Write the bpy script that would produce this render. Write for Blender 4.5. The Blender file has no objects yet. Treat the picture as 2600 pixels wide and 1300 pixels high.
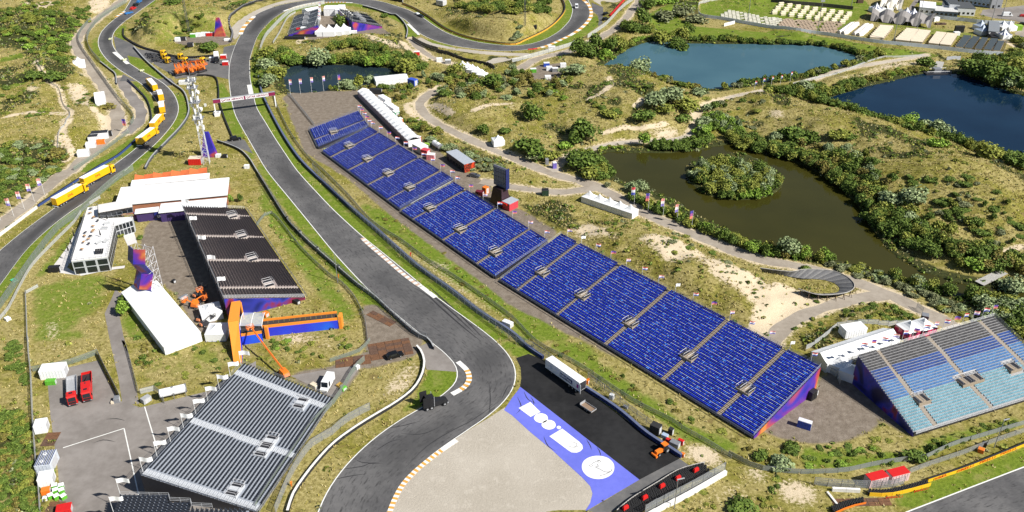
import bpy, bmesh, math, random
import numpy as np
from mathutils import Vector, Matrix
from mathutils.geometry import tessellate_polygon

random.seed(11); rng = np.random.default_rng(11)
R_ = math.radians
sc = bpy.context.scene
C = sc.collection

# ------------------------------------------------------------------ camera, sky, sun, exposure
CAM_H, PITCH, FOC = 150.0, 30.5, 2200.0           # metres above the track, degrees down, focal length in photo pixels
cam_d = bpy.data.cameras.new('camera'); cam = bpy.data.objects.new('camera', cam_d); C.objects.link(cam)
cam.location = (0, 0, CAM_H); cam.rotation_euler = (R_(90 - PITCH), 0, 0)
cam_d.sensor_width = 36; cam_d.lens = 36 * FOC / 2600; cam_d.clip_start = 1; cam_d.clip_end = 20000
sc.camera = cam
SUN_EL, SUN_AZ = 42.0, (0.885, -0.465)             # direction towards the sun on the ground: right and behind the camera
wd = bpy.data.worlds.new('World'); sc.world = wd; wd.use_nodes = True
nt = wd.node_tree; bg = nt.nodes['Background']
sky = nt.nodes.new('ShaderNodeTexSky'); sky.sky_type = 'NISHITA'; sky.sun_disc = False
sky.sun_elevation = R_(SUN_EL); sky.sun_rotation = math.atan2(SUN_AZ[0], SUN_AZ[1])
sky.air_density = 1.0; sky.dust_density = 0.6
nt.links.new(sky.outputs[0], bg.inputs[0]); bg.inputs[1].default_value = 0.05
sl = bpy.data.lights.new('sun', 'SUN'); sl.energy = 5.0; sl.angle = R_(0.53); sl.color = (1.0, 0.955, 0.88)
so = bpy.data.objects.new('sun', sl); C.objects.link(so)
sdir = Vector((SUN_AZ[0] * math.cos(R_(SUN_EL)), SUN_AZ[1] * math.cos(R_(SUN_EL)), math.sin(R_(SUN_EL))))
so.rotation_euler = sdir.to_track_quat('Z', 'Y').to_euler(); so.location = (100, -50, 300)
sc.view_settings.view_transform = 'Standard'; sc.view_settings.look = 'None'
sc.view_settings.gamma = 1; sc.view_settings.exposure = 0.68; sc.view_settings.use_curve_mapping = False

# ------------------------------------------------------------------ survey: photo pixel -> place on the ground
TILE = {}
for _i, _t in enumerate("ABCDEFGHIJKL"):
    _r, _c = divmod(_i, 4); TILE[_t] = (_c * 650, (0, 433, 866)[_r], 650 / 1929 if _r == 2 else 650 / 1933)
TILE.update(M=(480, 700, 420 / 1932), N=(120, 420, 420 / 1932), O=(400, 100, 320 / 1935), P=(900, 220, 450 / 1932),
            Q=(2040, 780, 560 / 2186), R=(2200, 0, 400 / 2576), S=(700, 0, 300 / 2576), U=(80, 880, 420 / 1288), Z=(0, 0, 2600 / 2576))
CT, ST = math.cos(R_(PITCH)), math.sin(R_(PITCH))
def ray(x, y, z=0.0):
    u = (x - 1300) / FOC; v = (650 - y) / FOC
    d = (u, CT + v * ST, -ST + v * CT); k = (z - CAM_H) / d[2]
    return (k * d[0], k * d[1], z)
def pix(s):
    out = []; t = None; segs = [out]
    for k in s.split():
        if k == '|': segs.append([])
        elif len(k) == 1: t = k
        else:
            x, y = k.split(','); o = TILE[t]; segs[-1].append((o[0] + float(x) * o[2], o[1] + float(y) * o[2]))
    return segs if len(segs) > 1 else out
def flat(s, z=0.0): return [ray(x, y, z) for x, y in pix(s)]
def smooth(p, n=6, closed=False):
    p = [np.array(q, float) for q in p]; m = len(p)
    if m < 3: n = max(n, 2)
    out = []
    for i in range(m if closed else m - 1):
        if closed: a, b, c, d = p[i - 1], p[i], p[(i + 1) % m], p[(i + 2) % m]
        else: a, b, c, d = p[max(i - 1, 0)], p[i], p[i + 1], p[min(i + 2, m - 1)]
        for j in range(n):
            t = j / n
            out.append(.5 * (2 * b + (c - a) * t + (2 * a - 5 * b + 4 * c - d) * t * t + (3 * b - a - 3 * c + d) * t ** 3))
    if not closed: out.append(p[-1])
    return out
def resample(p, n):
    p = np.array(p, float); d = np.r_[0, np.cumsum(np.linalg.norm(np.diff(p, axis=0), axis=1))]
    t = np.linspace(0, d[-1], n); return np.stack([np.interp(t, d, p[:, k]) for k in range(p.shape[1])], 1)
def every(p, step):
    p = np.array(p, float); d = np.linalg.norm(np.diff(p, axis=0), axis=1).sum()
    return resample(p, max(2, int(round(d / step)) + 1))

# ------------------------------------------------------------------ materials
MATS = {}
def nodes(name):
    m = bpy.data.materials.new(name); m.use_nodes = True
    return m, m.node_tree, m.node_tree.nodes['Principled BSDF']
def noise(t, scale, detail=4, rough=.6, coord=None, dims='3D'):
    n = t.nodes.new('ShaderNodeTexNoise'); n.inputs['Scale'].default_value = scale
    n.inputs['Detail'].default_value = detail; n.inputs['Roughness'].default_value = rough
    if coord is not None: t.links.new(coord, n.inputs['Vector'])
    return n
def pos(t):
    return t.nodes.new('ShaderNodeNewGeometry').outputs['Position']
def mixc(t, a, b, f):
    n = t.nodes.new('ShaderNodeMix'); n.data_type = 'RGBA'
    for k, v in ((0, f), (6, a), (7, b)):
        if hasattr(v, 'is_linked') or isinstance(v, bpy.types.NodeSocket): t.links.new(v, n.inputs[k])
        elif k == 0: n.inputs[0].default_value = v
        else: n.inputs[k].default_value = (*v, 1)
    return n.outputs[2]
def ramp(t, src, stops):
    n = t.nodes.new('ShaderNodeValToRGB'); e = n.color_ramp.elements
    while len(e) < len(stops): e.new(.5)
    for el, (p, c) in zip(e, stops): el.position = p; el.color = (*c, 1) if len(c) == 3 else c
    t.links.new(src, n.inputs[0]); return n.outputs[0]
def mth(t, op, a, b=None, c=None, clamp=False):
    n = t.nodes.new('ShaderNodeMath'); n.operation = op; n.use_clamp = clamp
    for k, v in enumerate((a, b, c)):
        if v is None: continue
        if isinstance(v, bpy.types.NodeSocket): t.links.new(v, n.inputs[k])
        else: n.inputs[k].default_value = v
    return n.outputs[0]
def mapr(t, v, a, b, c=0., d=1.):
    n = t.nodes.new('ShaderNodeMapRange'); n.interpolation_type = 'SMOOTHSTEP'
    t.links.new(v, n.inputs[0])
    for k, x in zip((1, 2, 3, 4), (a, b, c, d)): n.inputs[k].default_value = x
    return n.outputs[0]
def bump(t, b, h, s, dist=.1):
    n = t.nodes.new('ShaderNodeBump'); n.inputs['Strength'].default_value = s; n.inputs['Distance'].default_value = dist
    t.links.new(h, n.inputs['Height']); t.links.new(n.outputs[0], b.inputs['Normal'])
def mat(name, col, rough=.6, var=.18, scale=1.5, metal=0., spec=.5, alpha=None):
    if name in MATS: return MATS[name]
    m, t, b = nodes(name)
    n = noise(t, scale, 5, .65, pos(t))
    dark = tuple(max(0, c * (1 - var)) for c in col); lite = tuple(min(1, c * (1 + var * .7)) for c in col)
    t.links.new(ramp(t, n.outputs[0], [(.3, dark), (.7, lite)]), b.inputs['Base Color'])
    b.inputs['Roughness'].default_value = rough; b.inputs['Metallic'].default_value = metal
    b.inputs['Specular IOR Level'].default_value = spec
    if alpha is not None: b.inputs['Alpha'].default_value = alpha
    MATS[name] = m; return m

# ------------------------------------------------------------------ objects
def setp(o, label=None, cat=None, group=None, kind=None):
    if label: o['label'] = label
    if cat: o['category'] = cat
    if group: o['group'] = group
    if kind: o['kind'] = kind
    return o
def thing(name, label, cat, loc=(0, 0, 0), rz=0., group=None):
    o = bpy.data.objects.new(name, None); C.objects.link(o); o.empty_display_size = .3
    o.location = loc; o.rotation_euler = (0, 0, rz); return setp(o, label, cat, group)
class MB:
    def __init__(s): s.v = []; s.f = []; s.m = []
    def quad(s, a, b, c, d, mi=0):
        k = len(s.v); s.v += [tuple(a), tuple(b), tuple(c), tuple(d)]; s.f.append((k, k + 1, k + 2, k + 3)); s.m.append(mi); return s
    def tri(s, a, b, c, mi=0):
        k = len(s.v); s.v += [tuple(a), tuple(b), tuple(c)]; s.f.append((k, k + 1, k + 2)); s.m.append(mi); return s
    def hexa(s, p, mi=0):                                  # 4 bottom + 4 top, counter-clockwise
        k = len(s.v); s.v += [tuple(q) for q in p]
        for f in ((3, 2, 1, 0), (4, 5, 6, 7), (0, 1, 5, 4), (1, 2, 6, 5), (2, 3, 7, 6), (3, 0, 4, 7)):
            s.f.append(tuple(k + i for i in f)); s.m.append(mi)
        return s
    def box(s, x0, x1, y0, y1, z0, z1, mi=0, ins=0.):
        i = ins
        return s.hexa([(x0, y0, z0), (x1, y0, z0), (x1, y1, z0), (x0, y1, z0), (x0 + i, y0 + i, z1), (x1 - i, y0 + i, z1), (x1 - i, y1 - i, z1), (x0 + i, y1 - i, z1)], mi)
    def prism(s, poly, z0, z1, mi=0):                       # vertical prism over a plan polygon
        n = len(poly); k = len(s.v); s.v += [(x, y, z0) for x, y in poly] + [(x, y, z1) for x, y in poly]
        s.f += [tuple(k + i for i in range(n - 1, -1, -1)), tuple(k + n + i for i in range(n))]; s.m += [mi, mi]
        for i in range(n): j = (i + 1) % n; s.f.append((k + i, k + j, k + n + j, k + n + i)); s.m.append(mi)
        return s
    def extr(s, poly, x0, x1, mi=0):                        # profile in (y,z) run along x
        n = len(poly); k = len(s.v); s.v += [(x0, y, z) for y, z in poly] + [(x1, y, z) for y, z in poly]
        s.f += [tuple(k + i for i in range(n)), tuple(k + n + i for i in range(n - 1, -1, -1))]; s.m += [mi, mi]
        for i in range(n): j = (i + 1) % n; s.f.append((k + j, k + i, k + n + i, k + n + j)); s.m.append(mi)
        return s
    def tube(s, a, b, r, n=6, r2=None, mi=0):
        a = Vector(a); b = Vector(b); d = (b - a)
        if d.length < 1e-6: return s
        d.normalize(); u = d.cross(Vector((0, 0, 1)) if abs(d.z) < .9 else Vector((1, 0, 0))).normalized(); w = d.cross(u); r2 = r if r2 is None else r2
        k = len(s.v)
        for i in range(n):
            t = 2 * math.pi * i / n; e = u * math.cos(t) + w * math.sin(t); s.v += [tuple(a + e * r), tuple(b + e * r2)]
        for i in range(n):
            j = (i + 1) % n; s.f.append((k + 2 * i, k + 2 * j, k + 2 * j + 1, k + 2 * i + 1)); s.m.append(mi)
        s.f.append(tuple(k + 2 * i for i in range(n - 1, -1, -1))); s.f.append(tuple(k + 2 * i + 1 for i in range(n))); s.m += [mi, mi]
        return s
    def wheel(s, x, y, z, r, w, n=12, mi=0):                 # axle along y
        return s.tube((x, y - w / 2, z), (x, y + w / 2, z), r, n, mi=mi)
    def ribbon(s, L, Rr, mi=0):
        k = len(s.v); n = len(L)
        for a, b in zip(L, Rr): s.v += [tuple(a), tuple(b)]
        for i in range(n - 1): s.f.append((k + 2 * i, k + 2 * i + 1, k + 2 * i + 3, k + 2 * i + 2)); s.m.append(mi)
        return s
    def mesh(s, name, mats, smooth=False):
        me = bpy.data.meshes.new(name); me.from_pydata(s.v, [], s.f)
        for m in (mats if isinstance(mats, (list, tuple)) else [mats]): me.materials.append(m)
        me.polygons.foreach_set('material_index', s.m)
        if smooth: me.polygons.foreach_set('use_smooth', [True] * len(s.f))
        me.update(); return me
    def build(s, name, mats, parent=None, kind=None, loc=None, rz=None, smooth=False, label=None):
        return put(name, s.mesh(name, mats, smooth), parent, kind, loc, rz, label)
def put(name, me, parent=None, kind=None, loc=None, rz=None, label=None):
    o = bpy.data.objects.new(name, me); C.objects.link(o)
    if parent: o.parent = parent
    if kind: o['kind'] = kind
    if label: o['label'] = label
    if loc is not None: o.location = loc
    if rz is not None: o.rotation_euler = (0, 0, rz)
    return o
KIDS = {}
def copy_tree(o, parent=None):
    c = o.copy(); C.objects.link(c)
    if parent: c.parent = parent
    for ch in o.children: copy_tree(ch, c)
    return c
def clone(o, loc, rz, label=None, s=None):
    c = copy_tree(o); c.location = loc; c.rotation_euler = (0, 0, rz)
    if label: c['label'] = label
    if s: c.scale = (s, s, s) if not isinstance(s, tuple) else s
    return c
def text(parent, s, size, m, loc, rot, width=None, name='lettering', bold=.012):
    cu = bpy.data.curves.new(name, 'FONT'); cu.body = s; cu.size = size; cu.align_x = 'CENTER'; cu.align_y = 'CENTER'; cu.extrude = .01; cu.offset = bold * size
    cu.resolution_u = 2
    ob = bpy.data.objects.new('t', cu); C.objects.link(ob); dg = bpy.context.evaluated_depsgraph_get()
    me = bpy.data.meshes.new_from_object(ob.evaluated_get(dg)); bpy.data.objects.remove(ob); bpy.data.curves.remove(cu)
    if width:
        w = max(v.co.x for v in me.vertices) - min(v.co.x for v in me.vertices)
        for v in me.vertices: v.co.x *= width / w
    me.materials.clear(); me.materials.append(m)
    o = put(name, me, parent); o.location = loc; o.rotation_euler = rot; return o

# ------------------------------------------------------------------ terrain
X0, X1, Y0, Y1, STEP = -400., 400., 105., 690., 1.2
gx = np.arange(X0, X1 + .1, STEP); gy = np.arange(Y0, Y1 + .1, STEP); NX, NY = len(gx), len(gy)
GX, GY = np.meshgrid(gx, gy)
def inside(poly, x, y):
    r = np.zeros(x.shape, bool); n = len(poly)
    for i in range(n):
        x1, y1 = poly[i][:2]; x2, y2 = poly[(i + 1) % n][:2]
        if y1 == y2: continue
        c = ((y1 > y) != (y2 > y)) & (x < (x2 - x1) * (y - y1) / (y2 - y1) + x1); r ^= c
    return r
def fill(poly, grow=0):
    m = np.zeros((NY, NX)); p = np.array([q[:2] for q in poly])
    i0 = max(0, int((p[:, 0].min() - X0) / STEP) - 2); i1 = min(NX, int((p[:, 0].max() - X0) / STEP) + 3)
    j0 = max(0, int((p[:, 1].min() - Y0) / STEP) - 2); j1 = min(NY, int((p[:, 1].max() - Y0) / STEP) + 3)
    if i1 > i0 and j1 > j0: m[j0:j1, i0:i1] = inside(p, GX[j0:j1, i0:i1], GY[j0:j1, i0:i1])
    return m
def stroke(line, w):
    m = np.zeros((NY, NX)); p = np.array([q[:2] for q in line])
    for a, b in zip(p[:-1], p[1:]):
        lo = np.minimum(a, b) - w - 2; hi = np.maximum(a, b) + w + 2
        i0 = max(0, int((lo[0] - X0) / STEP)); i1 = min(NX, int((hi[0] - X0) / STEP) + 2); j0 = max(0, int((lo[1] - Y0) / STEP)); j1 = min(NY, int((hi[1] - Y0) / STEP) + 2)
        if i1 <= i0 or j1 <= j0: continue
        x = GX[j0:j1, i0:i1]; y = GY[j0:j1, i0:i1]; d = b - a; L = max(d @ d, 1e-6)
        t = np.clip(((x - a[0]) * d[0] + (y - a[1]) * d[1]) / L, 0, 1)
        m[j0:j1, i0:i1] = np.maximum(m[j0:j1, i0:i1], np.hypot(x - a[0] - t * d[0], y - a[1] - t * d[1]) < w)
    return m
def blur(m, r, k=2):
    r = int(r)
    for _ in range(k):
        for ax in (0, 1):
            pad = [(0, 0), (0, 0)]; pad[ax] = (r + 1, r); c = np.cumsum(np.pad(m, pad, mode='edge'), axis=ax)
            n = m.shape[ax]; m = (np.take(c, range(2 * r + 1, 2 * r + 1 + n), ax) - np.take(c, range(0, n), ax)) / (2 * r + 1)
    return m
def sstep(a, b, x): t = np.clip((x - a) / (b - a), 0, 1); return t * t * (3 - 2 * t)
def vnoise(size, seed):
    r = np.random.default_rng(seed); w = int((X1 - X0) / size) + 3; h = int((Y1 - Y0) / size) + 3; l = r.random((h, w))
    u = (GX - X0) / size; v = (GY - Y0) / size; i = u.astype(int); j = v.astype(int); a = u - i; b = v - j
    a = a * a * (3 - 2 * a); b = b * b * (3 - 2 * b)
    return (l[j, i] * (1 - a) + l[j, i + 1] * a) * (1 - b) + (l[j + 1, i] * (1 - a) + l[j + 1, i + 1] * a) * b - .5
def samp(g, x, y):
    u = np.clip((np.asarray(x) - X0) / STEP, 0, NX - 1.001); v = np.clip((np.asarray(y) - Y0) / STEP, 0, NY - 1.001)
    i = u.astype(int); j = v.astype(int); a = u - i; b = v - j
    return (g[j, i] * (1 - a) + g[j, i + 1] * a) * (1 - b) + (g[j + 1, i] * (1 - a) + g[j + 1, i + 1] * a) * b
# ------------------------------------------------------------------ what lies flat: tracks, ponds, yards
TRACK_L = pix("J 395,1520 440,1288 480,1180 560,1050 650,950 780,810 960,660 1120,560 1240,500 | J 1340,455 1440,400 1500,375 1560,330 1590,285 1590,240 1560,195 1500,150 1400,70 1305,5 | F 1040,1075 830,890 590,630 | 330,310 75,0 | A 1850,1010 1770,870 1740,730 1725,600 | 1730,480 1760,380 1800,290 1860,190 1933,105 | S 0,130 300,65 600,15 900,-15 | 1500,-25 2000,-20 2300,20 2576,115 B 1150,70 1260,130 1340,190 | 1430,245 1550,290 1700,325 1850,340 C 0,350 | 120,340 250,300 360,235 440,150 460,70 440,20 410,-30")
TRACK_R = pix("J 915,1520 975,1288 1010,1210 1080,1080 1180,970 1340,835 1510,730 1760,570 | 1860,500 K 0,430 45,370 68,290 65,200 40,150 0,105 J 1880,50 1820,0 | F 1640,1150 1370,960 1260,870 1110,740 880,555 820,510 | 590,300 420,120 310,0 | B 150,1050 60,900 0,810 A 1915,700 1890,600 | 1885,450 1900,400 B 0,300 20,260 60,210 | 140,130 S 350,170 600,100 850,60 1100,45 | 1400,40 1680,60 1900,100 2200,190 2576,310 B 1130,150 1190,215 | 1245,265 1380,320 1500,350 1650,370 1800,385 C 0,390 | 120,375 200,365 300,330 450,265 530,210 590,140 605,80 590,30 560,-30")
LTRK_L = pix("A 1010,-40 930,95 830,170 760,240 | 735,310 745,370 800,450 900,530 1010,595 | 1090,650 1160,730 1215,820 1225,880 | 1180,960 1100,1050 1030,1120 900,1215 800,1288 | E 600,140 410,285 250,400 120,500 0,600 -150,740")
LTRK_R = pix("A 1230,-40 1060,80 930,170 860,240 | 845,310 860,360 890,400 980,480 1090,550 | 1200,600 1260,645 1320,710 1350,780 1355,840 | 1330,910 1260,1000 1150,1120 1040,1200 950,1288 | E 760,170 560,290 400,410 200,590 0,870 -150,1060")
def edges(Ls, Rs, step=3.0):
    a = []; b = []; la = lb = None
    fl = [[ray(*p) for p in s] for s in Ls]; fr = [[ray(*p) for p in s] for s in Rs]
    fullL = []; fullR = []
    for i in range(len(fl)):
        l = fl[i] if la is None else [la] + fl[i]; r = fr[i] if lb is None else [lb] + fr[i]
        la, lb = fl[i][-1], fr[i][-1]
        n = max(3, int(max(np.linalg.norm(np.diff(np.array(l), axis=0), axis=1).sum(), np.linalg.norm(np.diff(np.array(r), axis=0), axis=1).sum()) / 6))
        l = resample(l, n); r = resample(r, n)
        fullL += list(l if i == 0 else l[1:]); fullR += list(r if i == 0 else r[1:])
    def sm(p):
        p = np.array(p)
        for _ in range(2): p[1:-1] = .25 * p[:-2] + .5 * p[1:-1] + .25 * p[2:]
        return smooth(p, 3)
    return sm(fullL), sm(fullR)
TL, TR = edges(TRACK_L, TRACK_R); LL, LR = edges(LTRK_L, LTRK_R)
def mid(a, b, t=.5): return [np.array(p) * (1 - t) + np.array(q) * t for p, q in zip(a, b)]
POND = {
 'brown': "Z 1505,392 1530,382 1600,383 1700,382 1760,376 1800,366 1850,362 1880,375 1960,392 2040,424 2110,470 2160,520 2195,580 2250,640 2330,685 2420,712 2500,722 2640,735 2640,790 2480,755 2400,740 2330,722 2260,702 2180,672 2100,652 2000,637 1930,622 1880,602 1800,560 1740,528 1680,492 1620,470 1560,447 1520,418",
 'teal': "Z 1520,168 1560,135 1600,113 1650,103 1740,108 1900,110 2050,114 2120,128 2165,148 2110,168 2000,193 1910,206 1860,212 1800,222 1720,212 1660,190 1580,174",
 'deep': "Z 2085,252 2140,228 2200,212 2270,195 2330,184 2420,186 2500,215 2576,240 2680,270 2700,430 2600,400 2480,370 2400,342 2300,318 2200,292",
 'small': "Z 715,190 735,165 800,163 900,163 980,172 1000,186 960,208 900,214 860,220 800,230 728,228"}
PW = {k: smooth(flat(v), 4, True) for k, v in POND.items()}
ISLAND = smooth(flat("Z 1722,436 1745,402 1800,390 1862,382 1920,405 1962,434 1972,462 1945,488 1900,499 1830,499 1765,482"), 4, True)
LOTS = {
 'yard': "I 360,330 510,200 740,145 800,270 900,450 1060,500 1600,370 1640,320 1929,150 J 0,1288 I 1929,1400 450,1400 440,1000 380,560",
 'court': "E 1150,380 1280,370 1400,300 1700,960 1720,1010 1560,1230 1500,1190 1340,920 1180,820 1080,560 1090,480",
 'back': "J 260,250 590,200 720,190 800,170 720,290 600,430 540,410",
 'stand_lot': "B 205,735 280,700 880,685 960,740 1080,900 1250,1060 1500,1250 P 950,750 1180,930 1440,1060 1560,1250 G 60,300 330,470 280,530 F 1490,90 B 855,950 770,840 410,970",
 'apron': "B 205,735 400,960 490,1130 F 1080,300 1100,310 1810,810 1850,840 K 1820,740 1790,735 1140,310 560,0 G 0,1010 F 1800,900 1060,360 680,40 B 380,1150 300,950",
 'end_lot': "L -80,660 370,400 440,230 540,330 700,480 830,610 700,690 560,740 450,760 330,760 100,720",
 'tower_yard': "A 1330,280 1700,270 1760,310 1700,340 1560,330 1400,340 1320,320",
 'north_lot': "S 700,840 950,560 1020,260 1380,230 1400,380 1700,650 2300,600 2500,760 1900,740 1300,800 900,860",
 'far_road': "R 1850,240 2100,150 2700,120 2700,420 2400,330 2050,280",
 'mud': "F 810,1010 900,1020 1050,1150 1270,1288 J 1210,50 1190,110 870,190 590,215 590,190 850,95 850,0",
 'pond_yard': "C 120,560 210,490 360,480 420,520 330,610 170,610",
 'stand_foot': "L 640,130 620,300 1090,720 560,420 440,240"}
FLATS = [TL + TR[::-1], LL + LR[::-1]] + [flat(v) for k, v in LOTS.items()] + list(PW.values()) + [flat(s) for s in (
 "E -100,300 620,-100 A 1180,1288 1933,1050 F 60,0 1290,1288 J 1929,0 1929,1400 I 0,1400 E -100,1288",
 "F 330,0 1490,80 G 270,540 370,470 L 400,200 430,300 0,660 K 1929,760 1850,900 900,1288 J 1300,1288 F 1300,1288",
 "L 0,640 400,220 680,120 1720,-160 1929,40 2200,300 2200,1500 -200,1500 -600,900",
 "D 0,200 0,-80 2200,-80 2200,330 1900,420 1560,410 800,330",
 "B 0,1100 0,700 300,700 880,690 1000,760 1150,1040 1500,1250 1200,1288",
 "S 450,300 960,90 1450,110 2330,580 1700,720 1000,830 300,900 280,760",
 "C 20,590 100,490 420,480 420,560 300,630", "C 1250,140 1400,60 1933,100 1933,310 1400,300 1080,180",
 "A 1080,340 1740,430 1720,620 1400,600", "A 1330,250 1760,240 1780,320 1300,330",
 "G 520,150 980,310 980,400 880,370 520,240")]
PATHS = [
 ("P 905,20 800,90 730,150 712,200 740,275 840,365 1000,455 1200,550 1500,685 1700,765 1932,865 Z 1400,440 1480,462 1540,490 1620,535 1700,570 1800,612 1900,650 2000,668 2130,703 2230,738 2300,772 2380,812 2450,860", 2.6),
 ("Z 1500,472 1430,482 1380,482 1290,470 1210,455", 2.2),
 ("Z 1400,432 1395,418 1420,400 1450,386 1500,372 1560,359 1640,354 1700,351 1735,340 1752,312 1752,285 1790,260 1850,243 1920,229 2000,216 2080,187 2160,167 2260,151 2330,138", 1.8),
 ("Z 2235,742 2150,752 2060,778 2000,804 1960,835 1935,880", 2.4),
 ("A 960,-20 870,40 740,140 640,225 578,310 585,370 645,470 725,570 805,690 865,800 890,900 875,980 760,1085 620,1205 540,1288 E 480,25 330,145 180,275 0,405 -150,540", 2.9),
 ("A 905,585 965,690 1045,800 1068,860 1030,940 950,1010", 2.6),
 ("C 60,520 200,440 420,390 560,330 690,270 820,180 920,60 980,-20", 2.6),
 ("B 1170,290 1240,370 1330,440 1500,490", 2.2)]
TRAILS = ["A 270,460 330,550 400,640 450,690 480,790 530,860 500,940 455,1000 440,1140", "A 530,640 590,680 640,760 720,840 770,880", "A 540,850 480,970 500,1060 540,1150 490,1220", "A 20,890 130,860 300,850 520,860",
 "C 570,750 690,690 740,640 735,580", "C 670,1010 860,960 1000,960 1160,930", "C 930,800 990,750", "B 1130,790 1200,880 1210,910", "B 1310,790 1380,800 1450,850", "B 1640,830 1760,790 1933,780", "B 330,330 320,310 400,290 560,280", "D 1610,200 1933,400", "H 1780,615 1933,570", "P 555,195 620,180 690,195", "P 560,200 600,270 680,350", "P 840,200 930,215 1020,270 1080,295", "P 1290,265 1480,195 1640,185", "B 1100,310 1290,460", "A 200,20 330,60 480,50"]
SAND = [  # bare sand showing through the dunes: outline, strength
 ("H 0,860 120,870 200,900 300,930 440,960 430,1000 250,1050 100,1150 0,1250 -150,1250 -60,1000", 1.), ("G 460,430 560,390 620,440 800,470 900,510 700,490 500,500", .8), ("G 900,520 1060,560 1140,640 1160,700 1250,690 1440,650 1500,780 1720,900 1880,1050 1920,1250 1933,850 1800,770 1560,680 1330,560 1250,520 1100,480", .75), ("G 1230,560 1440,640 1600,670 1700,720 1933,900 1933,1250 1880,980 1500,760", .5),
 ("A 500,640 640,640 700,770 600,820 520,720", .6), ("A 680,0 830,0 800,60 700,110 680,80", .9), ("A 250,30 380,0 440,60 300,90", .7), ("A 180,660 300,650 290,680 190,690", .8), ("A 700,850 860,860 900,980 760,1080 740,900", .6), ("A 340,920 410,930 390,960", .7), ("A 490,100 540,60 530,180", .6),
 ("C 1050,990 1220,950 1290,1020 1100,1060", .6), ("C 1170,960 1260,1000 1230,1020", .9), ("P 1640,190 1780,180 1790,270 1720,290", .5), ("P 1750,940 1860,930 1930,980 1800,970", .5), ("G 0,20 130,40 190,110 90,100", .5), ("G 400,80 470,120 440,150", .5),
 ("B 750,260 900,270 1050,320 1150,380 1000,340 860,300", .6), ("E 350,1050 450,1180 440,1288 360,1288", .7), ("I 370,0 460,0 440,110 360,100", .7), ("E 200,960 240,960 240,1040 205,1030", .6), ("I 250,300 350,330 370,560 300,600 265,480", .35),
 ("F 30,200 110,230 300,480 560,790 620,800 400,560 180,300", .75), ("F 620,860 800,1010 880,1010 900,1060 1040,1150 1120,1288 850,1288 800,1080", .6), ("F 0,60 60,160 10,200", .6), ("F 480,0 560,80 700,240 900,430 1100,600 1300,760 1500,900 1700,1050 1933,1220 1933,1160 1700,980 1500,830 1300,690 1100,540 800,290 560,30", .55),
 ("F 860,420 960,480 1000,530 930,500", .8), ("F 1230,640 1440,700 1500,800 1300,720", .6), ("F 640,1010 720,1030 700,1070", .6), ("F 600,1180 700,1180 720,1260 640,1230", .7), ("M 940,690 1300,660 1560,660 1560,800 1100,830 960,780", .45), ("M 1560,680 1660,700 1640,960 1570,1040", .8),
 ("J 1000,300 1200,110 1240,210 1190,340 1000,450 860,540", .5), ("J 900,470 1020,440 880,530", .7), ("J 440,950 560,1000 400,1250 280,1250", .35), ("J 640,740 860,600 900,640 650,830", .3),
 ("K 660,320 800,440 1000,560 1180,680 1330,820 1600,920 1500,940 1280,850 1100,700 900,540", .6), ("K 1300,790 1440,770 1600,890 1620,950 1450,930 1300,880", .8), ("K 1700,900 1929,960 1929,1100 1750,1080", .55), ("K 1300,1150 1560,1050 1929,1100 1929,1200 1500,1220", .35),
 ("L 0,1040 240,1050 430,1130 400,1240 200,1240 0,1150", .55), ("L 300,1180 420,1190 400,1240 320,1250", .9), ("L 500,1160 960,1200 1060,1280 300,1290", .4), ("L 830,620 980,640 1100,740 900,700", .6), ("L 1130,730 1929,490 1929,440 1150,690", .4), ("L 380,260 480,330 560,380 480,400", .5), ("L 720,720 900,760 860,800", .4),
 ("D 0,800 140,860 130,900 20,880", .7), ("D 470,590 640,560 900,470 1280,450 1290,480 900,530 600,610", .45), ("H 540,1000 760,1010 900,1060 640,1160 520,1100", .3), ("H 480,1090 720,1120 700,1170 520,1160", .6), ("B 270,930 340,950 360,1000 290,1000", .5),
 ("A 560,560 640,500 780,640 870,800 880,860 820,760 700,580", .5)]
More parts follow.
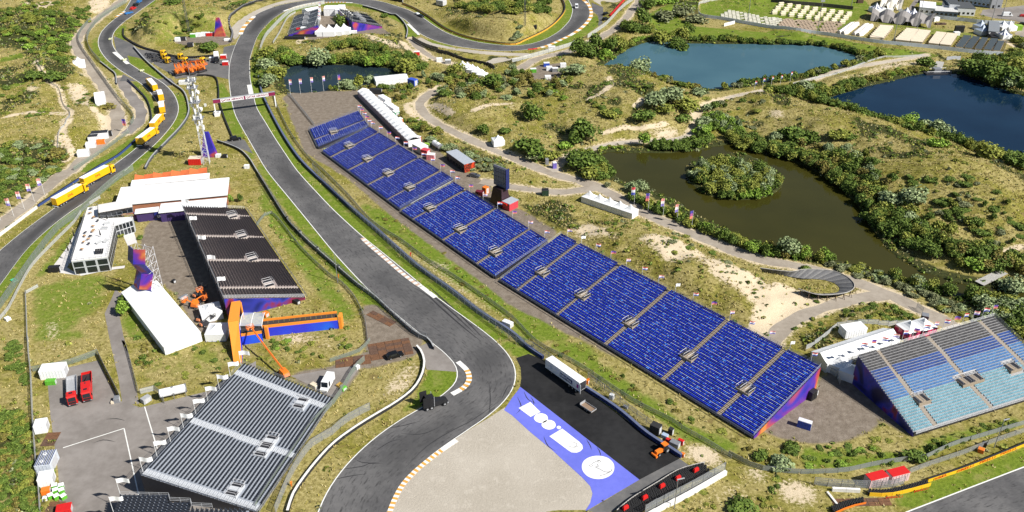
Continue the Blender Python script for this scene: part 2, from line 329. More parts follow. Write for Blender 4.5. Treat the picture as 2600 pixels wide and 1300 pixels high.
LUSH = [  # mown green verges and lawns
 ("F 0,-60 130,160 340,430 590,760 830,1010 1010,1060 830,870 590,610 330,290 75,-20", .9), ("F 320,0 590,310 830,530 1120,760 1380,980 1640,1170 1810,1290 1933,1270 1700,1090 1480,920 1240,750 1080,610 900,450 700,280 560,150 410,0", .85),
 ("B 0,300 20,430 20,600 100,830 330,1200 410,1300 310,1300 150,1050 0,810 -45,600", .9), ("B 0,280 100,170 250,75 400,45 560,25 740,20 870,40 960,70 1060,110 1130,170 1190,240 1240,270 1150,290 1110,180 930,90 740,45 560,40 400,60 260,100 120,220 40,310", .9),
 ("A 970,590 1050,640 1150,770 1170,880 1120,970 1040,1130 700,1290 560,1290 800,1180 1040,1020 1130,930 1140,860 1090,730", 1.), ("A 1270,640 1420,760 1430,860 1350,980 1150,1180 1000,1290 950,1290 1150,1110 1260,1010 1340,900 1360,830 1330,720", 1.),
 ("A 880,220 930,190 1080,80 1200,0 1165,0 960,170 930,240 950,310 900,300 870,260", .9), ("A 960,420 1040,440 1240,580 1200,600 980,470", .9), ("A 770,240 700,300 690,380 760,470 870,560 900,600 930,560 830,480 750,370 740,300", .6),
 ("E 640,250 720,180 900,30 970,0 1000,0 880,80 740,190 620,320 460,440 300,600 150,800 0,1040 0,870 200,590 400,410", 1.), ("A 1650,590 1740,720 1840,1010 1830,1050 1770,1060 1690,860 1650,720", .8), ("A 1690,1080 1933,1140 1933,1300 1850,1120", .6),
 ("L 930,1200 1220,1080 1929,820 2100,780 2100,870 1929,940 1500,1110 1070,1260", .95), ("J 1270,220 1530,235 1530,290 1440,380 1280,470 1050,560 1200,450 1280,320", .9), ("K 0,0 60,0 240,150 130,100 30,130 0,100", .9), ("J 1800,0 1929,0 1929,80", .9), ("K 560,370 1000,700 1280,880 1220,880 980,700 540,400", .7),
 ("C 410,0 480,0 460,140 360,240 220,310 60,350 -100,360 80,320 230,250 340,170 400,90", .9), ("C 580,150 650,110 650,190 560,260 440,330 250,360 320,330 470,260", .8), ("B 1090,40 1200,80 1340,190 1550,290 1700,330 1933,350 1933,330 1700,300 1500,240 1340,150 1200,60", .7),
 ("B 1215,280 1320,300 1500,350 1480,370 1330,330", .5), ("C 1040,110 1220,30 1400,0 1400,60 1240,140 1370,200 1933,250 1933,310 1400,280 1040,240", 1.), ("C 1420,30 1560,0 1933,-40 D 0,-60 700,-40 760,90 640,180 520,250 0,200 C 1933,200 1420,110", .6), ("C 1500,110 1600,80 1933,100 D 500,180 380,240 0,190 C 1933,180 1640,140", .85), ("D 0,235 400,280 800,350 1100,385 1300,420 1100,440 850,420 600,350 0,300", .95),
 ("D 200,0 720,0 780,60 620,80", .9), ("D 780,150 1240,200 1560,250 1560,330 1200,260 900,220", .35), ("D 1140,20 1320,20 1300,50 1150,45", 1.), ("F 0,260 60,330 200,560 420,880 560,1050 700,1200 760,1060 620,880 400,560 160,260 40,60", .45), ("F 1000,300 1200,420 1500,640 1700,780 1933,960 1933,1150 1500,860 1100,560 900,420 760,240 860,260", .5),
 ("G 0,920 200,1080 460,1260 440,1288 0,1288", .5), ("K 200,0 560,0 700,180 1000,380 1300,600 1700,760 1700,880 1300,760 900,460 500,190", .5), ("E 240,880 560,800 830,780 800,1000 560,1180 780,1288 240,1288", .4), ("E 960,1000 1060,1130 1160,1288 980,1288 900,1140", .5), ("I 960,0 1700,40 1700,160 1050,370", .2), ("M 0,740 250,800 420,830 480,1000 300,1160 0,1200", .3), ("E 400,620 560,460 620,380 560,540 360,760 200,880 120,960", .55), ("A 1000,200 1500,60 1650,60 1700,260 1300,330 1100,330", .3), ("L 200,760 500,860 1000,840 1100,900 900,950 300,980", .6), ("L 1150,760 1929,560 1929,640 1400,780 1100,900", .6), ("A 0,640 220,520 230,600 120,660 0,660", 1.2), ("A 0,250 200,200 400,260 200,360 0,330", .9), ("A 0,440 180,400 170,440 0,470", .9)]
SCRUB = [  # dark low scrub
 ("A 0,60 350,60 560,130 560,290 420,440 250,440 120,330 0,370", .8), ("A 0,1040 130,1080 420,1060 540,1180 420,1288 0,1288", .7), ("E 0,0 480,0 300,120 140,160 0,260", .85), ("I 0,480 220,560 260,900 290,1288 0,1288", .75), ("I 10,60 120,20 210,200 200,330 120,300", .7), ("A 220,560 340,560 320,640 230,620", .5), ("A 400,560 540,580 480,640 390,630", .6), ("A 580,1290 640,1180 480,1288", .3),
 ("A 1030,120 1100,100 1060,190", .5), ("A 1200,170 1400,150 1540,160 1500,220 1300,230", .5), ("D 900,0 1933,450 1933,380", .0), ("H 1100,150 1400,300 1500,380 1400,420 1200,320", .4), ("B 1100,840 1350,930 1380,1000 1180,960", .5), ("B 1240,1030 1500,1180 1650,1288 1933,1288 1933,1250 1600,1080 1300,1000", .4), ("C 560,760 700,800 820,840 700,860", .4), ("Q 640,0 900,20 1130,130 1100,190 800,120 640,60", .45), ("G 600,380 950,400 1040,430 800,460 600,420", .4), ("G 1120,500 1240,520 1200,600 1130,590", .5), ("G 560,480 800,520 1100,700 1500,880 1880,1160 1900,1240 1500,1000 1000,740 560,520", .25), ("I 1030,50 1180,20 1150,190 1040,270", .5)]
flatm = np.zeros((NY, NX))
for p in FLATS: flatm = np.maximum(flatm, fill(p))
for s, w in PATHS: flatm = np.maximum(flatm, stroke(flat(s), w + 1))
flatm = np.maximum(flatm, stroke(mid(TL, TR), 14)); flatm = np.maximum(flatm, stroke(mid(LL, LR), 14))
for k, p in PW.items(): flatm = np.maximum(flatm, stroke(list(p) + [p[0]], 7))
keep = 1 - sstep(.0, .5, blur(np.minimum(1, flatm), 4, 2) * 1.0)
hills = np.zeros((NY, NX))
for s, a, r in (("Z 1490,215", 6, 30), ("Z 1560,290", 4, 26), ("Z 1620,255", 4, 24), ("Z 1260,70", 6, 34), ("Z 1330,85", 5, 26), ("Z 430,60", 7, 34), ("Z 500,80", 5, 26), ("Z 890,115", 3, 16), ("Z 2300,420", 6, 30), ("Z 2100,330", 5, 24), ("Z 2450,520", 6, 30),
                ("Z 1950,280", 4, 22), ("Z 1210,300", 4, 24), ("Z 100,330", 3, 24), ("Z 140,180", 4, 30), ("Z 60,60", 5, 34), ("Z 1620,620", 3, 14), ("Z 1750,690", 3, 14), ("Z 1330,410", 3, 20), ("Z 2180,810", 1.6, 9), ("Z 1390,560", 2, 10), ("Z 1160,110", 3, 18)):
    c = flat(s)[0]; hills += a * np.exp(-((GX - c[0]) ** 2 + (GY - c[1]) ** 2) / (2 * r * r * .55))
bumpy = 2.6 * vnoise(26, 1) + 1.5 * vnoise(11, 2) + .9 * vnoise(5, 3) + .45 * vnoise(2.6, 4)
H = (hills + bumpy + .6) * keep + (.16 * vnoise(4, 5)) * (keep > .02) * keep
pm = np.zeros((NY, NX))
for p in PW.values(): pm = np.maximum(pm, fill(p))
pm = np.clip(pm - fill(ISLAND), 0, 1)
pb = blur(pm, 1, 2); H -= 1.8 * sstep(.30, .85, pb + .22 * vnoise(5, 9) * (pb > .05))
def place(x, y, lift=0.0):
    z = 0.0
    for _ in range(14): q = ray(x, y, z); z = .5 * z + .5 * (float(samp(H, q[0], q[1])) + lift)
    return np.array(ray(x, y, z))
def W(s): return [place(*p) for p in pix(s)]
def w1(s): return W(s)[0]
def ground(x, y): return float(samp(H, x, y))

def paint(lst, r=2, drop=None):
    g = np.zeros((NY, NX))
    for s, k in lst:
        if k > 0: g = np.maximum(g, blur(fill(W(s)), r, 2) * k)
    return g
a_sand, a_lush, a_scrub = paint(SAND), paint(LUSH, 1), paint(SCRUB, 4)
a_dirt = paint([(v, 1.) for k, v in LOTS.items() if k not in ('yard',)], 1)
for s in TRAILS: a_sand = np.maximum(a_sand, .8 * blur(stroke(smooth(W(s)), 1.3), 1, 1))
for s, w in PATHS: a_sand = np.maximum(a_sand, .55 * blur(stroke(smooth(flat(s)), w + 1.4), 1, 2))
a_sand *= (1 - a_dirt)
a_sand += .35 * np.clip(vnoise(14, 21) + vnoise(5, 22) - .34, 0, 1) * keep
a_scrub = np.maximum(a_scrub, .75 * sstep(.12, .5, vnoise(20, 31) + .7 * vnoise(8, 32)) * keep)
shore = blur(pm, 4, 2); a_scrub = np.maximum(a_scrub, .9 * sstep(.02, .3, shore)); a_sand *= 1 - sstep(.02, .3, shore)
isl = fill(ISLAND); a_sand = np.maximum(a_sand, .5 * np.clip(isl - blur(isl, 1, 1), 0, 1)); a_scrub = np.maximum(a_scrub, isl * .8)

# ---- ground sheet
m, t, b = nodes('dune_grass_ground')
P_ = pos(t)
at = t.nodes.new('ShaderNodeAttribute'); at.attribute_name = 'cover'
sep = t.nodes.new('ShaderNodeSeparateColor'); t.links.new(at.outputs['Color'], sep.inputs[0])
at2 = t.nodes.new('ShaderNodeAttribute'); at2.attribute_name = 'scrub'
nf = noise(t, 1.1, 8, .72, P_); nm = noise(t, .22, 5, .6, P_); nc = noise(t, .035, 4, .55, P_); ns = noise(t, 3.2, 4, .7, P_)
straw = ramp(t, nf.outputs[0], [(.30, (.085, .07, .019)), (.44, (.21, .175, .06)), (.58, (.335, .285, .115)), (.75, (.45, .39, .185))])
green = ramp(t, nf.outputs[0], [(.30, (.055, .058, .009)), (.5, (.165, .155, .026)), (.72, (.29, .255, .055))])
patch = mapr(t, mth(t, 'ADD', mth(t, 'MULTIPLY', nc.outputs[0], .55), mth(t, 'MULTIPLY', nm.outputs[0], .45)), .44, .60)
c0 = mixc(t, straw, green, patch)
brown = mixc(t, c0, (.17, .115, .055), mth(t, 'MULTIPLY', mapr(t, nm.outputs[0], .58, .70), .6))
lush = ramp(t, nf.outputs[0], [(.28, (.05, .08, .008)), (.5, (.115, .165, .015)), (.75, (.20, .245, .04))])
lush2 = mixc(t, lush, (.27, .24, .085), mth(t, 'MULTIPLY', mapr(t, nm.outputs[0], .5, .7), .5))
def brk(v, k=.9, src=None):
    return mapr(t, mth(t, 'ADD', v, mth(t, 'MULTIPLY', mth(t, 'SUBTRACT', (src or nm).outputs[0], .5), k)), .16, .46)
c1 = mixc(t, brown, lush2, brk(sep.outputs[1], .7))
scr = ramp(t, nf.outputs[0], [(.3, (.012, .015, .005)), (.52, (.036, .042, .012)), (.72, (.085, .085, .025))])
c2 = mixc(t, c1, scr, brk(at2.outputs['Fac'], 1.0))
sandc = ramp(t, ns.outputs[0], [(.25, (.40, .325, .215)), (.55, (.54, .45, .32)), (.8, (.63, .54, .40))])
nsum = t.nodes.new('ShaderNodeMath'); nsum.operation = 'MULTIPLY_ADD'; t.links.new(nf.outputs[0], nsum.inputs[0]); nsum.inputs[1].default_value = .8; t.links.new(mth(t, 'MULTIPLY', nm.outputs[0], .3), nsum.inputs[2])
c3 = mixc(t, c2, sandc, mapr(t, mth(t, 'ADD', sep.outputs[0], mth(t, 'MULTIPLY', mth(t, 'SUBTRACT', nsum.outputs[0], .55), 1.3)), .24, .46))
dirtc = ramp(t, noise(t, .5, 8, .75, P_).outputs[0], [(.25, (.10, .08, .06)), (.5, (.175, .145, .115)), (.75, (.26, .225, .185))])
c4 = mixc(t, c3, dirtc, brk(sep.outputs[2], .35))
t.links.new(c4, b.inputs['Base Color']); b.inputs['Roughness'].default_value = .95; b.inputs['Specular IOR Level'].default_value = .15
bump(t, b, mth(t, 'ADD', nf.outputs[0], mth(t, 'MULTIPLY', ns.outputs[0], .4)), .6, .3)
MATS['ground'] = m
me = bpy.data.meshes.new('ground'); V = np.stack([GX, GY, H], -1).reshape(-1, 3)
idx = np.arange(NX * NY).reshape(NY, NX); Q = np.stack([idx[:-1, :-1], idx[:-1, 1:], idx[1:, 1:], idx[1:, :-1]], -1).reshape(-1, 4)
ext = 4000.                                                           # the same sheet goes on, coarse, to the horizon
rim = np.r_[idx[0, :], idx[1:, -1], idx[-1, -2::-1], idx[-2:0:-1, 0]]
far = V[rim].copy(); ctr = np.array([0, 400.]); dd = far[:, :2] - ctr; far[:, :2] = ctr + dd / np.linalg.norm(dd, axis=1)[:, None] * ext; far[:, 2] = 0
nb = len(V); V = np.r_[V, far]; nr = len(rim); o_ = np.arange(nr); o2 = (o_ + 1) % nr
Q = np.r_[Q, np.stack([rim[o2], rim[o_], nb + o_, nb + o2], -1)]
me.vertices.add(len(V)); me.vertices.foreach_set('co', V.ravel()); me.loops.add(Q.size); me.loops.foreach_set('vertex_index', Q.ravel().astype(np.int32))
me.polygons.add(len(Q)); me.polygons.foreach_set('loop_start', np.arange(0, Q.size, 4, dtype=np.int32)); me.polygons.foreach_set('use_smooth', np.ones(len(Q), bool))
me.update(calc_edges=True); me.validate()
ca = me.color_attributes.new('cover', 'FLOAT_COLOR', 'POINT'); z_ = np.zeros(nr)
ca.data.foreach_set('color', np.stack([np.r_[a_sand.ravel(), z_], np.r_[a_lush.ravel(), z_], np.r_[a_dirt.ravel(), z_], np.ones(nb + nr)], -1).ravel())
fa = me.attributes.new('scrub', 'FLOAT', 'POINT'); fa.data.foreach_set('value', np.r_[a_scrub.ravel(), z_])
me.materials.append(m); put('ground', me, kind='structure')

# ---- water
def water(name, key, deep, lighter, grow=5):
    m, t, b = nodes('water_' + key); n1 = noise(t, .9, 3, .6, pos(t)); n2 = noise(t, .03, 3, .5, pos(t))
    t.links.new(ramp(t, n2.outputs[0], [(.3, deep), (.7, lighter)]), b.inputs['Base Color'])  # broad noise mixes the two water tones
    b.inputs['Roughness'].default_value = .07; b.inputs['Specular IOR Level'].default_value = .3; b.inputs['IOR'].default_value = 1.33; bump(t, b, n1.outputs[0], .10, .12)
    p = np.array(PW[key])[:, :2]; c = p.mean(0); q = np.roll(p, -1, 0) - np.roll(p, 1, 0); nrm = np.stack([q[:, 1], -q[:, 0]], 1); nrm /= np.linalg.norm(nrm, axis=1)[:, None]
    ar = .5 * np.sum(p[:, 0] * np.roll(p[:, 1], -1) - np.roll(p[:, 0], -1) * p[:, 1]); p = p + nrm * (grow if ar > 0 else -grow)
    mb = MB(); vs = [Vector((x, y, -.4)) for x, y in p]
    for tr in tessellate_polygon([vs]): mb.tri(*[tuple(vs[i]) for i in tr])
    for k, f in enumerate(mb.f):
        a_, b_, c_ = (Vector(mb.v[i]) for i in f)
        if (b_ - a_).cross(c_ - a_).z < 0: mb.f[k] = f[::-1]
    mb.build(name, m, kind='structure')
water('brown_pond_water', 'brown', (.028, .027, .005), (.040, .037, .007)); water('teal_pond_water', 'teal', (.040, .095, .125), (.055, .12, .15))
water('blue_pond_water', 'deep', (.003, .013, .032), (.006, .022, .048)); water('small_pond_water', 'small', (.012, .022, .028), (.02, .035, .045))

# ---- asphalt and paint
def asphalt(name, a, b_, worn=.5, sc_=.6):
    m, t, b = nodes(name); n1 = noise(t, sc_, 6, .7, pos(t)); n2 = noise(t, .09, 4, .6, pos(t)); n3 = noise(t, 9, 3, .7, pos(t))
    c = mixc(t, a, b_, mapr(t, mth(t, 'ADD', mth(t, 'MULTIPLY', n1.outputs[0], .4), mth(t, 'MULTIPLY', n2.outputs[0], .6)), .36, .64))
    uv = t.nodes.new('ShaderNodeUVMap'); sx = t.nodes.new('ShaderNodeSeparateXYZ'); t.links.new(uv.outputs[0], sx.inputs[0])
    cb = t.nodes.new('ShaderNodeCombineXYZ'); t.links.new(mth(t, 'MULTIPLY', sx.outputs[0], 26.), cb.inputs[0]); t.links.new(mth(t, 'MULTIPLY', sx.outputs[1], .35), cb.inputs[1])
    st = noise(t, 1.0, 5, .65, cb.outputs[0])
    c = mixc(t, c, tuple(x * .45 for x in a), mth(t, 'MULTIPLY', mapr(t, st.outputs[0], .50, .72), worn))
    band = mapr(t, mth(t, 'ABSOLUTE', mth(t, 'SUBTRACT', sx.outputs[0], .58)), .42, .08)
    w2 = noise(t, .012, 2, .5, pos(t)); c = mixc(t, c, tuple(x * .55 for x in a), mth(t, 'MULTIPLY', mth(t, 'MULTIPLY', band, mapr(t, w2.outputs[0], .40, .62)), worn))
    c = mixc(t, c, (.15, .145, .14), mth(t, 'MULTIPLY', mapr(t, n3.outputs[0], .66, .8), .25))
    t.links.new(c, b.inputs['Base Color']); b.inputs['Roughness'].default_value = .8; b.inputs['Specular IOR Level'].default_value = .25
    bump(t, b, n3.outputs[0], .15, .02); return m
AS_TRACK = asphalt('track_asphalt', (.076, .075, .077), (.125, .122, .122), .95)
AS_OLD = asphalt('service_asphalt', (.095, .095, .096), (.15, .145, .14), .3)
AS_YARD = asphalt('yard_asphalt', (.165, .148, .135), (.235, .215, .20), .0, .35)
AS_BLACK = asphalt('fresh_asphalt', (.009, .009, .010), (.020, .020, .021), .2)
SHEETS = []
def crossline(name, L, Rr, m, z, nx=1, kind='structure'):
    n = len(L); me = bpy.data.meshes.new(name); v = []; f = []; uv = []
    d = np.r_[0, np.cumsum(np.linalg.norm(np.diff(np.array(mid(L, Rr)), axis=0), axis=1))]
    for i in range(n):
        for k in range(nx + 1):
            u = k / nx; p = np.array(L[i]) * (1 - u) + np.array(Rr[i]) * u; v.append((p[0], p[1], p[2] + z if len(p) > 2 else z))
    for i in range(n - 1):
        for k in range(nx):
            a = i * (nx + 1) + k; f.append((a, a + 1, a + nx + 2, a + nx + 1))
    me.from_pydata(v, [], f); l = me.uv_layers.new(name='UVMap')
    uvs = np.array([(k / nx, d[i]) for i in range(n) for k in range(nx + 1)]); li = np.array(f).ravel(); l.data.foreach_set('uv', uvs[li].ravel())
    me.materials.append(m); me.update()
    if me.polygons[0].normal.z < 0: me.flip_normals()
    SHEETS.append([tuple(p) for p in L] + [tuple(p) for p in Rr][::-1])
    return put(name, me, kind=kind)
def sheet(name, s, m, z, sm=0, kind='structure', parent=None):
    p = flat(s) if isinstance(s, str) else s
    if sm: p = smooth(p, sm, True)
    SHEETS.append(p)
    vs = [Vector((q[0], q[1], z)) for q in p]; mb = MB()
    for tr in tessellate_polygon([vs]):
        a, b, c = (vs[i] for i in tr)
        if (b - a).cross(c - a).z < 0: b, c = c, b
        mb.tri(a, b, c)
    return mb.build(name, m, parent, kind)
crossline('race_track', TL, TR, AS_TRACK, .05, 6); crossline('access_track', LL, LR, AS_TRACK, .05, 4)
def side(L, Rr, w, off=0.):                                            # a strip just inside the edge L
    a, b = [], []
    for p, q in zip(L, Rr):
        d = np.array(q) - np.array(p); d /= max(np.linalg.norm(d), 1e-6); a.append(np.array(p) + d * off); b.append(np.array(p) + d * (off + w))
    return a, b
WHITE = mat('track_paint', (.70, .70, .67), .6, .12)
for nm_, L_, R2 in (('track_line', TL, TR), ('track_line', TR, TL), ('track_line', LL, LR), ('track_line', LR, LL)):
    a, b = side(L_, R2, .28, .05); crossline(nm_, a, b, WHITE, .062)
crossline('infield_track', *[smooth(flat(s), 6) for s in ("L 1030,1290 1929,945 2200,850", "L 1400,1600 2100,1330 2400,1210")], AS_TRACK, .05, 4)
a = smooth(flat("L 1030,1290 1929,945 2200,850"), 6); b = [p + np.array([.13, -.27, 0]) for p in a]; crossline('track_line', a, b, WHITE, .062)
GRAV = None
m, t, b = nodes('gravel_bed'); n1 = noise(t, 1.6, 7, .8, pos(t)); n2 = noise(t, .06, 4, .5, pos(t)); n3 = noise(t, 6, 3, .8, pos(t))
c = mixc(t, ramp(t, n1.outputs[0], [(.3, (.30, .268, .22)), (.7, (.39, .352, .295))]), (.395, .358, .302), mapr(t, n2.outputs[0], .35, .7))
c = mixc(t, c, (.24, .21, .175), mth(t, 'MULTIPLY', mapr(t, n3.outputs[0], .54, .7), .6)); n4 = noise(t, .35, 5, .75, pos(t)); c = mixc(t, c, (.46, .42, .36), mth(t, 'MULTIPLY', mapr(t, n4.outputs[0], .52, .66), .5))
t.links.new(c, b.inputs['Base Color']); b.inputs['Roughness'].default_value = .95; bump(t, b, n1.outputs[0], .6, .25); GRAV = m
sheet('gravel_trap', "J 900,1520 960,1300 1005,1210 1075,1080 1175,970 1335,838 1500,735 1760,575 1875,500 K 0,560 130,680 300,820 420,930 530,1030 590,1095 607,1150 590,1220 540,1300 440,1500", GRAV, .012)
sheet('gravel_trap', "A 1745,270 1752,250 1735,170 1780,90 1870,40 B 0,0 200,-40 600,-60 1000,-60 S 1500,-35 900,-25 600,5 300,55 0,120 A 1860,175 1800,275 1775,300", GRAV, .012)
sheet('gravel_trap', "B 1200,300 1245,283 1330,325 1500,362 1700,385 1933,400 C 120,402 150,410 60,450 0,470 B 1850,492 1760,485 1600,440 1400,380 1290,340", GRAV, .012)
sheet('gravel_trap', "C 600,-20 840,-20 730,85 690,50 620,10", GRAV, .012)
sheet('service_road', "C 600,20 690,55 735,85 720,150 650,200 655,150 640,110 605,85", AS_TRACK, .02)
sheet('service_road', "A 855,270 950,310 1080,365 1290,432 1630,452 1730,445 1735,600 1640,580 1540,570 1450,582 1330,595 1290,560 1160,482 1040,435 960,420 985,485 880,400", AS_OLD, .02)
sheet('service_road', "A 1185,600 1290,590 1330,640 1262,648", AS_OLD, .02); sheet('service_road', "A 1690,355 1790,335 1735,480 1680,440", AS_OLD, .022)
sheet('service_road', "A 1640,1080 1800,1040 1850,1060 1910,1160 1810,1120", AS_OLD, .02); sheet('service_road', "A 930,560 1035,615 975,612 905,612", AS_OLD, .02)
sheet('service_road', "J 1212,50 1308,5 1500,150 1530,233 1282,215 1268,120", AS_YARD, .02, 0)
YARD = sheet('yard_paving', "I 360,330 510,200 740,145 800,270 900,450 1060,500 1600,370 1640,320 1929,150 J 0,1288 I 1929,1400 450,1400 440,1000 380,560", AS_YARD, .02)
sheet('yard_paving', "J 260,262 590,205 720,192 800,172 720,290 600,430 540,410 400,330", AS_YARD, .02)
sheet('ramp_path', "I 830,0 915,0 970,100 1050,470 925,490 890,270 E 830,1288 790,1080 850,950 870,900 960,950 905,1010 905,1110 940,1288", AS_YARD, .022)
sheet('runoff_asphalt', "K 30,128 125,97 245,145 1262,886 960,1045 60,350 70,280 65,200", AS_BLACK, .024)
sheet('runoff_asphalt', "K 540,1300 960,1045 1262,886 1345,945 1000,1120 850,1230 740,1300", AS_OLD, .02)
BLUEP = asphalt('blue_runoff_paint', (.105, .125, .50), (.13, .15, .58), .25)
sheet('painted_runoff', "K 45,372 62,345 960,1045 545,1290 440,1500 410,1500 540,1300 590,1220 607,1150 590,1095 530,1030 420,930 300,820 130,680 0,560 -60,520 0,430", BLUEP, .034)
WP = asphalt('white_runoff_paint', (.66, .66, .65), (.74, .74, .73), .1)
LOGO = thing('painted_logo', 'white painted shapes and round emblem on the blue run-off strip beside the gravel', 'painted logo', flat("K 300,700")[0])
def lsheet(nm, s, m, z, sm=0):
    o = sheet(nm, s, m, z, sm, None, LOGO); o.location = -LOGO.location; return o
lsheet('painted_shape', "K 50,505 138,460 215,535 140,572", WP, .044)
lsheet('painted_shape', "K 165,580 185,553 225,545 262,560 270,590 250,612 215,618 180,605", WP, .044, 3); lsheet('painted_shape', "K 222,632 240,605 280,594 318,608 330,638 312,660 275,668 240,655", WP, .044, 3)
lsheet('painted_shape', "K 336,650 346,640 360,640 370,650 364,662 348,664", WP, .044, 3)
lsheet('painted_shape', "K 282,718 378,660 508,760 530,785 534,810 518,830 488,842 450,840 425,825", WP, .044)
lsheet('painted_disc', "K 526,948 540,905 585,875 650,865 715,878 758,912 771,955 755,1000 705,1032 640,1041 580,1025 540,990", WP, .044, 4)
GREYP = mat('grey_paint', (.30, .30, .31), .7)
def logo_line(s, w):
    L = smooth(flat(s), 5); mb = MB(); a, b = [], []
    for i, p in enumerate(L):
        d = np.array(L[min(i + 1, len(L) - 1)]) - np.array(L[max(i - 1, 0)]); n_ = np.array([-d[1], d[0], 0]); n_ /= np.linalg.norm(n_); a.append(p + n_ * w); b.append(p - n_ * w)
    o = crossline('painted_line', a, b, GREYP, .052, 1, None); o.parent = LOGO; o.location = -LOGO.location
logo_line("K 600,925 640,905 660,900", .12); logo_line("K 640,925 650,945 630,950 660,965 700,985 740,985 755,965", .14); logo_line("K 660,1015 700,1005 740,985", .12); logo_line("K 583,938 600,932 606,942 590,946 583,938", .1); logo_line("K 645,905 660,900 668,910 652,914 645,905", .1); logo_line("K 425,790 450,800 480,800 500,790", .1); logo_line("K 440,760 470,765 490,780 470,800", .1)
# yard markings
for s in ("I 1090,495 1165,745 1185,810", "I 475,805 935,658", "I 935,658 1045,1160"):
    L = resample(flat(s), 3); d = L[2] - L[0]; d = np.array([-d[1], d[0], 0]) / np.linalg.norm(d) * .13; crossline('yard_line', list(L + d), list(L - d), WHITE, .036)
# kerbs: a strip with a block for each colour
KO = mat('kerb_orange', (.58, .31, .06), .6); KW = mat('kerb_white', (.70, .69, .66), .6); KR = mat('kerb_red', (.5, .035, .03), .6)
def kerb(outer, w, n, cols, flip=1, ends=(0, 0)):
    L = resample(smooth(flat(outer), 6), n + 1); base = thing('kerb', None, None, L[len(L) // 2]); base['kind'] = 'structure'; me_cache = {}
    for i in range(n):
        p, q = L[i], L[i + 1]; d = (q - p) / np.linalg.norm(q - p); nr = np.array([-d[1], d[0], 0]) * flip
        e = i < ends[0] or i >= n - ends[1]
        lo = [p, q, q + nr * w, p + nr * w]
        mb = MB(); c0_ = base.location
        P4 = [(x[0] - c0_.x, x[1] - c0_.y) for x in lo]
        if flip < 0: P4 = P4[::-1]
        mb.prism(P4, .04, .13); mb.build('kerb_block', cols[2] if e else cols[i % 2], base)
kerb("J 1505,165 1563,218 1583,257 1583,300 1548,345 1464,392", 1.5, 21, (KO, KW, KW), 1, (5, 4))
kerb("J 985,1300 1018,1210 1085,1085 1185,975 1345,845 1500,740", 1.2, 40, (KO, KW, KW), -1, (0, 6))
kerb("F 815,508 870,560 1000,670 1110,765 1215,845 1260,872", 1.4, 34, (mat("kerb_faded", (.50, .36, .28), .7), KW, KR), -1, (0, 0)); kerb("F 1260,870 1370,952", 1.6, 3, (KW, KW, KW), -1)
kerb("S 150,245 350,172 600,105 850,65 1100,48 1400,44 1680,58", 1.4, 46, (KW, KO, KW), -1, (4, 4)); kerb("C 550,0 592,40 612,95 596,150 535,215 460,265", 2.2, 20, (KO, KW, KW), -1); kerb("C 460,265 310,335 205,368 125,378", 2., 14, (KW, KO, KR), -1, (0, 2))
kerb("A 1832,260 1860,200 1933,125", 2.5, 9, (KW, KO, KW), 1); kerb("A 1895,640 1912,720", 2.0, 3, (KW, KW, KW), -1); kerb("A 885,130 950,88", 1.8, 6, (KO, KW, KW), 1); kerb("A 875,392 980,480", 2.0, 3, (KW, KW, KW), -1); kerb("B 1155,180 1240,262", 1.6, 3, (KW, KW, KW), -1)
# paths
PM = [asphalt('gravel_path_%d' % i, a, b_, 0, .5) for i, (a, b_) in enumerate((((.24, .205, .165), (.33, .29, .24)), ((.33, .29, .235), (.44, .39, .325)), ((.18, .158, .138), (.245, .22, .195))))]
for i, (s, w) in enumerate(PATHS):
    L = every(smooth(flat(s), 6), 2.); a, b = [], []
    for k, p in enumerate(L):
        d = L[min(k + 1, len(L) - 1)] - L[max(k - 1, 0)]; n_ = np.array([-d[1], d[0], 0]); n_ /= np.linalg.norm(n_); ww = w * (1 + .12 * math.sin(k * .9) + .1 * math.sin(k * .37))
        a.append(p + n_ * ww); b.append(p - n_ * ww)
    crossline('path' if i != 5 else 'service_road', a, b, PM[(0, 0, 1, 0, 0, 0, 0, 0)[i]] if i != 5 else AS_YARD, .010 + .0015 * i, 1)
SKID = mat('skid_rubber', (.022, .022, .024), .8)
for s in ("J 590,975 800,945 850,925 960,925", "J 745,885 780,910 850,920 930,915", "J 960,660 1100,640 1250,600", "J 1090,695 1200,705 1290,690 1400,640", "J 1200,1000 1330,860 1480,740 1640,640 1800,500", "J 1120,960 1280,800 1450,690 1640,590 1850,440", "J 1850,440 1900,340 1929,330", "J 560,1050 700,1020 840,1000", "J 900,830 1010,760 1100,740", "J 1760,320 1765,450 1755,560", "F 1180,880 1290,940 1400,1040 1560,1180 1700,1290", "F 1230,880 1350,960 1500,1090 1650,1230", "F 1300,870 1420,980 1560,1110 1720,1270", "K 90,380 120,440 180,470", "K 40,420 70,500 30,550", "K 140,420 165,460 160,490", "K 240,720 270,790 330,830", "K 560,740 590,790 600,820", "K 640,800 660,830 670,870", "I 800,590 880,585 940,600", "I 700,770 780,745 870,760"):
    L = every(smooth(flat(s), 5), 1.2); d = np.gradient(np.array(L), axis=0); n_ = np.stack([-d[:, 1], d[:, 0], d[:, 2] * 0], 1); n_ /= np.linalg.norm(n_, axis=1)[:, None]; k = np.sin(np.linspace(.15, 3.0, len(L)))[:, None] * (.13 if s[0] != 'F' else .28); crossline('skid_mark', list(L + n_ * k), list(L - n_ * k), SKID, .058 if s[0] in 'JF' else .04)
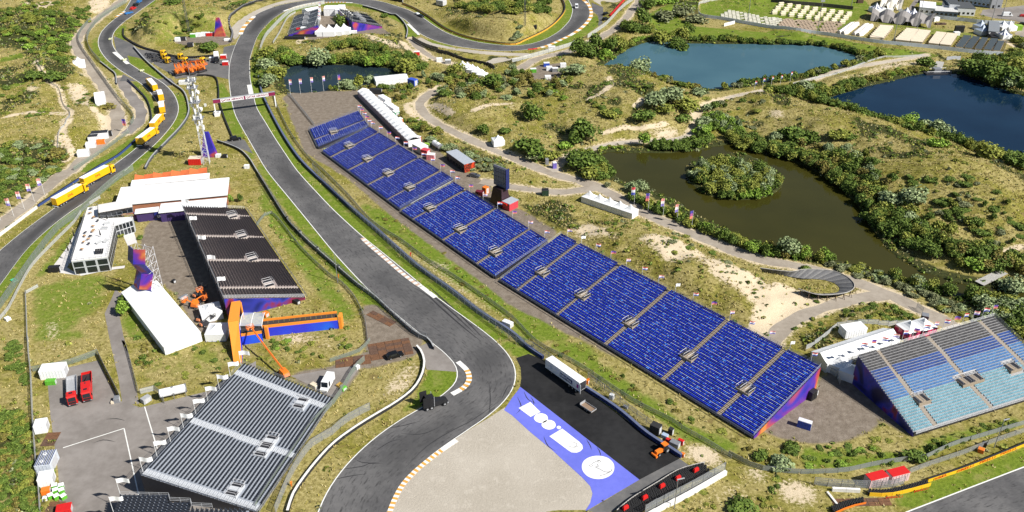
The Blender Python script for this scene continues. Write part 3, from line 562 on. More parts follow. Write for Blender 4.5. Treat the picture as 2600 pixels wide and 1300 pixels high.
# ------------------------------------------------------------------ materials for built things
ALU = mat('aluminium', (.42, .43, .45), .45, .15, 2, .3); STEEL = mat('galvanised_steel', (.30, .31, .33), .5, .15, 3, .5); DARKM = mat('dark_metal', (.025, .025, .03), .5, .2)
PLANK = mat('weathered_plank', (.30, .245, .18), .8, .3, 4); BLACKP = mat('black_plastic', (.012, .012, .014), .55); RUBBER = mat('rubber', (.016, .016, .017), .8)
TENTW = mat('tent_white', (.76, .77, .78), .5, .05, .4); WALLW = mat('wall_white', (.72, .73, .74), .5, .06); GLASS = mat('dark_glass', (.012, .016, .022), .08, .1, 1, 0, .8)
CONC = mat('concrete', (.40, .385, .36), .85, .18, 1.2); CONCW = mat('concrete_white', (.66, .65, .62), .7, .12, 1.2)
ORANGE = mat('orange_paint', (.72, .17, .015), .45, .08); RED = mat('red_paint', (.52, .016, .014), .35, .08); YELLOW = mat('yellow_paint', (.72, .40, .008), .4, .06); GREEN = mat('green_paint', (.10, .36, .03), .5)
NAVY = mat('navy_panel', (.014, .022, .11), .4); MAROON = mat('maroon_panel', (.20, .012, .06), .5); BEIGE = mat('beige_panel', (.60, .52, .40), .7); GREYW = mat('grey_membrane', (.21, .195, .185), .6); BLUEG = mat('blue_grey_panel', (.30, .38, .50), .5)
def printed(name, cols, sc_=.12, seed=0.):
    m, t, b = nodes(name); mp = t.nodes.new('ShaderNodeMapping'); mp.inputs['Location'].default_value = (seed, seed * .7, seed * .3); mp.inputs['Rotation'].default_value = (0, .6, .5); t.links.new(pos(t), mp.inputs[0])
    n = noise(t, sc_, 2, .4, mp.outputs[0]); n.inputs['Distortion'].default_value = 1.2
    k = len(cols); t.links.new(ramp(t, n.outputs[0], [(.30 + .42 * i / (k - 1), c) for i, c in enumerate(cols)]), b.inputs['Base Color']); b.inputs['Roughness'].default_value = .45; return m
PRINT = printed('printed_sunset_panel', [(.010, .015, .20), (.035, .025, .34), (.13, .025, .26), (.38, .06, .06), (.55, .20, .05)], .10, 3)
PRINT2 = printed('printed_night_panel', [(.004, .006, .05), (.012, .02, .16), (.03, .04, .35), (.20, .02, .05), (.03, .01, .05)], .12, 9)
PRINT3 = printed('printed_blue_panel', [(.02, .02, .40), (.035, .02, .48), (.02, .05, .6), (.01, .16, .72)], .05, 5)
def seatmats(name, cols): return [mat('%s_%d' % (name, i), c, .42, .06, 3) for i, c in enumerate(cols)]
S_BLUE = seatmats('blue_seat', [(.007, .016, .33), (.009, .028, .45), (.022, .08, .58), (.07, .22, .74)]); LIP_GLINT = mat('seat_lip_glint', (.46, .54, .86), .4, .1, 2); LIP_GLINT_DIM = mat('seat_lip_glint_dim', (.10, .17, .58), .4, .1, 2)  # pale seat-back lips: sun glint put into the colour, bright and dim
S_BLUED = seatmats('navy_seat', [(.006, .012, .27), (.007, .018, .36), (.014, .045, .48)])
S_BLACK = seatmats('black_seat', [(.014, .012, .014), (.028, .02, .02)]); S_CHAR = seatmats('charcoal_seat', [(.026, .03, .04), (.04, .045, .056)])
S_DGREY = seatmats('grey_seat', [(.05, .05, .055), (.075, .075, .08)]); S_ROYAL = seatmats('royal_seat', [(.018, .055, .21), (.024, .07, .26)]); S_SKY = seatmats('sky_seat', [(.06, .155, .34), (.075, .19, .39)]); S_AQUA = seatmats('aqua_seat', [(.135, .275, .34), (.175, .33, .40)])

# ------------------------------------------------------------------ grandstands
def proj_u(a, b, p): a, b, p = (np.array(q[:2]) for q in (a, b, p)); d = b - a; return float((p - a) @ d / (d @ d))
def grandstand(name, label, group, front, back, zf, zb, rows, aisles, voms, seats, deck, aisle_m, side=('R', PRINT), gap=.52, back_panel=None, rail_m=None, sw=.43, sh=.36, bh=.56, v_at=.52, dp=.34, aw=.75, front_m=None, lip_glint=False):
    """front / back: two survey points each, seen from the pitch side left -> right; rows climb from front to back"""
    rail_m = rail_m or (mat('rail_blue_grey', (.13, .15, .22), .5) if lip_glint else STEEL)
    f0, f1 = (np.array(q) for q in flat(front, zf)); b0, b1 = (np.array(q) for q in flat(back, zb))
    base = (f0 + f1) / 2; base[2] = 0; ux = (f1 - f0) / np.linalg.norm(f1 - f0); rz = math.atan2(ux[1], ux[0]); T = thing(name, label, 'grandstand', tuple(base), rz, group)
    cr, sr = math.cos(-rz), math.sin(-rz)
    def loc(p): x, y, z = p[0] - base[0], p[1] - base[1], p[2]; return np.array([x * cr - y * sr, x * sr + y * cr, z])
    F0, F1, B0, B1 = map(loc, (f0, f1, b0, b1)); Wd = F1[0] - F0[0]
    def at(u, v, z=None):
        p = (F0 * (1 - u) + F1 * u) * (1 - v) + (B0 * (1 - u) + B1 * u) * v
        return np.array([p[0], p[1], zf + (zb - zf) * v if z is None else z])
    depth = np.linalg.norm((B0 - F0)[:2]); rise = (zb - zf) / rows; tread = depth / rows
    us = [proj_u(f0, f1, flat(a, zf)[0]) if isinstance(a, str) else a for a in aisles]
    vs = []
    for v in voms:
        if isinstance(v, str):
            zz = zf + (zb - zf) * .4; p = loc(np.array(flat(v, zz)[0])); vv = float(np.clip((p[1] - F0[1]) / (B0[1] - F0[1]), .08, .9)); zz = zf + (zb - zf) * vv; p = loc(np.array(flat(v, zz)[0]))
            vv = float((p[1] - F0[1]) / (B0[1] - F0[1])); a_ = at(0, vv); c_ = at(1, vv); vs.append((float((p[0] - a_[0]) / (c_[0] - a_[0])), vv))
        else: vs.append(v)
    # stepped deck
    mb = MB()
    for i in range(rows):
        z = zf + rise * i; v0, v1 = i / rows, (i + 1) / rows
        mb.quad(at(0, v0, z), at(1, v0, z), at(1, v1, z), at(0, v1, z)); zz = z - rise if i else z - .25
        mb.quad(at(0, v0, zz), at(1, v0, zz), at(1, v0, z), at(0, v0, z))
    mb.build('stepped_deck', deck, T)
    # seats, row by row, left out at the stairs and the mouths
    lw = .075 if lip_glint else 0.  # seat-back top widened to show its painted glint
    for i in range(rows):
        z = zf + rise * i; v0 = (i + v_at) / rows; v1 = (i + .88) / rows; sm = seats(i, rows) if callable(seats) else seats
        a, c = at(0, v0, z), at(1, v0, z); n = max(2, int((c[0] - a[0]) / gap)); mb = MB(); d0 = (at(0, v1, z) - at(0, v0, z)); Lr = c[0] - a[0]
        dy = tread * dp
        for k in range(n):
            u = (k + .5) / n
            if any(abs(u - q) * Lr < aw for q in us): continue
            if any(abs(u - vu) * Lr < 2.3 and abs((i + .5) / rows - vv) * depth < 2.0 for vu, vv in vs): continue
            p = at(u, v0, z); x0, x1 = p[0] - gap * sw, p[0] + gap * sw; y0, y1 = p[1], p[1] + dy; mi = int(rng.integers(0, len(sm)) ** 1.0) if len(sm) < 4 else int(rng.choice(4, p=(.40, .44, .13, .03)))
            mb.quad((x0, y0, z + sh), (x1, y0, z + sh), (x1, y1, z + sh - .03), (x0, y1, z + sh - .03), mi)
            mb.quad((x0, y1, z + sh - .05), (x1, y1, z + sh - .05), (x1, y1 + .07, z + bh), (x0, y1 + .07, z + bh), mi)
            mb.quad((x1, y1 + .03, z + .2), (x0, y1 + .03, z + .2), (x0, y1 + .12, z + bh), (x1, y1 + .12, z + bh), mi); mb.quad((x0, y1 + .07, z + bh), (x1, y1 + .07, z + bh), (x1, y1 + .12 + lw, z + bh), (x0, y1 + .12 + lw, z + bh), ((len(sm) if rng.random() < (.72 if math.sin(i * 9.1 + k * .11) > -.2 else .2) else len(sm) + 1) if lip_glint else mi))
            mb.quad((x0, y0, z + .1), (x1, y0, z + .1), (x1, y0, z + sh), (x0, y0, z + sh), mi)
        if mb.f: mb.build('seat_row', list(sm) + ([LIP_GLINT, LIP_GLINT_DIM] if lip_glint else []), T, 'stuff')
    for q in us:                                                        # stairs between the blocks
        s_ = MB()
        for i in range(rows * 2):
            v0, v1 = i / (2 * rows), (i + .72) / (2 * rows); z = zf + rise * (i // 2) + (.05 if i % 2 == 0 else rise * .5)
            p, r = at(q, v0, z), at(q, v1, z); s_.box(p[0] - aw + .18, p[0] + aw - .18, p[1], r[1], z - .1, z)
        s_.build('stair_flight', aisle_m, T)
    for vu, vv in vs:                                                   # stair mouths with their railings
        v_ = MB(); p = at(vu, vv); zt = p[2] + .35
        v_.box(p[0] - 2.0, p[0] + 2.0, p[1] - 1.5, p[1] + 1.5, p[2] - .6, zt, 0); vo = v_.build('vomitory', [aisle_m], T)
        h = MB()
        for sx in (-2.1, -.8, .6, 1.9):
            for yy in (-1.4, 1.4): h.tube((p[0] + sx, p[1] + yy, zt), (p[0] + sx, p[1] + yy, zt + .95), .045, 4)
            for zz in (.92,): h.tube((p[0] + sx, p[1] - 1.4, zt + zz), (p[0] + sx, p[1] + 1.4, zt + zz), .06, 4)
        h.tube((p[0] - 2.1, p[1] + 1.8, zt + .92), (p[0] + 1.9, p[1] + 1.8, zt + .92), .045, 4); h.build('handrail', mat('bright_rail', (.5, .5, .52), .4, .1), vo)
        g = MB(); g.box(p[0] - 1.95, p[0] - .85, p[1] - 1.3, p[1] + 1.45, zt, zt + .03); g.box(p[0] + .6, p[0] + 1.8, p[1] - 1.3, p[1] + 1.45, zt, zt + .03); g.build('stair_opening_shade', DARKM, vo)  # dark plates stand in for the shade down the stair openings
    def railing(a, b, h=1.1):
        r = MB(); n = max(2, int(np.linalg.norm(b - a) / 2.2)); u = Vector((0, 0, 1))
        for i in range(n + 1):
            p = a + (b - a) * i / n; r.tube(p, p + np.array([0, 0, h]), .045, 4)
        for z in (h, h * .66, h * .33): r.tube(a + np.array([0, 0, z]), b + np.array([0, 0, z]), .04, 4)
        r.build('guard_rail', rail_m, T)
    railing(at(0, 1), at(1, 1)); railing(at(0, 0), at(0, 1)); railing(at(1, 0), at(1, 1)); railing(at(0, -.025), at(1, -.025), 1.0)
    # scaffold below, side cladding, back
    s_ = MB(); nb_ = max(3, int(Wd / 5.2))
    for i in range(nb_ + 1):
        for j in range(1, 5):
            p = at(i / nb_, j / 4 * .985); s_.tube((p[0], p[1], 0), (p[0], p[1], p[2] - .35), .09, 4)
            if i < nb_ and j == 4:
                q = at((i + 1) / nb_, .985); s_.tube((p[0], p[1], .2), (q[0], q[1], q[2] - .4), .06, 4); s_.tube((p[0], p[1], p[2] * .5), (q[0], q[1], q[2] * .5), .06, 4)
        a, c = at(i / nb_, .2), at(i / nb_, .99); s_.tube((a[0], a[1], a[2] - .3), (c[0], c[1], c[2] - .3), .09, 4)
    s_.build('scaffold_frame', STEEL, T)
    fm = MB(); a, c = at(0, 0), at(1, 0); fm.box(a[0], c[0], a[1] - .12, a[1] - .02, 0, zf + .1); fm.build('front_skirt', front_m or DARKM, T)
    for which, pm_ in (side if isinstance(side, list) else [side]):
        if not which: continue
        for w in which:
            u = 0. if w == 'L' else 1.; o = -.10 if w == 'L' else .10; n = 8
            poly = [at(u, 0)] + [at(u, 1)]; mb = MB(); a, c = at(u, 0), at(u, 1)
            for x in (o, o * 1.6): mb.f.append(tuple(range(len(mb.v), len(mb.v) + 4))); mb.m.append(0); mb.v += [(a[0] + x, a[1], 0), (c[0] + x, c[1], 0), (c[0] + x, c[1], zb - .1), (a[0] + x, a[1], zf - .1)]
            k = len(mb.v) - 8
            for i in range(4): j = (i + 1) % 4; mb.f.append((k + i, k + j, k + 4 + j, k + 4 + i)); mb.m.append(0)
            mb.build('side_panel', pm_, T)
    if back_panel:
        mb = MB(); a, c = at(0, 1), at(1, 1); mb.box(a[0], c[0], a[1] + .15, a[1] + .25, 0.0, zb - .1); mb.build('back_panel', back_panel, T)
    T['_at'] = 0; del T['_at']
    def world(u, v, z=None):
        p = at(u, v, z); c_, s2 = math.cos(rz), math.sin(rz); return np.array([p[0] * c_ - p[1] * s2 + base[0], p[0] * s2 + p[1] * c_ + base[1], p[2]])
    return T, world
DECK_A = mat('deck_light', (.045, .06, .16), .5, .12, 2); DECK_B = mat('deck_dark', (.055, .05, .05), .6, .2, 2); DECK_G = mat('deck_grey', (.25, .265, .285), .5, .15, 2); DECK_R = mat('deck_brown_grey', (.33, .33, .335), .7, .15, 2)
G1 = 'blue grandstands along the main straight'
ST4, w4 = grandstand('grandstand', 'longest bright blue grandstand, nearest the camera of the blue stands beside the straight', G1, "F 1845,825 K 1820,715", "G 370,480 L 395,195", 1.0, 8.6, 29, ["G 60,895", "G 360,1080", "G 745,1288", "K 1150,280", "K 1570,540"], ["G 230,775", "G 530,950", "G 890,1160", "K 1325,125", "K 1750,375"], S_BLUE, DECK_A, PLANK, [('R', PRINT), ('L', RED)], .52, v_at=.44, dp=.40, lip_glint=True)
ST3, w3 = grandstand('grandstand', 'blue grandstand between the longest blue stand and the screen tower', G1, "F 1095,305 F 1805,800", "F 1490,90 G 270,530", 1.0, 7.2, 26, ["F 1210,360", "F 1440,515", "F 1700,690"], ["F 1315,290", "F 1545,450", "F 1810,620"], S_BLUE, DECK_A, PLANK, [('R', DARKM)], .52, v_at=.44, dp=.40, lip_glint=True)
ST2, w2 = grandstand('grandstand', 'dark blue grandstand backing on to the long white tent and the food stalls', G1, "B 500,1140 F 1085,290", "B 855,960 F 1490,65", 1.0, 7.0, 26, ["B 585,1180", "B 705,1283", "F 855,105", "F 1010,215"], ["B 705,1105", "B 840,1205", "F 995,25", "F 1155,135"], S_BLUED, DECK_A, PLANK, [('L', STEEL)], .52, v_at=.44, dp=.40, lip_glint=True)
ST1, w1_ = grandstand('grandstand', 'shortest blue grandstand, at the edge of the wide gravel lot', G1, "B 405,975 B 470,1110", "B 770,840 B 850,955", 1.0, 6.2, 26, ["B 440,1055"], ["B 585,1000"], S_BLUED, DECK_A, PLANK, [('R', DARKM)], .52, v_at=.44, dp=.40, lip_glint=True)
STB, wb = grandstand('grandstand', 'black grandstand with rusty white speckled rows in the middle of the paved court', None, "E 1850,290 F 370,955", "E 1375,270 E 1690,965", 0.9, 7.6, 27, ["E 1890,345", "F 60,505", "F 180,680", "F 310,885"], ["E 1755,345", "E 1830,495", "E 1915,665", "F 110,855"], S_BLACK, mat('deck_rusty', (.27, .225, .215), .6, .35, 2.2), mat('aisle_pale', (.48, .42, .38), .6), [('R', PRINT2)], .52)
STG, wg = grandstand('grandstand', 'grey grandstand with rows of charcoal seats and white flags on its upper edge', None, "J 580,430 J 5,1285", "I 1830,165 I 1060,1005", 0.8, 7.4, 30, ["J 520,495", "J 268,862", "J 25,1260"], ["J 340,478", "J 110,765", "J 60,835", "I 1780,1130"], S_CHAR, mat('deck_alu', (.25, .275, .32), .5, .1, 1.2), mat('aisle_alu', (.47, .49, .52), .45, .1), [('R', DARKM)], .56, sw=.36, dp=.44, v_at=.36, aw=1.05, bh=.72)
STR, wr = grandstand('grandstand', 'light blue grandstand fading to grey at the top, on the right beside the infield track', None, "L 1100,690 L 2250,330", "Q 545,480 Q 1890,90", 1.3, 9.2, 31, ["Q 1300,1165", "Q 1850,990", "Q 2400,790"], ["Q 1165,925", "Q 1600,745", "Q 1700,715", "Q 2075,610"], lambda i, n: S_AQUA if i < 12 else (S_SKY if i < 19 else (S_ROYAL if i < 24 else S_DGREY)), DECK_R, PLANK, [('L', PRINT2)], .55, front_m=DARKM)
SF1, wf1 = grandstand('grandstand', 'far charcoal grandstand on the left of the yard inside the loop', 'grandstands inside the top loop', "S 430,350 S 280,760", "S 950,180 S 930,540", 0.8, 6.4, 22, [.2, .45, .7], [(.15, .5), (.4, .5), (.65, .5)], S_CHAR, DECK_G, DECK_G, [('R', PRINT)], .55, back_panel=WALLW)
SF2, wf2 = grandstand('grandstand', 'far charcoal grandstand with flag masts on the right of the yard inside the loop', 'grandstands inside the top loop', "S 2320,580 S 1980,310", "S 1670,470 S 1390,200", 0.8, 6.4, 22, [.2, .5, .8], [(.3, .5), (.55, .5), (.75, .5)], S_CHAR, DECK_B, DECK_G, [('L', PRINT)], .55, back_panel=PRINT2)
# second grey stand at the lower edge of the picture: seen from behind its stepped back edge
def lower_stand():
    z = 5.2; P0 = flat("I 905,1158 I 1275,1166 I 1280,1200 I 1440,1207 I 1443,1240 I 1600,1247", z); T = thing('grandstand', 'corner of a second grey grandstand with stepped back edge at the bottom of the photo', 'grandstand', (P0[0][0], P0[0][1], 0), 0)
    o = np.array([P0[0][0], P0[0][1], 0]); dx = np.array(flat("I 870,1288", z)[0]) - np.array(P0[0]); dx /= np.linalg.norm(dx); mbd, r_ = MB(), []
    x0 = 0.; x1 = [P0[1][0] - o[0], P0[3][0] - o[0], P0[5][0] - o[0] + 8]; ys = [0, P0[2][1] - o[1], P0[4][1] - o[1]]; n = 30
    for i in range(n):
        y = -i * .62; zz = z - i * .16
        mbd.box(x0 - 1.2 * 0 + dx[0] * i * .2, x1[0], y - .62, y, zz - .3, zz - .06 - .002 * i)
        if y < ys[1]: mbd.box(x1[0] + .02, x1[1], y - .62, y, zz - .3, zz - .06 - .002 * i)
        if y < ys[2]: mbd.box(x1[1] + .02, x1[2], y - .62, y, zz - .3, zz - .06 - .002 * i)
    mbd.build('stepped_deck', mat('deck_alu', (.25, .275, .32), .5, .1, 1.2), T)
    k = 0
    xx = .35
    while xx < x1[2]:
        top = 0 if xx < x1[0] else (ys[1] if xx < x1[1] else ys[2]); mb = MB()
        for i in range(26):
            y = top - .6 - i * .62
            if y < -18: break
            zz = z + (y / .62) * .16; mb.box(xx, xx + .5, y - .22, y + .22, zz + .05, zz + .42, 0); mb.box(xx, xx + .1, y - .22, y + .22, zz + .4, zz + .8, 0)
        mb.build('seat_row', S_CHAR, T, 'stuff'); xx += 1.05
    r = MB(); pts_ = [np.array(p) - o for p in P0]
    for a, b in zip(pts_[:-1], pts_[1:]):
        m_ = max(1, int(np.linalg.norm(b - a) / 2))
        for i in range(m_ + 1): p = a + (b - a) * i / m_; r.tube((p[0], p[1], z - .4), (p[0], p[1], z + 1.0), .05, 4)
        for h in (.95, .5, .05): r.tube((a[0], a[1], z + h), (b[0], b[1], z + h), .05, 4)
    r.build('guard_rail', ALU, T); s_ = MB()
    for a in pts_: s_.tube((a[0], a[1], 0), (a[0], a[1], z - .3), .1, 4)
    s_.box(pts_[0][0] + .1, pts_[1][0], -.3, -.2, 0, z - .4); s_.build('back_panel', DARKM, T)
lower_stand()

# ------------------------------------------------------------------ tents
def uv_rect(s, z=0.):
    """three survey points of a rectangle -> origin, heading, length, width"""
    p = [np.array(q) for q in flat(s, z)]; u = p[1] - p[0]; L = np.linalg.norm(u[:2]); rz = math.atan2(u[1], u[0]); n = np.array([-u[1], u[0]]) / L; w = float((p[2] - p[1])[:2] @ n)
    c = p[0][:2] + u[:2] / 2 + n * w / 2; return (c[0], c[1]), rz, L, abs(w)
def pagoda(name, label, x, y, size, rz, h=2.4, peak=2.3, group=None, m=TENTW, stripes=None, z=0., wm=None, open_=False):
    T = thing(name, label, 'tent', (x, y, z), rz, group); s = size / 2; mb = MB(); n = 6; prof = [(1, 0), (.72, .13), (.46, .32), (.24, .58), (.1, .85), (.015, 1.0)]
    for (a, za), (b, zb_) in zip(prof[:-1], prof[1:]):
        for k in range(4):
            c = [(-1, -1), (1, -1), (1, 1), (-1, 1)]; p, q = c[k], c[(k + 1) % 4]
            for j in range(4 if stripes else 1):
                nj = 4 if stripes else 1; f0, f1 = j / nj, (j + 1) / nj; p0 = [p[i] * (1 - f0) + q[i] * f0 for i in (0, 1)]; p1 = [p[i] * (1 - f1) + q[i] * f1 for i in (0, 1)]
                mb.quad((p0[0] * s * a, p0[1] * s * a, h + peak * za), (p1[0] * s * a, p1[1] * s * a, h + peak * za), (p1[0] * s * b, p1[1] * s * b, h + peak * zb_), (p0[0] * s * b, p0[1] * s * b, h + peak * zb_), j % 2)
    mb.build('canopy', stripes if stripes else [m], T)
    if not open_:
        for k in range(4):
            w = MB(); w.box(-s + .05, s - .05, -s + .02, -s + .07, 0, h - .02); w.build('side_wall', wm or WALLW, T, rz=k * math.pi / 2)
    else:
        w = MB()
        for a in (-1, 1):
            for b in (-1, 1): w.tube((a * s * .97, b * s * .97, 0), (a * s * .97, b * s * .97, h), .08, 4)
        w.build('tent_legs', ALU, T)
    return T
def frame_tent(name, label, c, rz, L, w, eave, ridge, bays, m=TENTW, wm=WALLW, group=None, cat='tent', roof_lines=True, walls=True, mono=False, valance=None):
    T = thing(name, label, cat, (c[0], c[1], 0), rz, group); hl, hw = L / 2, w / 2
    for i in range(bays):
        x0 = -hl + L * i / bays + .03; x1 = -hl + L * (i + 1) / bays - .03; mb = MB(); sag = .10
        ysz = [(-hw - .15, eave), (-hw * .5, eave + (ridge - eave) * .5 - sag), (0, ridge), (hw * .5, eave + (ridge - eave) * .5 - sag), (hw + .15, eave)] if not mono else [(-hw, eave), (0, (eave + ridge) / 2 - .1), (hw, ridge)]
        for (a, za), (b, zb_) in zip(ysz[:-1], ysz[1:]): mb.quad((x0, a, za), (x1, a, za), (x1, b, zb_), (x0, b, zb_)); mb.quad((x0, b, zb_ - .08), (x1, b, zb_ - .08), (x1, a, za - .08), (x0, a, za - .08))
        mb.build('roof_panel', m, T)
    if walls:
        for s_, nm_ in ((-1, 'side_wall'), (1, 'side_wall')):
            mb = MB(); mb.box(-hl, hl, s_ * hw - .04, s_ * hw + .04, 0, (eave if not mono or s_ < 0 else ridge) - .06); mb.build(nm_, wm, T)
        for s_ in (-1, 1):
            mb = MB(); x = s_ * hl; pr = [(-hw, 0), (hw, 0), (hw, eave - .05), (0, ridge - .05), (-hw, eave - .05)] if not mono else [(-hw, 0), (hw, 0), (hw, ridge - .05), (-hw, eave - .05)]
            mb.extr(pr, x - .04, x + .04); mb.build('gable_wall', wm, T)
    f = MB()
    for i in range(bays + 1):
        x = -hl + L * i / bays
        for y in (-hw, hw): f.tube((x, y, 0), (x, y, eave), .07, 4)
    f.build('frame_posts', ALU, T)
    return T
GT = 'row of five white pagoda tents beside the gravel path'
a, b = (np.array(q) for q in flat("G 520,240 G 905,372")); d = (b - a) / 5; hd = math.atan2(d[1], d[0]); nrm = np.array([-d[1], d[0], 0]) / np.linalg.norm(d)
for i, nm_ in enumerate(('farthest white pagoda tent of the row of five by the gravel path', 'second white pagoda tent from the far end of the row by the gravel path', 'middle white pagoda tent of the row of five by the gravel path', 'second white pagoda tent from the near end of the row by the gravel path', 'nearest white pagoda tent of the row of five by the gravel path')):
    c = a + d * (i + .5) + nrm * np.linalg.norm(d) / 2; pagoda('pagoda_tent', nm_, c[0], c[1], np.linalg.norm(d) * .985, hd, 2.5, 2.3, GT)
def single(s, label, size, rot, **k): c = w1(s); return pagoda('pagoda_tent', label, c[0], c[1], size, rot, z=float(c[2]) - .05, **k)
single("B 1828,1090", 'lone white pagoda tent on the dune grass beside the curving path', 5.0, .25, h=2.5, peak=2.0)
for i, (s, sz) in enumerate((("S 1010,760", 7.2), ("S 1180,760", 7.2), ("S 1345,750", 7.2), ("S 1505,735", 7.2))):
    c = w1(s); pagoda('pagoda_tent', ('leftmost', 'second from the left', 'third from the left', 'rightmost')[i] + ' of four white pointed tents in front of the loop stands', c[0], c[1], sz, .05, 2.8, 3.6, 'four pointed tents in front of the loop stands')
for i, s in enumerate(("B 1560,520", "B 1597,532", "B 1635,544", "B 1672,556", "B 1705,568")):
    c = w1(s); pagoda('pagoda_tent', ('first', 'second', 'middle', 'fourth', 'last')[i] + ' from the left in the row of five small white tents below the gravel trap', c[0], c[1], 5.2, -.42, 2.4, 2.6, 'five small tents below the gravel trap')
single("M 265,470", 'white pagoda tent beside the orange gate and the lifts', 6.2, .45, h=2.8, peak=1.6)
T = single("M 345,700", 'white pagoda tent on a scaffold deck against the orange gate', 6.0, .05, h=2.6, peak=1.5)
mb = MB()
for x in (-2.9, -1, 1, 2.9): mb.tube((x, -3.05, -1.5), (x, -3.05, .5), .07, 4); mb.tube((x, -3.05, -1.2), (x + 1.8 if x < 2 else x - 1.8, -3.05, .3), .05, 4)
for zz in (-.6, .1): mb.tube((-2.9, -3.06, zz), (2.9, -3.06, zz), .06, 4)
mb.build('scaffold_deck', STEEL, T)
for s, l in (("Q 1035,265", 'left white pagoda tent with red and purple skirt behind the light blue stand'), ("Q 1170,240", 'right white pagoda tent with red and purple skirt behind the light blue stand')): single(s, l, 5.6, .40, h=2.6, peak=2.2, wm=printed('tent_skirt_print', [(.10, .01, .12), (.5, .02, .08), (.7, .5, .6)], .5, 2) if True else None)
single("Q 340,620", 'white pagoda tent at the left end behind the light blue stand', 5.6, -.62, h=2.8, peak=1.6); single("Q 450,690", 'white pagoda tent touching the dark side of the light blue stand', 5.0, -.62, h=2.8, peak=1.2)
# long tents
def by_roof(nm_, label, s3, z, eave, ridge, bays, **k): c, rz, L, w = uv_rect(s3, z); return frame_tent(nm_, label, c, rz, L, w, eave, ridge, bays, **k)
by_roof('marquee', 'long white marquee behind the light blue grandstand', "Q 235,565 Q 960,320 Q 830,195", 3.0, 3.0, 4.8, 9)
by_roof('marquee', 'large plain white gabled marquee left of the pagoda tents and orange gate', "E 1215,1288 E 1515,1220 E 1180,830", 3.2, 3.0, 4.6, 2, roof_lines=True) if False else None
c, rz, L, w = uv_rect("E 1180,830 E 1515,1225 E 1215,1305", 3.0); TB = frame_tent('marquee', 'large plain white gabled marquee in the court below the screen tower', c, rz, L, w, 3.0, 4.8, 7)
a = np.array(flat("P 40,110")[0]); b = np.array(flat("P 590,660")[0]); hd = math.atan2(b[1] - a[1], b[0] - a[0]); L = np.linalg.norm(b - a); n_ = np.array([-(b - a)[1], (b - a)[0], 0]) / L; wT = 5.6; c = (a + b) / 2 + n_ * wT / 2
def long_tent():
    T = thing('hospitality_tent', 'long narrow white tent of scalloped bays along the far side of the blue stands', 'tent', tuple(c), hd); nb_ = 17
    for i in range(nb_):
        x0 = -L / 2 + L * i / nb_ + .04; x1 = -L / 2 + L * (i + 1) / nb_ - .04; xm = (x0 + x1) / 2; mb = MB(); hw = wT / 2 + .2
        k = 7; pr = [(-hw + 2 * hw * j / (k - 1), 2.9 + 1.15 * math.sin(math.pi * j / (k - 1)) ** 1.2) for j in range(k)]
        for (ya, za), (yb, zb_) in zip(pr[:-1], pr[1:]):
            da = .32; mb.quad((x0, ya, za), (xm, ya, za - da), (xm, yb, zb_ - da), (x0, yb, zb_)); mb.quad((xm, ya, za - da), (x1, ya, za), (x1, yb, zb_), (xm, yb, zb_ - da))
        mb.build('roof_panel', TENTW, T)
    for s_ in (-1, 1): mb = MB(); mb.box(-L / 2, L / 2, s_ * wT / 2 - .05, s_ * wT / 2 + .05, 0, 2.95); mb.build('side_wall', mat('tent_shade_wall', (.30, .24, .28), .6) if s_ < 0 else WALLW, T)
    for x in (-L / 2, L / 2): mb = MB(); mb.box(x - .05, x + .05, -wT / 2, wT / 2, 0, 3.0); mb.build('gable_wall', WALLW, T)
    mb = MB()
    for i in range(0, nb_ + 1): x = -L / 2 + L * i / nb_; mb.tube((x, 0, 3.8), (x, 0, 4.4), .1, 4)
    mb.build('ridge_caps', TENTW, T)
long_tent()
by_roof('marquee', 'long white marquee on the near bank of the small pond', "B 905,615 B 1150,590 B 1130,555", 2.6, 2.6, 3.6, 8)
for s, l, z, bays in (("S 700,250 S 985,190 S 970,120", 'white pavilion roof at the left back of the loop yard', 4.2, 3), ("S 1040,200 S 1300,200 S 1290,115", 'white pavilion roof across the back of the loop yard', 4.4, 4)): by_roof('pavilion', l, s, z, z, z + .9, bays)
by_roof('pavilion', 'white pavilion end at the right back of the loop yard', "S 1290,215 S 1440,215 S 1440,100", 4.6, 4.6, 5.0, 2)
def tents_left():
    c = w1("A 603,505"); pagoda('pagoda_tent', 'small white tent at the fork of the left dirt road', c[0], c[1], 6, .4, 3.0, 2.6, z=float(c[2]))
    by_roof('marquee', 'tall white tent standing beside the left dirt road', "A 720,780 A 795,770 A 775,690", 3.0, 3.0, 5.6, 3)
tents_left()
# the long clubhouse roof and the terrace roofs at the left
def slab_roof(nm_, label, s3, z, th, m, eave_m=None, legs=True, cat='building', ribs=0, rise=0.):
    c, rz, L, w = uv_rect(s3, z); T = thing(nm_, label, cat, (c[0], c[1], 0), rz); mb = MB(); n = max(1, ribs)
    for i in range(n):
        x0 = -L / 2 + L * i / n + (.04 if n > 1 else 0); x1 = -L / 2 + L * (i + 1) / n - (.04 if n > 1 else 0); q = MB(); q.hexa([(x0, -w / 2, z - th), (x1, -w / 2, z - th), (x1, w / 2, z - th + rise), (x0, w / 2, z - th + rise), (x0, -w / 2, z), (x1, -w / 2, z), (x1, w / 2, z + rise), (x0, w / 2, z + rise)]); q.build('roof_panel' if n > 1 else 'roof', m, T)
    b = MB(); b.box(-L / 2 + .4, L / 2 - .4, -w / 2 + .5, w / 2 - .4, 0, z - th); b.build('walls', eave_m or WALLW, T)
    return T
slab_roof('clubhouse', 'long white roofed clubhouse with brick coloured walls', "E 865,262 E 1718,180 E 1695,58", 4.6, .4, TENTW, mat('brick_wall', (.33, .14, .075), .8, .3, 3), ribs=3, rise=.2)
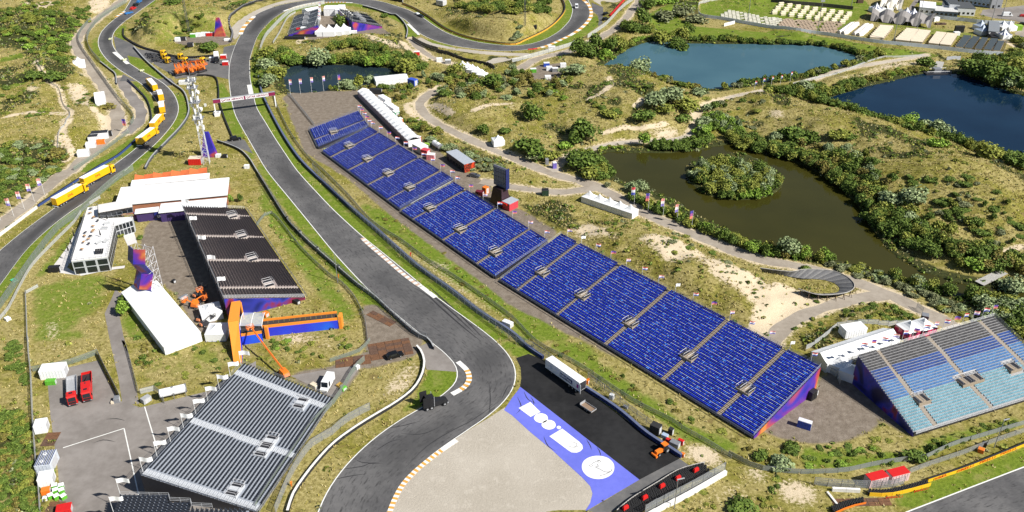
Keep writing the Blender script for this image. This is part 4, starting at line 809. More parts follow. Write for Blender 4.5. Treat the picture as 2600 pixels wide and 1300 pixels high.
slab_roof('clubhouse_annex', 'white roofed annex behind the long clubhouse', "E 985,112 E 1580,55 E 1572,22", 4.4, .4, TENTW, WALLW, rise=.2, ribs=2)
slab_roof('entrance_hall', 'low white roofed hall between the clubhouse and the black stand', "E 1195,318 E 1705,270 E 1700,205", 4.2, .3, TENTW, mat('hall_front', (.05, .03, .12), .5), ribs=2)
slab_roof('entrance_hall', 'narrow white roof over the purple banner left of the long banner', "E 1015,325 E 1195,305 E 1350,255", 3.9, .3, TENTW, mat('hall_front', (.05, .03, .12), .5))
def canopy():
    c, rz, L, w = uv_rect("E 1012,82 E 1565,18 E 1562,-14", 4.2); T = thing('shade_canopy', 'orange shade canopy along the back of the clubhouse', 'canopy', (c[0], c[1], 0), rz); n = 4
    for i in range(n):
        x0, x1 = -L / 2 + L * i / n + .03, -L / 2 + L * (i + 1) / n - .03; xm = (x0 + x1) / 2; mb = MB()
        for xa, xb, za, zb_ in ((x0, xm, 4.6, 4.0), (xm, x1, 4.0, 4.6)): mb.quad((xa, -w / 2, za - .5), (xb, -w / 2, zb_ - .3), (xb, w / 2 + .4, zb_), (xa, w / 2 + 1.2, za + .2))
        mb.build('sail', mat('orange_cloth', (.58, .135, .04), .7, .12), T)
    p = MB()
    for i in range(n + 1): x = -L / 2 + L * i / n; p.tube((x, w / 2 + 1.2, 0), (x, w / 2 + 1.2, 5.0), .1, 5); p.tube((x, -w / 2, 0), (x, -w / 2, 4.2), .08, 5)
    p.build('masts', DARKM, T)
canopy()
# ------------------------------------------------------------------ vehicles
ORD = ['first', 'second', 'third', 'fourth', 'fifth', 'sixth', 'seventh', 'eighth', 'ninth', 'tenth', 'eleventh', 'twelfth', 'thirteenth', 'fourteenth', 'fifteenth', 'sixteenth', 'seventeenth', 'eighteenth', 'nineteenth', 'twentieth']
def two(s, z=0.):
    p = [np.array(q) for q in flat(s, z)]; d = p[1] - p[0]; return p[0], math.atan2(d[1], d[0]), float(np.linalg.norm(d[:2]))
def wheels(T, spec, r=.5, w=.35):
    base = None
    for x, y in spec:
        if base is None: mb = MB(); mb.wheel(0, 0, 0, r, w); base = mb.mesh('wheel', RUBBER); hb = MB(); hb.wheel(0, 0, 0, r * .5, w + .04, 8); hub = hb.mesh('rim', ALU)
        o = put('wheel', base, T); o.location = (x, y, r); h = put('rim', hub, o)
def cab(T, x, m, w=2.45, h=3.5, L=2.2):
    mb = MB(); mb.extr([(-w / 2, .55), (w / 2, .55), (w / 2, h - .25), (w / 2 - .25, h), (-w / 2 + .25, h), (-w / 2, h - .25)], x, x + L - .35)
    mb.hexa([(x + L - .35, -w / 2, .55), (x + L, -w / 2 + .12, .5), (x + L, w / 2 - .12, .5), (x + L - .35, w / 2, .55), (x + L - .35, -w / 2, h - .25), (x + L - .12, -w / 2 + .2, h - .55), (x + L - .12, w / 2 - .2, h - .55), (x + L - .35, w / 2, h - .25)])
    c = mb.build('cab', m, T); g = MB(); y = w / 2 - .28; g.hexa([(x + L - .07, -y, 1.75), (x + L + .02, -y, 1.7), (x + L + .02, y, 1.7), (x + L - .07, y, 1.75), (x + L - .3, -y + .05, h - .5), (x + L - .06, -y + .05, h - .7), (x + L - .06, y - .05, h - .7), (x + L - .3, y - .05, h - .5)]); g.build('windscreen', GLASS, c)
    for s in (-1, 1): q = MB(); q.box(x + L - 1.25, x + L - .45, s * w / 2 - .02, s * w / 2 + .02, 1.75, h - .75); q.build('side_window', GLASS, c)
    q = MB(); q.box(x + .5, x + 1.15, -.45, .45, h - .01, h + .04); q.build('roof_hatch', GLASS, c); q = MB(); q.box(x + L - .05, x + L + .08, -w / 2 + .1, w / 2 - .1, .45, .85); q.build('bumper', DARKM, c)
    q = MB(); q.box(x + L - .1, x + L + .06, -w / 2 + .3, w / 2 - .3, 1.0, 1.55); q.build('grille', BLACKP, c)
    for s in (-1, 1): q = MB(); q.box(x + L, x + L + .09, s * (w / 2 - .35) - .2, s * (w / 2 - .35) + .2, .6, .8); q.build('headlight', ALU, c); q = MB(); q.box(x + L - .3, x + L - .15, s * (w / 2 + .12) - .1, s * (w / 2 + .12) + .1, 1.9, 2.6); q.build('mirror', BLACKP, c)
    return c
def artic(label, loc, rz, side, roof, cabm, word=None, wm=None, L=13.4, group=None, hz=4.0):
    T = thing('lorry', label, 'lorry', tuple(loc), rz, group); w = 1.26
    b = MB(); b.box(0, L, -w, w, 1.15, hz); t_ = b.build('trailer_body', side, T); r = MB(); r.box(.04, L - .04, -w + .04, w - .04, hz, hz + .06); r.build('trailer_roof', roof, t_)
    for s in (-1, 1):
        d = MB(); d.box(-.05, -.002, s * .63 - .58, s * .63 + .58, 1.2, hz - .08); d.build('rear_door', side, t_)
        for k in range(6): q = MB(); x = .8 + k * (L - 1.4) / 5; q.box(x - .03, x + .03, s * w - .015, s * w + .02, 1.2, hz - .1); q.build('side_post', side, t_)
    c = MB(); c.box(.3, L + 3.0, -.45, .45, .75, 1.1); c.box(2, L - 5, -w + .06, -w + .14, .45, 1.0); c.box(2, L - 5, w - .14, w - .06, .45, 1.0); c.build('chassis', DARKM, T); q = MB(); q.box(-.1, .1, -w, w, .5, .72); q.build('rear_bumper', WHITE, T)
    wheels(T, [(x, s * 1.02) for x in (1.6, 2.9, 4.2, L + .2, L + 2.5) for s in (-1, 1)])
    cab(T, L + .7, cabm)
    if word:
        text(T, word, 1.35, wm, (L * .52, -w - .03, 2.5), (R_(90), 0, 0)); text(T, word, 1.35, wm, (L * .52, w + .03, 2.5), (R_(90), 0, R_(180)))
    return T
GYL = 'yellow lorries queuing on the left track'
_lab = ['yellow lorry farthest up the queue, standing half on the grass verge', 'second yellow lorry from the top of the queue, in the bend', 'third yellow lorry from the top, tail towards the camera in the bend', 'middle yellow lorry of the queue, leaving the bend', 'fifth yellow lorry from the top, beside the tower shadow on the track', 'second yellow lorry from the tail, below the blue and white advert barrier', 'yellow lorry at the tail of the queue, nearest the white terrace building']
for (s, L), l in zip((("A 1180,698 1118,628", 11.5), ("A 1225,772 1200,705", 7.5), ("A 1233,868 1225,790", 8.5), ("A 1158,992 1222,915", 11), ("A 1055,1108 1158,1030", 12.4), ("E 632,128 790,45", 13.2), ("E 422,282 585,190", 13.2)), _lab):
    p, rz, _ = two(s); artic(l, p, rz, YELLOW, TENTW, YELLOW, 'DHL', RED, L, GYL)
def tractor_rig(label, s, group, m=YELLOW):
    p, rz, L = two(s); L = 8.2; T = thing('chassis_lorry', label, 'lorry', tuple(p), rz, group)
    c = MB(); c.box(-2.5, L, -.5, .5, .8, 1.1); [c.box(x, x + .25, -1.2, 1.2, 1.1, 1.25) for x in (-2.3, 0, 2.5, 5)]; c.build('container_chassis', DARKM, T); wheels(T, [(x, q * 1.0) for x in (-1.2, 0.2, L - 2.6, L + .9) for q in (-1, 1)]); cab(T, L - .6, m); return T
GT2 = 'yellow tractor units parked by the service road'
for s, l in (("A 1130,418 1245,425", 'yellow cab farthest left in the back row beside the curved tyre wall'), ("A 1145,440 1258,450", 'yellow cab in the middle of the left trio by the tyre wall'), ("A 1175,465 1300,482", 'yellow cab nearest the grass in the left trio by the tyre wall'), ("A 1265,440 1370,450", 'yellow cab at the back of the pair behind the orange lifts'), ("A 1300,470 1405,480", 'yellow cab at the front of the pair behind the orange lifts'), ("A 1430,470 1535,480", 'lone yellow cab right of the orange lifts')): tractor_rig(l, s, GT2)
def red_lorry(label, s, bed_m, tall, L=8.6):
    p, rz, _ = two(s); T = thing('tipper_lorry', label, 'lorry', tuple(p), rz)
    c = MB(); c.box(0, L + 2, -.45, .45, .6, .95); c.build('chassis', DARKM, T); b = MB(); zb_ = 1.9
    b.box(.1, L - .3, -1.25, 1.25, 1.0, 1.1); bd = b.build('bed_floor', bed_m, T)
    for s_ in (-1, 1): q = MB(); q.box(.1, L - .3, s_ * 1.25 - .05, s_ * 1.25 + .05, 1.1, zb_); q.build('bed_side', ALU if not tall else RED, bd)
    for x in (.1, L - .35): q = MB(); q.box(x, x + .08, -1.2, 1.2, 1.1, zb_); q.build('bed_end', ALU if not tall else RED, bd)
    if tall:
        q = MB(); q.box(L - 2.6, L + .4, -1.25, 1.25, 1.0, 3.2, ins=.08); h_ = q.build('crane_housing', RED, T); q = MB(); q.tube((1.5, .2, 1.3), (L - 1.5, -.1, 3.3), .16, 6); q.build('folded_crane', DARKM, h_)
    wheels(T, [(x, q * 1.0) for x in (1.4, 2.7, L + .9) for q in (-1, 1)]); cab(T, L + .6, RED); return T
red_lorry('red lorry with long grey flat bed, parked left of its twin in the yard', "I 548,300 560,560", ALU, False, 9.0); red_lorry('red lorry with dark open bed and red crane housing in the yard', "I 662,270 668,540", DARKM, True, 9.0)
def black_tractor():
    p, rz, _ = two("J 1275,508 1425,462"); T = thing('show_truck', 'black racing truck cab with tall black wing panels on the chicane verge', 'truck', tuple(p), rz)
    c = MB(); c.box(-.6, 6.2, -1.0, 1.0, .55, 1.0); c.build('chassis', BLACKP, T); b = MB(); b.box(.2, 2.6, -1.25, 1.25, 1.0, 3.4, ins=.12); b.build('sleeper', BLACKP, T); q = MB(); q.hexa([(2.6, -1.15, .7), (6.0, -.8, .7), (6.0, .8, .7), (2.6, 1.15, .7), (2.6, -1.1, 2.1), (5.8, -.7, 1.6), (5.8, .7, 1.6), (2.6, 1.1, 2.1)]); q.build('bonnet', BLACKP, T)
    q = MB(); q.hexa([(2.3, -1.0, 2.1), (3.0, -1.0, 2.1), (3.0, 1.0, 2.1), (2.3, 1.0, 2.1), (2.3, -.95, 3.0), (2.55, -.95, 3.0), (2.55, .95, 3.0), (2.3, .95, 3.0)]); q.build('windscreen', GLASS, T)
    for s in (-1, 1): q = MB(); q.extr([(s * 1.3 - .04, 1.2), (s * 1.3 + .04, 1.2), (s * 1.5 + .04, 4.6), (s * 1.5 - .04, 4.6)], -.9, 1.1); q.build('wing_panel', BLACKP, T); q = MB(); q.tube((2.2, s * 1.2, .8), (2.2, s * 1.2, 4.0), .09, 6); q.build('exhaust_stack', ALU, T)
    q = MB(); q.box(5.9, 6.25, -1.1, 1.1, .45, .8); q.build('bumper', ALU, T); wheels(T, [(x, q * 1.1) for x in (.2, 1.4, 5.1) for q in (-1, 1)], .55, .45)
black_tractor()
def car(label, s, m, kind='car', L=4.6, w=1.85, h=1.5, van=False, name='parked_car', top=None):
    p, rz, _ = two(s); T = thing(name, label, kind, tuple(p), rz); hw = w / 2
    pr = [(0, .35), (L, .35), (L, .8), (L * .97, .95), (L * .72, 1.02), (L * .6, h), (L * .18, h), (L * .02, 1.05), (0, .9)] if not van else [(0, .4), (L, .4), (L, 1.0), (L * .86, 1.15), (L * .76, h), (.05, h), (0, h - .1)]
    mb = MB(); n = len(pr); k = len(mb.v)
    for y in (-hw, hw): mb.v += [(x, y * (.86 if z > 1.2 and not van else 1), z) for x, z in pr]
    mb.f += [tuple(range(n)), tuple(range(2 * n - 1, n - 1, -1))]; mb.m += [0, 0]
    for i in range(n): j = (i + 1) % n; mb.f.append((j, i, n + i, n + j)); mb.m.append(0)
    b = mb.build('body', m, T); g = MB(); x0, x1 = (L * .61, L * .71) if not van else (L * .775, L * .85)
    g.hexa([(x0 + .0, -hw * .8, h - .06), (x1, -hw * .85, 1.08), (x1, hw * .85, 1.08), (x0, hw * .8, h - .06), (x0 + .06, -hw * .8, h - .0), (x1 + .06, -hw * .85, 1.12), (x1 + .06, hw * .85, 1.12), (x0 + .06, hw * .8, h)]); g.build('windscreen', GLASS, T)
    for s_ in (-1, 1): q = MB(); xa, xb = (L * .2, L * .58) if not van else (L * .6, L * .74); yy = s_ * hw * (.95 if not van else 1.0); q.box(xa, xb, yy - .03, yy + .03, 1.0, h - .12); q.build('side_window', GLASS, T)
    if not van: q = MB(); q.box(L * .035, L * .09, -hw * .75, hw * .75, 1.05, h - .25); q.build('rear_window', GLASS, T)
    for s_ in (-1, 1): q = MB(); q.box(L - .03, L + .03, s_ * hw * .7 - .18, s_ * hw * .7 + .18, .65, .8); q.build('headlight', ALU, T)
    wheels(T, [(x, q * (hw - .1)) for x in (L * .2, L * .8) for q in (-1, 1)], .33, .22); return T
PAINTB = mat('black_paint', (.008, .008, .009), .18, .1); PAINTG = mat('grey_car_paint', (.07, .075, .085), .25, .1); PAINTW = mat('white_car_paint', (.70, .71, .72), .3, .05); PAINTBL = mat('blue_car_paint', (.03, .16, .42), .3)
car('black off-road car parked on the brown mud plates by the chicane', "J 985,138 1100,105", PAINTB, L=4.9, h=1.8); car('white van with open rear door in the small paved yard behind the grey stand', "J 570,285 515,385", PAINTW, 'van', 6.2, 2.1, 2.6, True, 'panel_van')
car('dark grey car by the container with the red end, behind the blue stands', "P 1250,975 1320,985", PAINTG); car('dark green jeep at the side of the upper main straight', "A 1735,1065 1810,1055", PAINTB, L=5.0, h=2.0); car('white van driving round the top right loop', "C 487,52 490,84", PAINTW, 'van', 5.4, 2.0, 2.3, True, 'panel_van')
car('upper black pick-up on the asphalt outside the top right loop', "C 690,118 730,108", PAINTB, L=5.2, h=1.9); car('lower black pick-up on the asphalt outside the top right loop', "C 685,158 725,148", PAINTB, L=5.2, h=1.9)
car('blue racing car on the left track at the top', "A 945,112 1000,98", PAINTBL, L=5.6, h=1.1); car('red recovery car on the left track at the top', "A 990,78 1030,60", RED, L=5.0, h=1.7); car('dark pick-up ahead of the red car on the left track', "A 1012,52 1050,36", PAINTB, L=5.0, h=2.0); car('small blue car at the very top of the left track', "A 1040,25 1060,15", PAINTBL); car('black low trailer-like car on the inner loop track', "B 1225,118 1275,140", PAINTB, L=6.4, h=1.3); car('white cart ahead of the black car on the loop', "B 1208,106 1222,112", PAINTW, L=3.2, h=1.2)
car('white camper van parked at the top right car park', "R 2215,265 2300,265", PAINTW, 'van', 6.4, 2.2, 2.6, True, 'panel_van'); car('red car at the right edge of the top car park', "R 2500,270 2590,275", RED, L=5.0); car('black car parked behind the hedge at the top right', "R 2500,395 2560,405", PAINTB, L=4.8); car('dark car below the green box at the top right', "R 2485,620 2530,640", PAINTG, L=4.8)
for s, l in (("A 830,305 838,296", 'small white cart on the left edge of the track bend'), ("A 925,463 940,458", 'pale cart at the apex of the left bend'), ("A 1055,545 1085,535", 'pale yellow cart beyond the white lorry roofs')): car(l, s, mat('cart_paint', (.62, .64, .38), .5), 'cart', 2.6, 1.3, 1.0, name='service_cart')
# white lettered trailer on the dark run-off
def rental():
    p, rz, L = two("K 250,222 500,402"); L = 13.6; T = thing('box_trailer', 'long white box trailer with open tail door on the dark asphalt run-off', 'trailer', tuple(p), rz); w = 2.55
    b = MB(); b.box(0, L - .02, 0, w, 1.1, 3.95); b.build('trailer_body', WALLW, T); r = MB(); r.box(.03, L - .03, .04, w - .04, 3.95, 4.02); r.build('trailer_roof', TENTW, T)
    q = MB(); q.box(L - .02, L + .06, .12, w - .12, 1.25, 3.8); q.build('interior_shade_plate', DARKM, T); q = MB(); q.hexa([(L, -.05, 1.15), (L + 1.0, -.5, 1.15), (L + 1.0, -.44, 1.15), (L, .01, 1.15), (L, -.05, 3.9), (L + 1.0, -.5, 3.9), (L + 1.0, -.44, 3.9), (L, .01, 3.9)]); q.build('tail_door', WALLW, T)  # dark plate over the open end stands in for the shaded inside
    q = MB(); q.box(.5, L, .5, w - .5, .75, 1.08); q.build('chassis', DARKM, T); q = MB(); q.box(L * .44, L * .80, -.03, -.005, 1.75, 3.05); q.build('name_panel', NAVY, T); text(T, 'RENTALL', 1.0, TENTW, (L * .62, -.05, 2.4), (R_(90), 0, 0), L * .33, bold=.03)
    q = MB(); q.box(L - 1.0, L - .3, -.03, -.004, 1.9, 3.1); q.build('logo_patch', mat('magenta_print', (.35, .03, .25), .5), T)
    for k in range(4): q = MB(); q.box(1.9, 2.9, -.02, -.003, 2.1 + k * .3, 2.22 + k * .3); q.build('small_print', mat('pale_print', (.45, .48, .55), .6), T)
    wheels(T, [(x, y) for x in (9.6, 10.9, 12.2) for y in (.3, w - .3)]); q = MB(); q.box(2.0, 2.2, .4, .6, 0, 1.1); q.box(2.0, 2.2, w - .6, w - .4, 0, 1.1); q.build('landing_legs', STEEL, T)
rental()
def flat_trailer():
    p, rz, _ = two("K 512,500 580,545"); T = thing('flat_trailer', 'small flat trailer with its tailboard up on the dark run-off', 'trailer', tuple(p), rz); b = MB(); b.box(0, 4.0, 0, 2.0, .55, .68); b.build('bed_floor', mat('plywood', (.22, .15, .10), .7), T)
    for y in (0, 1.95): q = MB(); q.box(0, 4, y, y + .06, .68, 1.0); q.build('side_board', ALU, T)
    q = MB(); q.box(-.06, 0, 0, 2, .6, 1.5); q.build('tailboard', ALU, T); q = MB(); q.box(3.95, 4.02, 0, 2, .68, 1.0); q.build('front_board', ALU, T); wheels(T, [(1.6, .2), (1.6, 1.8), (2.3, .2), (2.3, 1.8)], .28, .2)
flat_trailer()
def farm_tractor():
    p, rz, _ = two("K 1150,825 1085,862"); T = thing('tractor', 'small orange tractor with sweeper on the dark run-off', 'tractor', tuple(p), rz); b = MB(); b.box(.9, 3.2, -.5, .5, .6, 1.4, ins=.08); b.build('bonnet', ORANGE, T); q = MB(); q.box(-.4, 1.0, -.65, .65, .6, 1.3); q.build('body', DARKM, T)
    q = MB(); q.box(-.5, .95, -.7, .7, 2.3, 2.42); q.build('cab_roof', ORANGE, T); q = MB(); q.box(-.45, .9, -.65, .65, 1.3, 2.3, ins=.03); q.build('cab_glass', GLASS, T); q = MB(); q.tube((3.5, -.9, .4), (3.5, .9, .4), .35, 8); q.build('sweeper_brush', ORANGE, T); wheels(T, [(0, -.85), (0, .85)], .75, .4); wheels(T, [(2.5, -.7), (2.5, .7)], .45, .3)
farm_tractor()
# boom lifts
def boom_lift(label, loc, rz, segs, group=None, m=ORANGE, s=1.0):
    T = thing('boom_lift', label, 'boom lift', tuple(loc), rz, group); b = MB(); b.box(-1.7 * s, 1.7 * s, -1.1 * s, 1.1 * s, .45 * s, 1.0 * s, ins=.1); b.build('chassis', DARKM, T); q = MB(); q.box(-1.9 * s, .9 * s, -1.0 * s, 1.0 * s, 1.05 * s, 2.3 * s, ins=.18); q.build('turret', m, T); q = MB(); q.box(-2.3 * s, -1.4 * s, -.9 * s, .9 * s, 1.1 * s, 1.9 * s, ins=.15); q.build('counterweight', mat('faded_orange', (.62, .22, .10), .6), T)
    r = .30 * s
    for k, (a, c) in enumerate(zip(segs[:-1], segs[1:])): q = MB(); q.tube(a, c, r * (1 - .12 * k), 4, r * (.88 - .1 * k)); q.build('boom_arm', m, T)
    e = segs[-1]; k_ = MB()
    for z in (.05, .6, 1.1): [k_.tube((e[0] + a, e[1] + c, e[2] + z), (e[0] + d, e[1] + f, e[2] + z), .045, 4) for a, c, d, f in ((-.5, -1, .5, -1), (.5, -1, .5, 1), (.5, 1, -.5, 1), (-.5, 1, -.5, -1))]
    for a in (-.5, .5): [k_.tube((e[0] + a, e[1] + c, e[2]), (e[0] + a, e[1] + c, e[2] + 1.1), .045, 4) for c in (-1, 1)]
    k_.box(e[0] - .5, e[0] + .5, e[1] - 1, e[1] + 1, e[2] - .06, e[2] + .02); k_.build('basket', m, T); wheels(T, [(x * s, y * s) for x in (-1.2, 1.2) for y in (-1.05, 1.05)], .5 * s, .4 * s); return T
p = np.array(flat("M 1110,1170")[0]); tip = np.array(flat("M 715,615", 5.6)[0]); d = tip - p; rz = math.atan2(d[1], d[0]); Lb = np.linalg.norm(d[:2])
boom_lift('orange boom lift behind the grey stand, its long arm raised towards the gate', p, rz, [(-.6, 0, 2.2), (Lb * .48, 0, 4.1), (Lb - 1.2, 0, 6.4), (Lb, 0, 5.6)])
GL = 'orange boom lifts crowded together in the service area'
for i, (s, a) in enumerate((("A 1345,568", 2.1), ("A 1378,560", 2.2), ("A 1410,548", 2.0), ("A 1445,560", 2.2), ("A 1475,548", 2.1), ("A 1508,545", 2.2), ("A 1530,538", 2.3))):
    boom_lift(ORD[i] + ' from the left of the orange boom lifts in the service area', flat(s)[0], -R_(55) + i * .05, [(-1, 0, 2.6), (-4.2, 0, 5.2), (2.6, 0, 6.6 - .3 * (i % 2)), (4.0, 0, 4.4)], GL, s=1.25)
for i, (s, a) in enumerate((("M 110,240", 1.0), ("M 175,285", 2.2), ("M 95,335", .5), ("M 60,375", 2.9), ("M 150,520", 1.2), ("M 195,580", .9))):
    boom_lift(('farthest of the small lifts left of the pagoda tent', 'orange lift second farthest left of the pagoda tent', 'orange lift in the middle of the cluster by the marquee', 'leftmost lift of the cluster by the marquee', 'lift squeezed between the two pagoda tents', 'nearest lift of the cluster by the pagoda tents')[i], flat(s)[0], a, [(-.6, 0, 1.6), (2.0, 0, 2.6), (2.8, 0, 2.0)], 'lifts clustered beside the orange gate', m=DARKM if i in (0, 4, 5) else ORANGE, s=.75)
# ------------------------------------------------------------------ small built things
def crate(name, label, cat, s, dims, rz, m, lid=None, group=None, z=None, lidm=None):
    c = w1(s); T = thing(name, label, cat, tuple(c), rz, group); L, w, h = dims; b = MB(); b.box(-L / 2, L / 2, -w / 2, w / 2, 0, h, ins=.03); b.build('body', m, T); q = MB(); q.box(-L / 2 + .0, L / 2 - .0, -w / 2, w / 2, h + .003, h + .1, ins=.05); q.build('lid' if h < 1.8 else 'roof', lidm or m, T)
    d = MB(); d.box(L / 2 - .02, L / 2 + .03, -w * .32, w * .32, .1, h * .9); d.build('door', mat('door_panel', (.45, .46, .48), .6), T)
    for k in range(int(L / .8)): q = MB(); x = -L / 2 + .4 + k * .8; q.box(x - .05, x + .05, -w / 2 - .035, -w / 2 + .01, .1, h - .1); q.build('rib', m, T)
    return T
crate('storage_tent', 'white storage box with pale roof stripe at the top left of the yard', 'container', "I 415,255", (6.4, 3.6, 2.8), .16, WALLW, lidm=TENTW); crate('skip_container', 'green skip standing in front of the white storage box', 'skip', "I 388,322", (2.6, 1.4, 1.3), .12, GREEN)
crate('container', 'white cabin at the left edge of the yard, above the rusty plates', 'container', "I 322,668", (2.9, 3.0, 2.5), .25, WALLW); crate('chiller_unit', 'grey chiller unit with two round fans on its striped roof', 'chiller', "I 365,945", (3.6, 5.4, 2.8), .14, mat('pale_louvre', (.50, .54, .60), .5)); crate('container', 'white cabin at the left edge of the yard, below the chiller unit', 'container', "I 360,1065", (3.2, 3.0, 2.4), .25, WALLW)
def fans():
    T = [o for o in C.objects if o.name.startswith('chiller_unit')][0]
    for y in (-1.3, 1.2):
        q = MB(); q.tube((-.4, y, 2.9), (-.4, y, 3.05), .42, 12); q.build('fan', TENTW, T); q = MB(); q.tube((-.4, y, 3.05), (-.4, y, 3.07), .2, 10); q.build('fan_hub', DARKM, T)
    for k in range(9): q = MB(); x = -1.55 + k * .39; q.box(x - .09, x + .09, -2.6, 2.6, 2.9, 2.96); q.build('roof_slat', DARKM if k % 2 else NAVY, T)
fans()
GB = 'white and green recycling bins in the lower left corner'
for i, s in enumerate(("I 415,1105", "I 465,1105", "I 422,1140", "I 468,1140", "I 385,1180", "I 430,1185", "I 482,1185")): crate('recycling_bin', ('upper left', 'upper right', 'middle left', 'middle right', 'lower left', 'lower middle', 'lower right')[i] + ' bin with white lid and green body in the yard corner', 'bin', s, (1.25, 1.1, 1.0), .3 + .1 * i, GREEN, group=GB, lidm=TENTW)
crate('recycling_bin', 'orange bin among the green ones in the yard corner', 'bin', "I 352,1142", (1.9, 1.5, 1.2), .3, ORANGE, lidm=ORANGE); crate('recycling_bin', 'small white box below the orange bin', 'box', "I 342,1195", (1.0, 1.0, .7), .2, WALLW); crate('skip_container', 'red container cut by the lower edge of the photo', 'container', "I 490,1285", (3.2, 2.4, 1.4), .3, RED)
crate('site_box', 'grey equipment box by the ramp gate', 'box', "I 885,455", (1.4, 1.6, 1.4), .25, STEEL); crate('site_box', 'small beige box beside the grey equipment box', 'box', "I 850,468", (.8, .8, .6), .25, BEIGE)
def plates(s, label):
    c, rz, L, w = uv_rect(s); T = thing('ground_mat', label, 'ground mat', (c[0], c[1], 0), rz); n, k = max(1, int(L / 2.4)), max(1, int(w / 1.2))
    me = MB(); me.box(-L / n / 2 + .04, L / n / 2 - .04, -w / k / 2 + .03, w / k / 2 - .03, .03, .09); ms = [me.mesh('mat_board', m_) for m_ in (mat('rusty_board', (.14, .065, .03), .8, .4, 2), mat('brown_board', (.10, .055, .035), .8, .4, 2))]
    for i in range(n):
        for j in range(k): put('mat_board', ms[int(rng.integers(2))], T, loc=(-L / 2 + L * (i + .5) / n, -w / 2 + w * (j + .5) / k, rng.random() * .015))
plates("I 300,795 I 405,790 I 390,690", 'rusty ground boards between the white cabin and the chiller'); plates("I 335,1288 I 455,1288 I 440,1210", 'rusty ground boards at the bottom left below the bins'); plates("J 870,150 1190,95 1120,-20", 'brown board mat around the black off-road car'); plates("J 600,205 870,170 860,100", 'narrow brown board track leading to the chicane mat'); plates("F 830,1090 1010,1180 1050,1140", 'brown board mat beside the straight, above the chicane mat')
plates("L 500,1250 940,1240 920,1180", 'brown boards on the sand at the lower right corner')
def tanker(label, s, L, wheels_=True, word=None):
    p, rz, _ = two(s); T = thing('tank_trailer', label, 'tanker', tuple(p), rz); q = MB(); q.tube((0, 0, 2.0), (L, 0, 2.0), 1.15, 14); q.build('tank', TENTW, T, smooth=False); q = MB()
    for x in (0, L): q.tube((x - .12, 0, 2.0), (x + .12, 0, 2.0), 1.22, 14)
    q.build('end_ring', STEEL, T); q = MB()
    for x in (.3, L / 2, L - .3): q.tube((x, -1.1, 0), (x, -1.1, 1.6), .09, 4); q.tube((x, 1.1, 0), (x, 1.1, 1.6), .09, 4); q.tube((x, -1.1, .8), (x, 1.1, .8), .06, 4)
    q.build('cradle', STEEL, T); q = MB(); q.tube((L / 2, 0, 3.1), (L / 2, 0, 3.35), .3, 8); q.build('manhole', STEEL, T)
    if wheels_: wheels(T, [(x, y) for x in (L * .6, L * .8) for y in (-1, 1)])
    if word: text(T, word, .55, DARKM, (L * .5, -1.19, 1.85), (R_(90), 0, 0))
tanker('white liquid tank with dark lettering beside the ramp and grey stand', "I 1215,440 1415,395", 6.6, False, 'H2'); tanker('white tanker parked behind the blue stands by the shrubs', "P 870,655 960,715", 5.6)
def box_building(nm_, label, s3, h, wall, roof, cat='building', front=None, z=0., roof_t=.2, side_='door'):
    c, rz, L, w = uv_rect(s3, z); T = thing(nm_, label, cat, (c[0], c[1], 0), rz); b = MB(); b.box(-L / 2, L / 2, -w / 2, w / 2, 0, h - .02); b.build('walls', wall, T); r = MB(); r.box(-L / 2 - .1, L / 2 + .1, -w / 2 - .1, w / 2 + .1, h, h + roof_t); r.build('roof', roof, T)
    n = max(1, int(L / 2.5))
    for i in range(n): q = MB(); x = -L / 2 + L * (i + .5) / n; q.box(x - .7, x + .7, -w / 2 - .04, -w / 2 + .02, .9 if i else .1, min(2.2, h - .3)); q.build('window' if i else 'door', GLASS, T)
    if front: q = MB(); q.box(L / 2, L / 2 + .12, -w / 2 - .05, w / 2 + .05, 0, h + .15); q.build('end_panel', front, T)
    return T
box_building('container_office', 'long dark container with grey roof and red printed end behind the blue stands', "P 1005,800 P 1200,940 P 1300,900", 3.6, mat('container_dark', (.03, .028, .04), .6), mat('zinc_roof', (.34, .37, .42), .5, .12), front=printed('red_black_print', [(.5, .03, .01), (.62, .06, .015), (.02, .01, .01), (.6, .06, .02)], .6, 4))
crate('food_stall', 'white roofed food stall at the near end of the long white tent', 'stall', "P 720,700", (6, 4.2, 2.8), -.85, mat('stall_white', (.6, .58, .6), .5), lidm=TENTW); crate('food_stall', 'red and white drinks stall next to the white roofed food stall', 'stall', "P 775,745", (3.2, 2.6, 2.6), -.5, mat('stall_red', (.5, .05, .07), .5)); crate('food_stall', 'pink and white stall nearest the blue seats', 'stall', "P 835,790", (3.4, 2.4, 2.4), -.2, mat('stall_pink', (.6, .2, .24), .5), lidm=TENTW)
crate('skip_container', 'small green trailer beside the white tanker', 'skip', "P 795,650", (2.6, 1.4, 1.3), -.4, mat('lime_paint', (.25, .42, .04), .5)); crate('toilet_cabin', 'red and white cabin at the end of the long white tent', 'cabin', "P 700,600", (1.8, 1.8, 2.4), -.6, RED, lidm=TENTW)
for s, l, m_, dm in (("P 330,175", 'white container with orange bins at its end, behind the long tent', WALLW, (8, 3, 2.8)), ("P 372,235", 'white container in the middle of the row behind the long tent', WALLW, (5, 3, 2.6)), ("P 430,275", 'white container with dark door behind the long tent', mat('stall_white', (.6, .58, .6), .5), (5.4, 3, 2.6)), ("P 455,320", 'green machine cabinet at the end of the containers behind the long tent', mat('deep_green_paint', (.03, .25, .09), .5), (3, 2.6, 2.4)), ("P 495,395", 'orange and white bin store behind the long tent', ORANGE, (2.4, 2.4, 2.2)), ("P 300,195", 'orange bins beside the white container behind the long tent', ORANGE, (1.6, 1.6, 1.6))): crate('container', l, 'container', s, dm, -.95, m_, lidm=TENTW if m_ is not ORANGE else TENTW)
